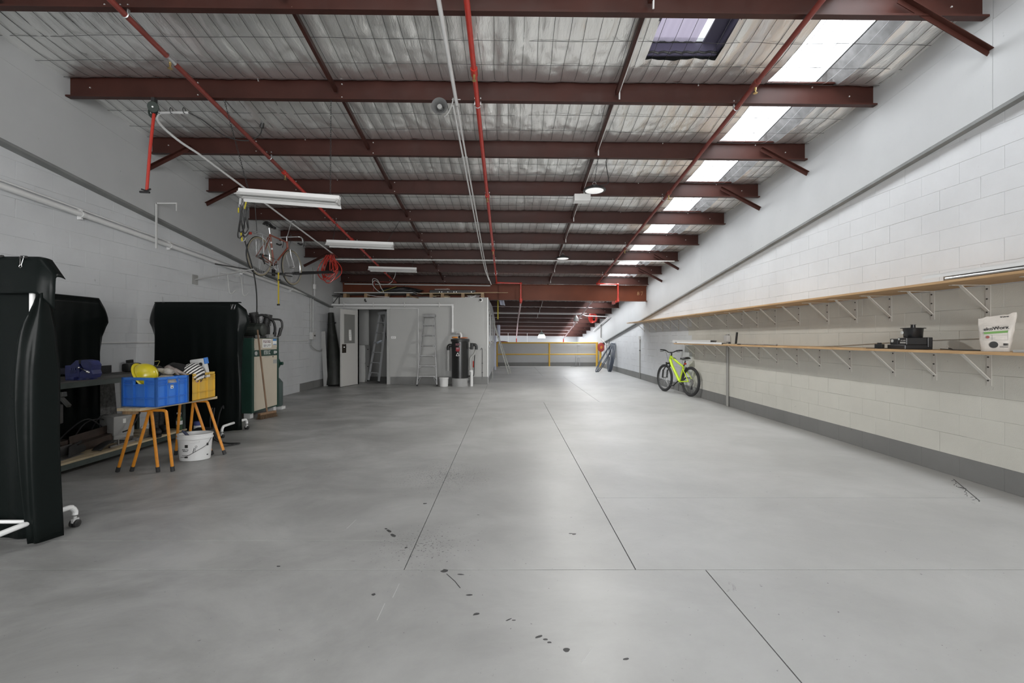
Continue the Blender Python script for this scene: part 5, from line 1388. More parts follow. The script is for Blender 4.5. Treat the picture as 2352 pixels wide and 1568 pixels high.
obj('jaw_plate', MB().bx(.052, .060, -.06, .06, .165, .205).bx(.064, .071, -.06, .06, .165, .205), M_dark, t)
h = obj('handle_bar', MB().tube([(.07, -.075, .125), (.215, -.13, .085)], .006, 8), M_chrome, t, smooth=True)
obj('handle_knob', MB().ball((.07, -.075, .125), .012).ball((.20, -.125, .088), .014).ball((.222, -.133, .083), .010), M_chrome, h, smooth=True)
tx = MB()
for k in range(3): tx.bx(-.035+.02*k, -.022+.02*k, -.0625, -.060, .10, .122)
for k in range(4): tx.bx(-.045+.018*k, -.033+.018*k, -.0625, -.060, .075, .086)
obj('cast_mark', tx, mat('raised_navy', (.05, .06, .16), .3), t)
# steel plates and tray on the bench
solo('steel_plate', MB().box((-4.86, 5.40, .953), (.012, .46, .095), Matrix.Rotation(.03, 4, 'Z')).box((-4.80, 5.40, .909), (.13, .46, .008)), M_dark, 'dark folded steel plate standing at the back of the workbench', 'plate')
solo('welding_visor', MB().box((-4.80, 5.86, .960), (.10, .22, .11), None, .03), M_black, 'black rounded case at the back of the workbench behind the yellow helmet', 'case', smooth=True)
solo('steel_strip', MB().box((-4.58, 5.5, .909), (.05, .9, .008), Matrix.Rotation(-.05, 4, 'Z')), M_dark, 'flat dark steel strip lying on the workbench top', 'strip')
# hanging clamps and lead at the near end
t = thing('bar_clamp', 'grey steel clamp tool hung at the near end of the workbench', 'clamp', (-4.2, 4.15, .60), world=True)
obj('bar', MB().beam((-4.235, 4.3, .84), (-4.235, 4.3, .42), .03, .012, up=(1, 0, 0)), M_steel, t)
M_clamp = mat('worn_clamp_steel', (.10, .10, .095), .42, .6, var=.3)
obj('jaw', MB().box((-4.20, 4.3, .80), (.10, .05, .045), Matrix.Rotation(-.1, 4, 'Y'), .006).beam((-4.16, 4.28, .77), (-4.07, 4.26, .70), .03, .025).box((-4.215, 4.30, .62), (.06, .05, .18), None, .01), M_clamp, t)
mb = MB().tube(smooth_path([(-4.19, 4.24, .70), (-4.20, 4.22, .55), (-4.16, 4.18, .40), (-4.10, 4.10, .25), (-4.09, 4.0, .10), (-4.13, 3.9, .012), (-4.3, 3.8, .012)]), .009, 7)
solo('power_lead', mb, M_rubber, 'black power lead looping from the bench to the floor by the nearest screen', 'cord', smooth=True)
mb = MB().tube(smooth_path([(-4.20, 4.24, .72), (-4.185, 4.2, .5), (-4.20, 4.17, .3), (-4.22, 4.1, .18), (-4.3, 4.0, .15)]), .007, 6)
solo('power_lead', mb, M_rubber, 'second thinner black lead hanging beside the clamp tool', 'cord', smooth=True)
# things on the low shelf
ZS = .1325
def angle_iron(mb, c, L, w, rz, tilt=0, t_=.006):
    M = Matrix.Translation(c) @ Matrix.Rotation(rz, 4, 'Z') @ Matrix.Rotation(tilt, 4, 'X')
    mb.box((0, 0, 0), (w, L, t_), M @ Matrix.Translation((0, 0, t_/2)))
    mb.box((0, 0, 0), (t_, L, w), M @ Matrix.Translation((-w/2, 0, w/2)))
mbs = MB(); angle_iron(mbs, (-4.42, 4.55, ZS), .42, .11, .15); solo('angle_bracket', mbs, M_steel, 'grey folded steel angle nearest on the low bench shelf', 'offcut')
M_rust = mat('brown_steel', (.07, .05, .04), .5, .3, var=.4, vscale=8)
mb = MB(); mb.box((-4.60, 4.62, ZS+.07), (.10, .40, .14), Matrix.Rotation(.12, 4, 'Z'), .004)
for k in (-.08, .06): mb.lathe([(.03, 0), (.03, .012)], 14, Matrix.Translation((-4.545, 4.62+k, ZS+.08)) @ Matrix.Rotation(PI/2, 4, 'Y'))
solo('steel_box', mb, M_rust, 'brown rusty steel box section with holes on the low bench shelf', 'offcut')
mb = MB(); mb.prism([(0, 0), (.30, 0), (.34, .03), (.30, .12), (.06, .10), (0, .02)], .006, Matrix.Translation((-4.40, 4.60, ZS)) @ Matrix.Rotation(PI/2+.35, 4, 'Z') @ Matrix.Rotation(PI/2-.25, 4, 'X'))
solo('steel_offcut', mb, M_dark, 'bent dark sheet steel offcut leaning on the low bench shelf', 'offcut')
mb = MB(); angle_iron(mb, (-4.55, 5.15, ZS+.10), .75, .09, .10, .04); mb.box((-4.60, 5.05, ZS+.05), (.16, .5, .10))
solo('steel_channel', mb, M_rust, 'long brownish steel channel piled on the low bench shelf', 'offcut')
mb = MB(); mb.grid(lambda u, v: Vector((-4.40+.10*v-.05*u, 4.85+.42*u, ZS+.012+.055*math.sin(u*PI)**.8)), 12, 3); mb.thick = .006
solo('curved_strip', mb, M_dark, 'curved dark rubber strip on the low bench shelf', 'strip', smooth=True)
mb = MB(); mb.beam((-4.34, 5.0, ZS+.012), (-4.36, 5.7, ZS+.012), .02, .02).beam((-4.33, 5.1, ZS+.012), (-4.33, 5.1, ZS+.075), .014, .014)
solo('hook_rod', mb, M_steel, 'steel rod with upturned end lying on the low shelf edge', 'rod')
for i, (y, x, L, w_, hh, lab) in enumerate(((5.32, -4.42, .22, .05, .05, 'short square steel tube on the low bench shelf'), (5.42, -4.36, .14, .06, .03, 'small flat steel block near the trestle leg on the low shelf'))):
    solo('steel_tube', MB().box((x, y, ZS+hh/2+.001), (w_, L, hh), Matrix.Rotation(.3-.2*i, 4, 'Z'), .004), M_steel, lab, 'offcut')
mb = MB()
for k in range(3): mb.tube(smooth_path([(-4.75, 4.75+.2*k, ZS+.01), (-4.70, 4.9+.2*k, ZS+.20+.05*k), (-4.66, 5.1+.2*k, ZS+.30-.04*k), (-4.62, 5.3+.15*k, ZS+.12), (-4.68, 5.5, ZS+.01)]), .007, 6)
solo('cable_loops', mb, M_rubber, 'loops of thin black cable at the back of the low bench shelf', 'cable', smooth=True)
t = thing('grey_case', 'pale grey plastic case standing on the low bench shelf under the crates', 'case', (-4.58, 5.38, ZS))
obj('shell', MB().box((0, 0, .19), (.26, .22, .22), Matrix.Rotation(-.35, 4, 'Z'), .02).box((0, 0, .045), (.24, .2, .09), Matrix.Rotation(-.35, 4, 'Z')), M_grey, t, smooth=True)
obj('warning_label', MB().box((.131*math.cos(.35)+.0, -.131*math.sin(.35), .24), (.002, .03, .05), Matrix.Rotation(-.35, 4, 'Z')), M_paper, t)
obj('lead', MB().tube(smooth_path([(.15, -.10, .12), (.22, -.08, .16), (.24, .02, .30), (.20, .1, .38)]), .008, 6), M_rubber, t)
M_leather = mat('black_leather', (.018, .017, .018), .5, var=.3, vscale=18, bump=.4, bscale=18)
def boot(label, x, y, rz):
    t = thing('work_boot', label, 'boot', (x, y, ZS), rotz=rz)
    mb = MB(); prof = [(.0, .048, .05), (.05, .05, .055), (.10, .045, .05), (.16, .05, .05), (.22, .052, .055), (.29, .056, .06)]
    rings = []
    for z, a, b in prof: rings.append([mb.bm.verts.new((a*math.cos(2*PI*k/14), b*math.sin(2*PI*k/14)*1.1, .015+z)) for k in range(14)])
    for p, q in zip(rings, rings[1:]):
        for k in range(14): mb.bm.faces.new((p[k], p[(k+1) % 14], q[(k+1) % 14], q[k]))
    mb.bm.faces.new(rings[0][::-1])
    mb.ball((0, -.10, .055), .052, (.95, 1.9, .95), 14)
    obj('upper', mb, M_leather, t, smooth=True, auto=80)
    mb = MB(); mb.prism([(.05*math.cos(a), -.06+.155*math.sin(a)) for a in [2*PI*k/18 for k in range(18)]], .022); obj('sole', mb, M_rubber, t)
    lc = MB()
    for k in range(6): lc.tube([(-.03, -.055-.004*k, .10+.03*k), (.03, -.06+.0*k, .115+.03*k)], .003, 5)
    obj('lace', lc, M_dark, t)
boot('black lace-up work boot on the low bench shelf, nearer of two', -4.38, 5.68, .9)
boot('black lace-up work boot on the low bench shelf, farther of two', -4.45, 5.86, 1.1)
t = thing('spray_bottle', 'green and white spray bottle standing on the low bench shelf', 'bottle', (-4.31, 6.02, ZS))
obj('body', MB().lathe([(.03, 0), (.036, .01), (.036, .13), (.03, .16), (.015, .18)], 20), mat('dark_green_label', (.06, .11, .06), .35), t, smooth=True)
obj('cap', MB().lathe([(.016, .18), (.017, .205), (.012, .21)], 16).bx(-.03, .02, -.009, .009, .205, .225), M_lgrey, t)
obj('band', MB().lathe([(.0365, .07), (.0365, .12)], 20, cap0=False, cap1=False), M_pvc, t, smooth=True)
t = thing('small_tin', 'small blue and white tin beside the far bench leg', 'tin', (-4.22, 6.25, 0))
obj('can', MB().lathe([(.05, 0), (.05, .20)], 20), mat('tin_blue', (.08, .10, .28), .3), t, smooth=True)
obj('label', MB().lathe([(.0505, .05), (.0505, .15)], 20, cap0=False, cap1=False), M_paper, t, smooth=True)
# boards leaning behind the bench
solo('concrete_slab', MB().box((-5.09, 5.80, .43), (.035, .30, .85), Matrix.Rotation(.10, 4, 'X')), mat('speckled_slab', (.16, .16, .155), .7, var=.5, vscale=30), 'speckled grey board leaning on the wall behind the workbench', 'board')
solo('steel_section', MB().box((-5.10, 6.22, .52), (.03, .09, 1.04), Matrix.Rotation(.06, 4, 'X')), M_dark, 'dark narrow board leaning behind the workbench beside the speckled board', 'board')
# welding cable pile behind trestle
mb = MB()
for k in range(2): mb.tube(smooth_path([(-3.88+.03*k, 6.02, .42), (-3.88+.04*k, 5.98, .25), (-3.80+.04*k, 5.90, .06), (-3.62+.04*k, 5.80, .012), (-3.40+.03*k, 5.72+.05*k, .012), (-3.5, 5.6, .012)]), .007, 6)
mb.tube(smooth_path([(-3.78, 6.1, .40), (-3.84, 6.18, .42), (-3.9, 6.2, .3), (-3.95, 6.2, .012)]), .008, 6)
solo('power_lead', mb, M_rubber, 'bundle of black leads on the floor behind the white bucket', 'cord', smooth=True)
solo('charger_box', MB().box((-3.92, 5.92, .085), (.24, .20, .17), Matrix.Rotation(.2, 4, 'Z'), .012), M_black, 'low black box on the floor behind the white bucket', 'box')

# ================================================================== trestles, plank, crates
def trestle(label, y, U):
    t = thing('trestle', label, 'trestle', (U[0][0], y, 0), group='orange tube trestles', world=True)
    for j, (f0, t0, t1, f1) in enumerate(U):
        yy = y+.02*j-.01
        zt_ = .622
        c0 = Vector((t0, yy, zt_-.05)); c1 = Vector((t1, yy, zt_-.05))
        for a, c, s in ((f0, c0, 1), (f1, c1, -1)):
            foot = Vector((a, yy+(.0), .03))
            top = Vector((c.x+s*.035, yy, zt_-.012)); mid = Vector(((t0+t1)/2, yy, zt_-.012))
            lg = obj('leg', MB().tube(smooth_path([foot, c.lerp(foot, .5), c, c+Vector((s*.010, 0, .026)), top, mid], 4), .0145, 10), M_orange, t, smooth=True)
            d = (c-foot).normalized()
            obj('rubber_foot', MB().cyl(foot-d*.028, foot+d*.02, .0185), M_rubber, lg, smooth=True)
    return t
trestle('nearer orange tube trestle under the blue crate', 4.58, [(-3.88, -3.72, -3.545, -3.485), (-3.755, -3.595, -3.415, -3.355)])
trestle('farther orange tube trestle under the yellow crate', 5.25, [(-3.79, -3.745, -3.57, -3.385), (-3.665, -3.61, -3.435, -3.255)])
mb = MB(); pr = [(-3.775, 4.43), (-3.545, 4.42), (-3.395, 5.36), (-3.62, 5.38)]
solo('plank', MB().prism(pr, .028, Matrix.Translation((0, 0, .6265))), M_pine, 'weathered plank across the orange trestles under the crates', 'plank')
solo('timber_block', MB().box((-3.66, 4.452, .6105), (.12, .05, .03), None, .002), M_oldwood, 'brown timber block under the near end of the plank', 'block')
M_blue = mat('blue_crate_plastic', (.035, .17, .58), .4)
M_ycr = mat('yellow_crate_plastic', (.58, .36, .05), .4)
def crate(label, m, w_, d_, h_, loc, rz):
    t = thing('storage_crate', label, 'crate', loc, rotz=rz, group='open plastic storage crates')
    th = .004; ri = .019
    obj('floor_panel', MB().bx(-w_/2, w_/2, -d_/2, d_/2, .002, .008), m, t)
    zr1, zr2, zh0, zh1 = h_*.30, h_*.755, h_*.775, h_*.90
    for k in range(4):
        L = w_ if k % 2 == 0 else d_; off = (d_ if k % 2 == 0 else w_)/2
        M = Matrix.Rotation(k*PI/2, 4, 'Z') @ Matrix.Translation((0, -off+ri, 0))
        hw = L/6-.006
        mb = MB()                                   # wall skin with a hand hole
        def P(x0, x1, z0, z1): mb.box(((x0+x1)/2, th/2, (z0+z1)/2), (x1-x0, th, z1-z0))
        P(-L/2+ri, L/2-ri, .004, zh0); P(-L/2+ri, -hw, zh0, zh1); P(hw, L/2-ri, zh0, zh1); P(-L/2+ri, L/2-ri, zh1, h_)
        mb.bm.transform(M); side = obj('side_wall', mb, m, t)
        mb = MB()
        for x in (-L/2+.012, -L/6, L/6, L/2-.012): mb.box((x, -ri/2, h_/2), (.007 if abs(x) < L/4 else .024, ri, h_-.004))
        for z in (.006, zr1, zh0-.008, zh1+.005): mb.box((0, -ri/2, z), (L, ri, .005))
        mb.box((0, -ri/2, h_-.012), (L, ri, .024))
        for sx in (-1, 1): mb.box((sx*L*.333, -ri/2, (zh0+zh1)/2), (L/3-.02, ri, .005))
        mb.bm.transform(M); obj('rib', mb, m, side)
    return t
cb = crate('blue plastic crate holding a yellow helmet and gloves', M_blue, .40, .37, .288, (-3.585, 4.677, .6555), math.radians(-10))
mb = MB().box((.0, -.1885, .185), (.03, .002, .036)); mb.bm.transform(Matrix.Rotation(PI/2, 4, 'Z'))
st_ = obj('sticker', mb, M_paper, cb)
mb = MB().prism([(-.010, .172), (.010, .172), (0, .19)], .001, Matrix(((1, 0, 0, 0), (0, 0, 1, -.1902), (0, 1, 0, 0), (0, 0, 0, 1)))).box((0, -.19, .1975), (.026, .001, .006)); mb.bm.transform(Matrix.Rotation(PI/2, 4, 'Z'))
obj('sticker_symbol', mb, M_ink, st_)
cy = crate('yellow plastic crate behind the blue crate on the plank', M_ycr, .41, .42, .292, (-3.572, 5.085, .6555), math.radians(0))
# helmet
M_helm = mat('yellow_helmet', (.66, .55, .02), .28, coat=.3)
t = thing('safety_helmet', 'yellow safety helmet lying on its side in the blue crate', 'helmet', (-3.70, 4.66, .945))
t.rotation_euler = (math.radians(8), math.radians(62), math.radians(12))
mb = MB()
def dome(u, v):
    a = 2*PI*u; b = v*PI/2
    return Vector((math.cos(a)*math.cos(b)*.125, math.sin(a)*math.cos(b)*.108, math.sin(b)*.135))
mb.grid(dome, 32, 12); bmesh.ops.remove_doubles(mb.bm, verts=mb.bm.verts, dist=1e-5); mb.thick = .003
obj('shell', mb, M_helm, t, smooth=True)
mb = MB().lathe([(.118, -.002), (.138, -.006), (.140, -.002), (.120, .006)], 36, Matrix.Diagonal((1.06, .92, 1, 1)), False, False); mb.prism([(.10, -.06), (.16, -.05), (.175, 0), (.16, .05), (.10, .06)], .004, Matrix.Translation((0, 0, -.004)))
obj('brim', mb, M_helm, t, smooth=True)
obj('ridge', MB().tube([dome(0.0, v/12)+Vector((.002, 0, .002)) for v in range(13)], .004, 6), M_helm, t, smooth=True)
obj('chin_strap', MB().tube(smooth_path([(.0, .10, .0), (-.05, .13, .08), (-.08, .10, .15), (-.08, .0, .17)]), .003, 5), mat('faded_strap', (.35, .32, .10), .6), t)
def lump(name, label, cat, m, c, sc, rot=(0, 0, 0), amp=.25, seed=0, freq=9):
    mb = MB(); bmesh.ops.create_icosphere(mb.bm, subdivisions=4, radius=1)
    for v in mb.bm.verts:
        p = v.co.copy(); q = p + Vector((seed, 0, 0))
        f = 1 + amp*noise.noise(q*1.6) + amp*.55*(1-abs(noise.noise(q*freq*.4))*2)*.5 + amp*.25*noise.noise(q*freq)
        v.co = Vector((p.x*sc[0]*f, p.y*sc[1]*f, p.z*sc[2]*f))
    mb.bm.transform(Matrix.Translation(c) @ Matrix.Rotation(rot[2], 4, 'Z') @ Matrix.Rotation(rot[1], 4, 'Y') @ Matrix.Rotation(rot[0], 4, 'X'))
    return solo(name, mb, m, label, cat, smooth=True, auto=180)
M_glove = mat('dirty_pale_glove', (.40, .37, .33), .8, var=.35, vscale=25, bump=.4, bscale=60)
M_glove2 = mat('stained_glove', (.26, .22, .20), .8, var=.4, vscale=22, bump=.4, bscale=60)
# gloves with fingers
def glove(label, m, loc, rot):
    t = thing('work_glove', label, 'glove', loc); t.rotation_euler = rot
    me = bpy.data.meshes.new('glove'); bm = bmesh.new(); sk = bm.verts.layers.skin.verify()
    def V(p, r, par=None):
        v = bm.verts.new(p); v[sk].radius = (r, r*.72)
        if par is not None: bm.edges.new((par, v))
        return v
    wr = V((0, 0, 0), .045); cf = V((-.07, 0, .0), .055, wr); pm_ = V((.055, 0, .006), .05, wr)
    for i, (dy, L) in enumerate(((-.036, .062), (-.012, .075), (.012, .07), (.034, .055))):
        k = V((.085, dy*.9, .012), .020, pm_); a = V((.085+L*.55, dy*1.15, .018-.004*i), .0165, k); V((.085+L, dy*1.2, -.004-.006*i), .014, a)
    a = V((.03, -.05, .0), .019, wr); V((.07, -.078, -.012), .015, a)
    bm.to_mesh(me); bm.free()
    o = bpy.data.objects.new('hand_part', me); COL.objects.link(o); o.parent = t; me.materials.append(m)
    s = o.modifiers.new('skin', 'SKIN'); s.use_smooth_shade = True; o.modifiers.new('sub', 'SUBSURF').levels = 1; o.modifiers['sub'].render_levels = 1
    me.skin_vertices[0].data[0].use_root = True
    d = o.modifiers.new('crumple', 'DISPLACE'); tx = bpy.data.textures.new('crumple', 'CLOUDS'); tx.noise_scale = .03; d.texture = tx; d.strength = .012
    return t
glove('pale leather work glove crumpled on the blue crate', M_glove, (-3.52, 4.74, .985), (.35, .0, 2.9))
glove('stained brown work glove standing up in the blue crate', M_glove2, (-3.52, 4.80, 1.0), (.2, .5, .9))
lump('folded_cloth', 'crumpled pale cloth under the gloves in the blue crate', 'cloth', M_glove, (-3.50, 4.70, .90), (.10, .09, .05), amp=.3, seed=3)
lump('red_rag', 'red rag seen through the hand hole of the blue crate', 'rag', mat('red_cloth', (.42, .03, .03), .8), (-3.50, 4.66, .86), (.05, .07, .05), amp=.25, seed=8)
lump('tool_pouch', 'black fabric pouch behind the helmet in the blue crate', 'pouch', M_leather, (-3.70, 4.80, .955), (.13, .06, .085), amp=.25, seed=5)
# striped cap and battery in the yellow crate
def stripe_mat():
    m = bpy.data.materials.new('black_white_stripes'); m.use_nodes = True
    nt = m.node_tree; N = nt.nodes; L = nt.links; b = N['Principled BSDF']
    tc = N.new('ShaderNodeTexCoord'); wv = N.new('ShaderNodeTexWave'); wv.inputs['Scale'].default_value = 11; wv.inputs['Distortion'].default_value = 2.5; wv.inputs['Detail Scale'].default_value = .6
    L.new(tc.outputs['Object'], wv.inputs['Vector'])
    r = N.new('ShaderNodeValToRGB'); r.color_ramp.interpolation = 'CONSTANT'; r.color_ramp.elements[0].color = (.02, .02, .02, 1); r.color_ramp.elements[1].position = .5; r.color_ramp.elements[1].color = (.7, .68, .66, 1)
    L.new(wv.outputs['Fac'], r.inputs[0]); L.new(r.outputs[0], b.inputs['Base Color']); b.inputs['Roughness'].default_value = .8
    return m
t = thing('striped_hat', 'black and white striped hat with pink band in the yellow crate', 'hat', (-3.47, 5.03, .93))
t.rotation_euler = (.15, .75, .2)
mb = MB(); mb.grid(lambda u, v: Vector((math.cos(2*PI*u)*math.cos(v*PI/2)*.115, math.sin(2*PI*u)*math.cos(v*PI/2)*.125, math.sin(v*PI/2)*.13+.008*math.sin(u*30)*(1-v))), 36, 10); bmesh.ops.remove_doubles(mb.bm, verts=mb.bm.verts, dist=1e-5); mb.thick = .004
obj('crown', mb, stripe_mat(), t, smooth=True)
obj('band', MB().lathe([(.118, -.03), (.123, .0), (.120, .012)], 36, Matrix.Diagonal((1, 1.06, 1, 1)), False, False), mat('pink_band', (.45, .25, .20), .8), t, smooth=True)
lump('cloth_bag', 'black cloth bundle between the two crates', 'cloth', mat('black_cloth', (.006, .006, .006), .9), (-3.60, 4.96, .98), (.13, .09, .075), amp=.2, seed=14)
t = thing('power_tool_case', 'grey white power tool housing with blue edge in the yellow crate', 'tool', (-3.46, 5.17, .94))
t.rotation_euler = (.1, -.12, -.12)
obj('housing', MB().box((0, 0, .05), (.18, .05, .22), None, .015), M_lgrey, t, smooth=True)
obj('blue_edge', MB().box((.092, 0, .13), (.014, .056, .07), None, .005), mat('tool_blue', (.03, .16, .50), .35), t)
obj('knob', MB().lathe([(.018, 0), (.018, .010)], 16, Matrix.Translation((.045, -.025, .10)) @ Matrix.Rotation(PI/2, 4, 'X')), M_black, t, smooth=True)
obj('switch', MB().box((.06, -.026, .04), (.02, .004, .012)), M_black, t)
lump('oily_rag', 'brown oily rags filling the yellow crate', 'rag', M_glove2, (-3.56, 5.10, .84), (.15, .15, .09), amp=.25, seed=22)
# bucket with trowel
M_bkt = mat('white_bucket_plastic', (.62, .62, .615), .4, var=.05)
t = thing('plaster_bucket', 'oval white plaster bucket with printed label under the trestles', 'bucket', (-3.455, 5.07, 0), rotz=.2)
Mo = Matrix.Diagonal((1.12, .86, 1, 1))
obj('shell', MB().lathe([(.125, .0), (.132, .004), (.150, .245), (.150, .28), (.146, .28), (.138, .20), (.125, .02), (.02, .018)], 40, Mo, True, True), M_bkt, t, smooth=True, auto=40)
obj('rim', MB().lathe([(.151, .232), (.158, .236), (.158, .248), (.152, .252), (.152, .272), (.158, .275), (.157, .285), (.149, .286)], 40, Mo, False, False), M_bkt, t, smooth=True)
obj('handle_wire', MB().tube(smooth_path([(.172, .0, .25), (.15, -.10, .17), (.06, -.135, .11), (-.03, -.135, .06), (-.09, -.118, .05)]), .0025, 6), M_dark, t, smooth=True)
obj('pull_tab', MB().box((.05, -.137, .215), (.085, .006, .022), Matrix.Rotation(.12, 4, 'Z'), .002), M_bkt, t)
def onb(x, z): # point on bucket front for x (local), returns matrix facing out
    r_ = .132+.018*z/.245; a = math.asin(max(-1, min(1, x/(r_*1.12)))); y = -r_*.86*math.cos(a)
    return Matrix.Translation((x, y-.0012, z)) @ Matrix.Rotation(math.atan2(x/1.25, -y/.74)*.92, 4, 'Z') @ Matrix.Rotation(PI/2, 4, 'X')
pr_ = MB()
pr_.box((0, 0, 0), (.032, .032, .001), onb(-.035, .165)); pr_.box((0, 0, 0), (.035, .014, .001), onb(-.04, .045)); pr_.box((0, 0, 0), (.02, .028, .001), onb(.145, .17)); pr_.box((0, 0, 0), (.016, .012, .001), onb(.14, .055))
pr_.box((0, 0, 0), (.07, .004, .001), onb(-.05, .066))
pr_.box((0, 0, 0), (.007, .05, .001), onb(.035, .12) @ Matrix.Rotation(-.25, 4, 'Z')); pr_.box((0, 0, 0), (.004, .05, .001), onb(.05, .125) @ Matrix.Rotation(-.25, 4, 'Z'))
pr_.lathe([(.008, 0), (.011, 0), (.011, .001), (.008, .001)], 12, onb(.058, .158), False, False)
obj('printed_mark', pr_, M_ink, t)
obj('lettering', MB().text('Wink Top', .017, onb(-.047, .128), bold=.0003).text('Plasterer', .015, onb(-.047, .112), bold=.0003), M_ink, t)
t2 = thing('scraper', 'dark blue scraper handle sticking out of the plaster bucket', 'scraper', (-3.545, 5.05, .27))
obj('handle', MB().tube([(-.04, .0, .045), (.0, .0, .012), (.05, .01, -.05)], .014, 10, radii=[.008, .016, .012]), mat('slate_blue', (.05, .06, .10), .4), t2, smooth=True)
obj('blade', MB().box((.085, .016, -.10), (.10, .06, .003), Matrix.Rotation(.85, 4, 'Y')), M_steel, t2)

# ================================================================== compressor
CX0, CX1, CY0, CY1 = -4.85, -4.25, 7.60, 8.50
t = thing('air_compressor', 'green and cream cabinet air compressor with motor on top by the left wall', 'compressor', (-4.55, 8.05, 0), world=True)
obj('cabinet', MB().bx(CX0, CX1-.008, CY0, CY1, .085, 1.335, bev=.008).bx(CX1-.012, CX1+.004, CY0, CY0+.075, .085, 1.335).bx(CX1-.012, CX1+.004, CY1-.06, CY1, .085, 1.335), M_green, t)
for x in (CX0+.08, CX1-.08):
    for y in (CY0+.06, CY1-.08): obj('foot', MB().bx(x-.05, x+.05, y-.05, y+.05, 0, .085), M_pvc, t)
for z0, z1 in ((1.13, 1.325), (.11, 1.02)):
    d = obj('front_panel', MB().bx(CX1-.010, CX1+.001, CY0+.078, CY1-.062, z0, z1, bev=.003), M_cream, t)
obj('panel_screw', MB().cyl((CX1, CY0+.09, 1.15), (CX1+.004, CY0+.09, 1.15), .006).cyl((CX1, CY0+.09, 1.305), (CX1+.004, CY0+.09, 1.305), .006).cyl((CX1, CY1-.075, 1.15), (CX1+.004, CY1-.075, 1.15), .006).cyl((CX1, CY1-.075, 1.305), (CX1+.004, CY1-.075, 1.305), .006), M_dark, t)
band = obj('name_band', MB().bx(CX1-.010, CX1-.003, CY0+.075, CY1-.06, 1.02, 1.13), M_green, t)
FM = Matrix.Rotation(PI/2, 4, 'Z') @ Matrix.Rotation(PI/2, 4, 'X')   # letters face +X, read along +Y
obj('lettering', MB().text('R750 SC', .10, Matrix.Translation((CX1-.0022, 8.10, 1.077)) @ FM, sx=.62, bold=.001), mat('white_letter', (.6, .62, .6), .5), band)
obj('switch', MB().bx(CX1-.003, CX1+.006, 8.33, 8.375, 1.05, 1.105).lathe([(.022, 0), (.022, .01)], 16, Matrix.Translation((CX1-.003, 8.405, 1.08)) @ Matrix.Rotation(PI/2, 4, 'Y')), M_lgrey, band)
obj('gauge', MB().lathe([(.035, 0), (.035, .012), (.028, .014)], 20, Matrix.Translation((CX1-.003, 7.735, 1.075)) @ Matrix.Rotation(PI/2, 4, 'Y')), M_lgrey, band, smooth=True)
sg = obj('maker_sign', MB().bx(CX1+.001, CX1+.003, 7.94, 8.235, 1.165, 1.315), M_paper, t)
obj('lettering', MB().text('PULFORD', .072, Matrix.Translation((CX1+.0035, 8.088, 1.267)) @ FM, sx=.80, bold=.001), mat('maroon_letter', (.14, .03, .04), .5), sg)
sm = MB()
for k, (a, b) in enumerate(((7.97, 8.07), (8.08, 8.10), (8.11, 8.21))): sm.bx(CX1+.003, CX1+.0036, a, b, 1.206, 1.216)
for a, b in ((7.97, 8.05), (8.07, 8.12), (8.135, 8.15), (8.16, 8.175), (8.19, 8.205)): sm.bx(CX1+.003, CX1+.0036, a, b, 1.183, 1.191)
obj('small_print', sm, M_ink, sg, kind='stuff')
bl = obj('service_sticker', MB().bx(CX1+.001, CX1+.003, 8.285, 8.415, 1.215, 1.32), M_paper, t)
obj('sticker_band', MB().bx(CX1+.003, CX1+.0036, 8.285, 8.415, 1.283, 1.32).bx(CX1+.003, CX1+.0036, 8.30, 8.415, 1.215, 1.226), mat('sticker_blue', (.03, .20, .50), .4), bl)
obj('rating_plate', MB().bx(CX1+.001, CX1+.003, 8.30, 8.43, .875, .945).bx(CX1+.001, CX1+.003, 8.0, 8.17, 1.0, 1.008), M_grey, t)
obj('door_lock', MB().lathe([(.012, 0), (.012, .006)], 12, Matrix.Translation((CX1+.001, 8.29, 1.0)) @ Matrix.Rotation(PI/2, 4, 'Y')), M_black, t)
M_mot = mat('dark_green_motor', (.032, .038, .032), .4, var=.2)
obj('base_rail', MB().bx(-4.75, -4.32, 7.75, 8.42, 1.336, 1.365).bx(-4.70, -4.36, 7.95, 8.3, 1.365, 1.39), M_dark, t)
mo = obj('motor', MB().tube([(-4.66, 7.99, 1.475), (-4.60, 7.99, 1.475), (-4.32, 7.99, 1.475), (-4.29, 7.99, 1.475)], .11, 24, radii=[.095, .11, .11, .09]), M_mot, t, smooth=True)
fi = MB()
for k in range(24):
    a = 2*PI*k/24; fi.beam((-4.60, 7.99+.115*math.cos(a), 1.475+.115*math.sin(a)), (-4.36, 7.99+.115*math.cos(a), 1.475+.115*math.sin(a)), .004, .012, up=(0, math.cos(a), math.sin(a)))
obj('cooling_fin', fi, M_mot, mo)
obj('fan_cover', MB().lathe([(.108, 0), (.108, .05), (.085, .065), (.02, .068)], 24, Matrix.Translation((-4.305, 7.99, 1.475)) @ Matrix.Rotation(PI/2, 4, 'Y')), M_mot, mo, smooth=True)
pmp = obj('pump', MB().bx(-4.62, -4.36, 8.18, 8.42, 1.39, 1.56, bev=.02).cyl((-4.53, 8.26, 1.52), (-4.55, 8.22, 1.74), .065, n=16).cyl((-4.42, 8.34, 1.52), (-4.38, 8.37, 1.72), .06, n=16), M_dark, t, smooth=True)
fn = MB()
for k in range(6):
    for (a, b) in (((-4.53, 8.26, 1.52), (-4.55, 8.22, 1.74)), ((-4.42, 8.34, 1.52), (-4.38, 8.37, 1.72))):
        p = Vector(a).lerp(Vector(b), .3+.12*k); d = (Vector(b)-Vector(a)).normalized(); fn.cyl(p, p+d*.008, .088, n=16)
obj('cylinder_fin', fn, M_dark, pmp, smooth=True)
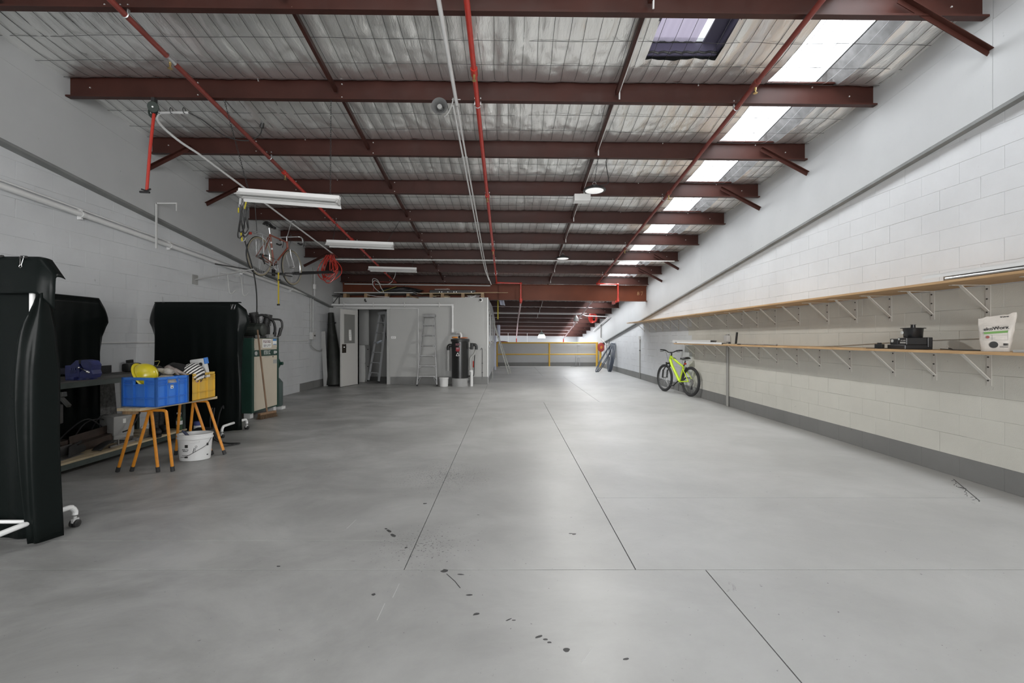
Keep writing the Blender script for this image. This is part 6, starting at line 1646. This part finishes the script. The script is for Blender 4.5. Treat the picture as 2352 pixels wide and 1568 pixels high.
obj('cylinder_head', MB().cyl((-4.55, 8.22, 1.74), (-4.555, 8.21, 1.79), .075, n=16).cyl((-4.38, 8.37, 1.71), (-4.375, 8.375, 1.76), .07, n=16), M_dark, pmp, smooth=True)
obj('belt_guard', MB().lathe([(.03, -.03), (.19, -.03), (.20, -.01), (.20, .04), (.19, .06)], 32, Matrix.Translation((-4.71, 8.20, 1.56)) @ Matrix.Rotation(PI/2, 4, 'Y')).box((-4.71, 8.03, 1.48), (.08, .22, .22), None, .02), M_black, t, smooth=True)
hs = MB()
hs.tube(smooth_path([(-4.50, 8.18, 1.72), (-4.40, 8.25, 1.745), (-4.30, 8.36, 1.66), (-4.27, 8.40, 1.55), (-4.28, 8.42, 1.42), (-4.29, 8.42, 1.36)]), .022, 10); hs.tube(smooth_path([(-4.40, 8.32, 1.68), (-4.30, 8.44, 1.68), (-4.22, 8.52, 1.66), (-4.20, 8.53, 1.55), (-4.22, 8.49, 1.42), (-4.26, 8.47, 1.345)]), .019, 10)
obj('air_hose', hs, M_black, t, smooth=True)
obj('hose_fitting', MB().cyl((-4.21, 8.51, 1.52), (-4.23, 8.48, 1.38), .028).cyl((-4.28, 8.42, 1.44), (-4.29, 8.42, 1.36), .03), M_dark, t, smooth=True)
obj('control_box', MB().bx(-4.36, -4.27, 8.20, 8.36, 1.337, 1.40).bx(-4.31, -4.26, 7.82, 7.88, 1.337, 1.385), M_grey, t)
obj('side_motor', MB().tube([(-4.40, 8.50, .86), (-4.40, 8.62, .86), (-4.40, 8.66, .86)], .13, 20, radii=[.13, .13, .09]).tube([(-4.33, 8.60, .86), (-4.22, 8.60, .86)], .03, 12), M_green, t, smooth=True)
obj('receiver_tank', MB().tube([(-4.38, 8.66, .05), (-4.38, 8.66, .08), (-4.38, 8.66, .50), (-4.38, 8.66, .58)], .12, 20, radii=[.10, .12, .12, .06]), mat('grey_green_tank', (.06, .085, .08), .4), t, smooth=True)
obj('tank_foot', MB().bx(-4.50, -4.24, 8.60, 8.74, 0, .05), M_pvc, t)
# broom
t = thing('broom', 'wooden broom with brown bristles leaning on the cream compressor front', 'broom', (-4.03, 7.68, 0), world=True)
obj('handle', MB().cyl((-4.035, 7.68, .105), (-4.2265, 7.74, 1.47), .0135, n=10), M_broom, t, smooth=True)
hd = Vector((.10, .32, 0)).normalized()
q = Matrix.Rotation(math.atan2(hd.x, hd.y)*-1, 4, 'Z')
b_ = obj('broom_head', MB().box((-4.03, 7.68, .085), (.06, .34, .035), q, .008), M_broom, t)
mb = MB()
random.seed(5)
for i in range(30):
    for j in range(5):
        p = Vector((-4.03, 7.68, .07)) + q.to_3x3() @ Vector(((j-2)*.012, (i-14.5)*.0112, 0)); sp_ = q.to_3x3() @ Vector(((j-2)*.010, random.uniform(-.01, .01)+(i-14.5)*.0012, 0))
        mb.tube([p, p+sp_+Vector((0, 0, -.069))], .0045, 4)
obj('bristles', mb, mat('brown_bristle', (.10, .06, .03), .8), t, kind='stuff')
# yellow tape measure and white tube by screen foot
solo('tape_reel', MB().tube([(-4.15+.05*math.cos(a), 7.05, .055+.05*math.sin(a)) for a in [2*PI*k/20 for k in range(20)]], .012, 6, closed=True), mat('yellow_reel', (.6, .5, .02), .4), 'small yellow ring lying by the compressor behind the screen foot', 'ring', smooth=True)
# ================================================================== office front
zf = YO-.05
t = thing('drain_pipe', 'white pipe along the office front dropping into the black tank', 'pipe', (-3, zf, 2.3), world=True)
obj('tube', MB().tube([(XL+.06, 13.24, zp(13.25)-.06), (-4.9, zf, 2.305), (-1.62, zf, 2.295)], .034, 12), M_pvc, t, smooth=True)
obj('drop', MB().tube([(-1.62, zf, 2.30), (-1.62, zf, 1.52), (-1.62, zf-.05, 1.475), (-1.42, 13.0, 1.475), (-1.36, 12.96, 1.47), (-1.33, 12.92, 1.42), (-1.33, 12.90, 1.335)], .034, 12), M_pvc, t, smooth=True)
for p, q in (((-1.62, zf, 2.31), (-1.62, zf, 2.22)), ((-1.66, zf, 2.296), (-1.58, zf, 2.296)), ((-1.62, zf, 1.62), (-1.62, zf, 1.46)), ((-1.50, 13.12, 1.475), (-1.44, 13.03, 1.475))): obj('coupling', MB().cyl(p, q, .042), M_pvc, t, smooth=True)
for x in (-4.75, -3.9, -3.0, -2.0):
    obj('saddle_clip', MB().bx(x-.012, x+.012, YO-.09, YO, 2.24, 2.37), M_lgrey, t)
obj('black_collar', MB().cyl((-1.36, 12.95, 1.40), (-1.36, 12.95, 1.33), .05), M_black, t, smooth=True)
pipe_thing('thin_pipe', 'thin white pipe below the drain pipe on the office front', 'pipe', [(-5.0, YO-.02, 2.22), (-2.72, YO-.02, 2.20), (-2.62, YO-.02, 2.19), (-2.62, YO-.02, 1.0), (-2.62, YO-.02, .25)], .013, M_pvc)
t = thing('light_switch', 'white double light switch plate right of the office door', 'switch', (-3.34, YO-.006, 1.35), world=True)
obj('plate', MB().bx(-3.41, -3.27, YO-.012, YO-.0005, 1.32, 1.39, bev=.002), M_whiteenamel, t)
obj('rocker', MB().bx(-3.38, -3.35, YO-.016, YO-.012, 1.34, 1.37).bx(-3.33, -3.30, YO-.016, YO-.012, 1.34, 1.37), M_lgrey, t)
t = thing('security_camera', 'white dome security camera at the top right of the office front', 'camera', (-.80, YO-.02, 2.44), world=True)
obj('mount', MB().lathe([(.055, 0), (.05, .03)], 20, Matrix.Translation((-.80, YO-.0005, 2.44)) @ Matrix.Rotation(PI/2, 4, 'X')), M_whiteenamel, t, smooth=True)
obj('eye', MB().ball((-.81, YO-.04, 2.44), .036), M_black, t, smooth=True)
t = thing('gate_latch_rod', 'thin dark vertical rod near the right end of the office front', 'rod', (-.76, YO-.02, 0), world=True)
obj('rod', MB().tube(smooth_path([(-.76, YO-.02, .21), (-.76, YO-.02, .9), (-.765, YO-.02, 1.03), (-.79, YO-.02, 1.04), (-.80, YO-.02, 1.0)]), .007, 6), M_dark, t)
obj('staple', MB().bx(-.775, -.745, YO-.03, YO, .6, .62).bx(-.775, -.745, YO-.03, YO, .33, .35), M_dark, t)
solo('black_clip', MB().box((-4.16, YO-.02, 2.44), (.04, .035, .07), None, .006).box((-4.13, YO-.035, 2.40), (.03, .03, .04)), M_black, 'small black fitting above the office door', 'clip')
# step ladder leaning on the office
M_lad = M_dkalu
def step_ladder(label, loc, rot, n, W0, W1, Ht, m, rear=None):
    t = thing('step_ladder', label, 'ladder', loc); t.rotation_euler = rot
    for s in (-1, 1):
        st = obj('stile', MB().beam((s*W0/2, 0, .02), (s*W1/2, 0, Ht), .028, .06, up=(0, 1, 0)), m, t)
        obj('shoe', MB().box((s*W0/2, 0, .018), (.035, .07, .036)), M_rubber, st)
    for k in range(n):
        z = Ht*(.13+.145*k); wv = W0+(W1-W0)*z/Ht
        tr = obj('tread', MB().bx(-wv/2, wv/2, -.045, .04, z-.012, z+.012), m, t)
        obj('tread_gusset', MB().beam((-wv/2, -.03, z-.06), (-wv/2+.07, -.03, z-.01), .004, .016).beam((wv/2, -.03, z-.06), (wv/2-.07, -.03, z-.01), .004, .016), m, tr)
    obj('top_cap', MB().bx(-W1/2-.03, W1/2+.03, -.06, .07, Ht-.02, Ht+.03, bev=.006).bx(-W1/2-.02, W1/2+.02, -.05, .06, Ht-.06, Ht-.02), m, t)
    obj('foot_brace', MB().beam((-W0/2+.0, 0, .03), (-W0/2+.11, 0, Ht*.125), .006, .02, up=(0, 1, 0)).beam((W0/2, 0, .03), (W0/2-.11, 0, Ht*.125), .006, .02, up=(0, 1, 0)), m, t)
    if rear is not None:
        for s in (-1, 1): obj('rear_leg', MB().beam((s*W0*.45, rear, .0), (s*W1/2, .05, Ht-.03), .022, .03, up=(0, 1, 0)), M_alu, t)
        for k in range(4):
            z = .3+.4*k; f = 1-z/Ht; obj('rear_bar', MB().beam((-W0*.45, .05+(rear-.05)*f, z), (W0*.45, .05+(rear-.05)*f, z), .015, .02), m, t)
    return t
step_ladder('folded aluminium step ladder leaning on the office front', (-2.28, 12.86, 0), (math.radians(-10), 0, 0), 6, .56, .30, 2.02, M_lad)
l2 = step_ladder('open step ladder standing inside the office doorway', (-4.13, 14.05, 0), (math.radians(-9), 0, math.radians(-42)), 6, .58, .36, 2.15, mat('pale_aluminium', (.52, .53, .54), .4, .25), rear=1.05)
lump('blue_white_bag', 'blue and white bag resting on the ladder inside the office', 'bag', mat('bag_white_blue', (.50, .55, .62), .5), (-3.98, 14.16, 1.22), (.12, .05, .035), (0, -.35, -.6), amp=.25, seed=2)
t = thing('filing_cabinet', 'pale filing cabinet with two drawers inside the office', 'cabinet', (-4.62, 14.25, 0))
obj('carcass', MB().bx(-.24, .24, -.25, .25, 0, 1.12), M_lgrey, t)
for z0, z1 in ((.06, .55), (.58, 1.08)):
    d = obj('drawer', MB().bx(-.22, .22, -.272, -.25, z0, z1, bev=.004).bx(.24, .252, -.23, .23, z0, z1), M_lgrey, t)
    obj('handle', MB().bx(-.06, .06, -.29, -.272, z1-.10, z1-.08).bx(.252, .268, -.05, .05, z1-.10, z1-.08), M_dark, d)
# bundle and board in the corner
t = thing('rolled_tarpaulin', 'tall dark rolled tarpaulin leaning in the corner beside the door', 'roll', (-4.9, 13.0, 0), world=True)
mb = MB()
mb.tube([(-4.87, 12.93, .02), (-4.90, 12.98, .5), (-5.0, 13.08, 1.2), (-5.07, 13.15, 1.75), (-5.09, 13.18, 2.06)], .1, 14, radii=[.24, .21, .15, .10, .075])
for v in mb.bm.verts:
    v.co.x += .012*noise.noise(v.co*7); v.co.y += .012*noise.noise(v.co*7+Vector((5, 0, 0)))
obj('roll', mb, mat('mottled_dark_tarp', (.022, .024, .020), .55, var=.4, vscale=5, bump=.5, bscale=9), t, smooth=True)
obj('binding', MB().tube([(-5.06+.11*math.cos(a), 13.16+.11*math.sin(a), 1.75+.03*math.cos(a)) for a in [2*PI*k/16 for k in range(16)]], .012, 6, closed=True), M_black, t)
solo('white_board', MB().box((-5.125, 12.80, .76), (.12, .015, 1.52), Matrix.Rotation(-.05, 4, 'Y')), M_office, 'narrow white board leaning beside the rolled tarpaulin', 'board')
# ---- black tank
t = thing('separator_tank', 'tall black cylindrical tank on a grey base before the office', 'tank', (-1.353, 12.87, 0))
obj('base', MB().lathe([(.235, 0), (.235, .225)], 36), mat('grey_base', (.30, .30, .295), .5), t, smooth=True)
obj('drum', MB().lathe([(.238, .225), (.238, 1.245), (.20, 1.25)], 40), mat('black_drum', (.014, .014, .014), .28), t, smooth=True)
obj('lid', MB().lathe([(.238, 1.235), (.262, 1.24), (.262, 1.30), (.25, 1.312), (.05, 1.318)], 40), M_black, t, smooth=True)
def onT(ang, z, r=.2395): return Matrix.Rotation(ang, 4, 'Z') @ Matrix.Translation((0, -r, z)) @ Matrix.Rotation(PI/2, 4, 'X')
bd = obj('badge', MB().box((0, 0, 0), (.11, .095, .002), onT(-.18, 1.03)).prism([(-.055, -.0475), (.055, -.0475), (0, -.07)], .002, onT(-.18, 1.03)), mat('badge_red', (.30, .03, .04), .4), t)
obj('badge_rule', MB().box((0, 0, 0), (.03, .005, .002), onT(-.47, .985)).box((0, 0, 0), (.03, .005, .002), onT(.11, .985)).box((0, -.02, .002), (.07, .05, .001), onT(-.18, 1.05)), mat('badge_grey', (.35, .20, .22), .4), bd)
obj('lettering', MB().text('RPS', .085, onT(-.16, 1.155), bold=.003), mat('badge_letter', (.22, .10, .12), .4), t)
tri = MB()
A3 = [(-.045, 0), (.045, 0), (0, .085)]
for i in range(3):
    a, b = A3[i], A3[(i+1) % 3]
    p = onT(-.18, .85) @ Vector((a[0], a[1], .001)); q = onT(-.18, .85) @ Vector((b[0], b[1], .001)); tri.beam(p, q, .003, .012)
tri.box((0, .03, 0), (.012, .025, .002), onT(-.18, .85))
obj('warning_triangle', tri, M_paper, t)
obj('outlet_pipe', MB().tube(smooth_path([(-.22, .0, 1.12), (-.30, .0, 1.13), (-.335, .0, 1.08), (-.335, 0, 1.0)]), .045, 12), M_black, t, smooth=True)
obj('side_duct', MB().tube([(-.335, .0, 1.02), (-.335, .0, .42)], .04, 12), M_office, t, smooth=True)
rp = obj('pump_head', MB().cyl((.33, -.05, 1.02), (.33, -.05, 1.20), .042).tube(smooth_path([(.34, -.05, 1.14), (.42, -.05, 1.15), (.455, -.05, 1.10), (.45, -.05, 1.02)]), .04, 12).bx(.22, .36, -.07, -.03, 1.04, 1.08), M_black, t, smooth=True)
obj('flex_hose', MB().tube(smooth_path([(.45, -.05, 1.03), (.40, -.05, .90), (.30, -.06, .78), (.29, -.06, .66), (.305, -.07, .45)]), .03, 12), M_grey, rp, smooth=True)
obj('drain_stub', MB().cyl((.325, -.08, .0), (.325, -.08, .42), .042).cyl((.31, -.08, .40), (.31, -.08, .45), .055), M_pvc, t, smooth=True)
obj('hanging_lead', MB().tube(smooth_path([(.42, -.05, 1.0), (.40, -.05, .7), (.39, -.05, .35), (.37, -.05, .27)]), .012, 8), M_black, t, smooth=True)
obj('red_hose', MB().tube([(.37, -.05, .70), (.37, -.05, .52)], .014, 8), M_redbright, t, smooth=True)
obj('valve', MB().bx(.22, .28, -.10, -.02, .10, .16).cyl((.20, -.06, .28), (.30, -.06, .28), .02), M_black, t)
lump('orange_rag', 'orange rag lying on the lid of the black tank', 'rag', mat('orange_cloth', (.60, .24, .05), .7), (-1.49, 12.80, 1.352), (.085, .06, .026), amp=.25, seed=4)
lump('orange_rag', 'flat reddish orange rag beside the pipe on the black tank', 'rag', mat('orange_cloth_dark', (.50, .16, .06), .7), (-1.24, 12.80, 1.342), (.10, .05, .018), amp=.25, seed=9)
t = thing('lidded_pail', 'small white lidded pail on the floor left of the black tank', 'pail', (-1.79, 12.72, 0))
obj('shell', MB().lathe([(.112, 0), (.118, .005), (.125, .21)], 28), M_bkt, t, smooth=True)
obj('lid', MB().lathe([(.130, .205), (.134, .215), (.134, .245), (.128, .25), (.02, .252)], 28), M_bkt, t, smooth=True)
# ---- things stored on the office roof
zr = ZO
def bear(y0, x, lab, w=.09):
    solo('timber_bearer', MB().bx(x-w/2, x+w/2, y0, y0+.30, zr+.001, zr+.118), M_oldwood, lab, 'timber')
for i, (p, lab) in enumerate(((792, 'first'), (840, 'second'), (887, 'third'), (937, 'fourth'), (990, 'fifth'), (1016, 'sixth'), (1063, 'seventh'), (1108, 'last'))):
    bear(YO+.02, (p-1168)*(YO+.02)/FPX, '%s brown timber bearer from the left on the office roof edge' % lab)
solo('sheet_board', MB().bx(-5.02, -2.75, YO-.12, YO+.65, zr+.12, zr+.145), M_office, 'long white sheet board lying on the office roof bearers', 'board')
solo('sheet_board', MB().bx(-2.66, -.72, YO+.0, YO+.60, zr+.12, zr+.135), M_pine, 'thin pale plywood sheet on the right of the office roof', 'board')
solo('sheet_board', MB().beam((-2.72, YO-.05, zr+.152), (-2.50, YO-.08, zr+.10), .16, .008), M_office, 'bent white strip at the end of the long sheet board', 'strip')
lump('black_tarpaulin', 'heap of black tarpaulin on top of the office roof boards', 'tarpaulin', M_leather, (-3.25, YO+.34, zr+.235), (.62, .24, .10), amp=.22, seed=6)
mb = MB().bx(-2.35, -.98, YO+.30, YO+.42, zr+.137, zr+.25, bev=.01)
t = thing('bolted_rail', 'long black rail with bolts lying on the office roof', 'rail', (-1.7, YO+.36, zr+.137), world=True)
obj('rail', mb, M_black, t)
for x in (-2.05, -1.98, -1.80, -1.62, -1.55, -1.10): obj('bolt', MB().cyl((x, YO+.30, zr+.19), (x, YO+.285, zr+.19), .014, n=8), M_bolt, t)
solo('white_strip', MB().beam((-2.18, YO+.24, zr+.262), (-1.80, YO+.26, zr+.270), .05, .01).beam((-1.82, YO+.26, zr+.28), (-1.74, YO+.26, zr+.262), .04, .01), M_pvc, 'short white strip lying on the black rail over the office', 'strip')
mb = MB().tube(smooth_path([(-3.98, YO+.1, zr+.40), (-3.95, YO+.05, zr+.55), (-3.80, YO+.0, zr+.50), (-3.72, YO+.05, zr+.30), (-3.66, YO+.1, zr+.17), (-3.78, YO+.08, zr+.18), (-3.92, YO+.1, zr+.30), (-3.98, YO+.1, zr+.42), (-3.88, YO+.06, zr+.50), (-3.70, YO+.05, zr+.38), (-3.45, YO+.05, zr+.42), (-3.30, YO+.0, zr+.62), (-3.27, YO-.02, zr+.80)]), .010, 7)
solo('white_hose', mb, M_lgrey, 'looped pale hose hanging above the office roof under the red pipe', 'hose', smooth=True)
mb = MB().cyl((-3.74, YO+.12, zr+.175), (-3.26, YO+.02, zr+.32), .008)
solo('yellow_rod', mb, mat('dull_yellow', (.32, .28, .05), .5), 'thin dull yellow rod on the tarpaulin heap', 'rod')
mb = MB().beam((-4.1, YO-.02, zr+.075), (-3.78, YO-.06, zr+.02), .05, .01).beam((-3.78, YO-.06, zr+.022), (-3.45, YO-.05, zr+.012), .04, .01)
solo('white_offcut', mb, M_pvc, 'broken white strip on the office roof edge above the door', 'strip')
mb = MB().beam((-2.86, YO-.02, zr+.035), (-2.58, YO-.18, zr-.03), .03, .02)
solo('timber_stick', mb, M_oldwood, 'short dark stick poking over the office roof edge', 'stick')
mb = MB().bx(-2.95, -2.88, YO-.03, YO+.10, zr+.001, zr+.03).bx(-3.0, -2.2, YO+.12, YO+.25, zr+.001, zr+.04)
solo('steel_section', mb, M_dark, 'dark steel section lying between bearers on the office roof', 'section')
for i, (x, sx_, lab) in enumerate(((-2.05, .5, 'pile of mixed pale offcuts between the bearers on the office roof'), (-1.05, .32, 'pale folded sheets between the last bearers on the office roof'))):
    mb = MB(); random.seed(20+i)
    for k in range(7): mb.box((x+random.uniform(-sx_/2, sx_/2), YO+.12+.02*k, zr+.012+.011*k), (random.uniform(.1, .3), .16, .009), Matrix.Rotation(random.uniform(-.3, .3), 4, 'Z'))
    solo('offcut_pile', mb, M_pvc if i else M_pine, lab, 'offcuts')
mb = MB().beam((-5.08, YO-.10, zr+.05), (-4.85, YO-.10, zr+.05), .05, .02).beam((-4.88, YO-.10, zr+.04), (-4.88, YO-.10, zr-.20), .02, .02).beam((-5.10, YO-.08, zr-.22), (-4.9, YO-.10, zr+.03), .014, .014)
solo('corner_bracket', mb, M_dark, 'dark steel bracket in the left corner of the office roof', 'bracket')
mb = MB().beam((-.98, YO+.02, zr+.14), (-.02, YO+.10, zr+.15), .07, .014).beam((-1.0, YO+.1, zr+.155), (-.3, YO+.05, zr+.156), .06, .012)
solo('pine_batten', mb, M_oldwood, 'brown batten overhanging the right corner of the office roof', 'batten')
# ---- beyond the office corner
t = thing('extension_ladder', 'aluminium extension ladder leaning on the office side wall', 'ladder', (-.2, 17.3, 0), world=True)
M_olive = mat('dull_ladder_aluminium', (.22, .22, .20), .45, .5)
for dy in (0, .42):
    obj('stile', MB().beam((.0+.22*dy, 17.0+dy, .01), (-.592, 17.0+dy, 2.05), .025, .035, up=(1, 0, .3)), M_olive, t)
for k in range(8):
    f = .08+.12*k; obj('rung', MB().cyl((-.6*f, 17.0, 2.05*f), (.09-.68*f, 17.42, 2.05*f), .014), M_olive, t, smooth=True)
M_film = mat('blue_white_plastic_film', (.55, .57, .68), .35)
mb = MB().lathe([(.055, 0), (.06, .02), (.07, .5), (.06, .54)], 18, Matrix.Translation((-.40, 18.6, 1.33)))
t = thing('plastic_roll', 'bluish white plastic roll hung beside the far office corner', 'roll', (-.40, 18.6, 1.33), world=True)
obj('roll', mb, M_film, t, smooth=True)
obj('cord', MB().cyl((-.40, 18.6, 1.86), (-.40, 18.85, roof_z(-.4, 18.85)), .006), M_dark, t)
mb = MB(); mb.grid(lambda u, v: Vector((-.36+.16*u+.09*v, 15.05+.06*math.sin(u*6)+.03*math.sin(v*7), roof_z(-.3, 15.1)+.0-.42*v-.03*u)), 10, 10); mb.thick = .004
solo('plastic_sheet', mb, M_film, 'crumpled bluish plastic sheet hanging behind the deep steel beam', 'sheet', smooth=True)
solo('yellow_pole', MB().cyl((-.36, 15.6, 1.98), (-.36, 15.6, roof_z(-.36, 15.6)), .02), mat('yellow_pole_paint', (.55, .45, .03), .4), 'short yellow pole hanging beyond the office corner', 'pole', smooth=True)
solo('white_post', MB().bx(-.60, -.52, 19.4, 19.5, 0, 1.45), M_film, 'pale post standing at the far end of the office side wall', 'post')
t = thing('wire_stand', 'small dark wire stand on the floor by the office side wall', 'stand', (-.52, 15.2, 0))
obj('frame', MB().beam((0, -.1, .0), (0, -.1, .35), .02, .02).beam((0, .15, 0), (-.03, .15, .35), .02, .02).beam((0, -.1, .3), (0, .15, .1), .014, .014), M_grey, t)
solo('red_tarpaulin', MB().ball((-.30, 22.08, 1.14), .3, (1.0, .30, .22)), mat('dark_red_sheet', (.16, .02, .03), .5), 'dark red cloth heap on the parapet behind the guard rail', 'cover', smooth=True)
for x, lab in ((-.02, 'thin white vertical rod with hook beyond the rail on the left'), (1.02, 'thin white vertical rod with hook beyond the rail in the middle')):
    yy = 25.0
    solo('hanging_rod', MB().cyl((x, yy, .9), (x, yy, roof_z(x, yy)+.01), .012).ball((x, yy, 1.42), .03), M_pvc, lab, 'rod', smooth=True)
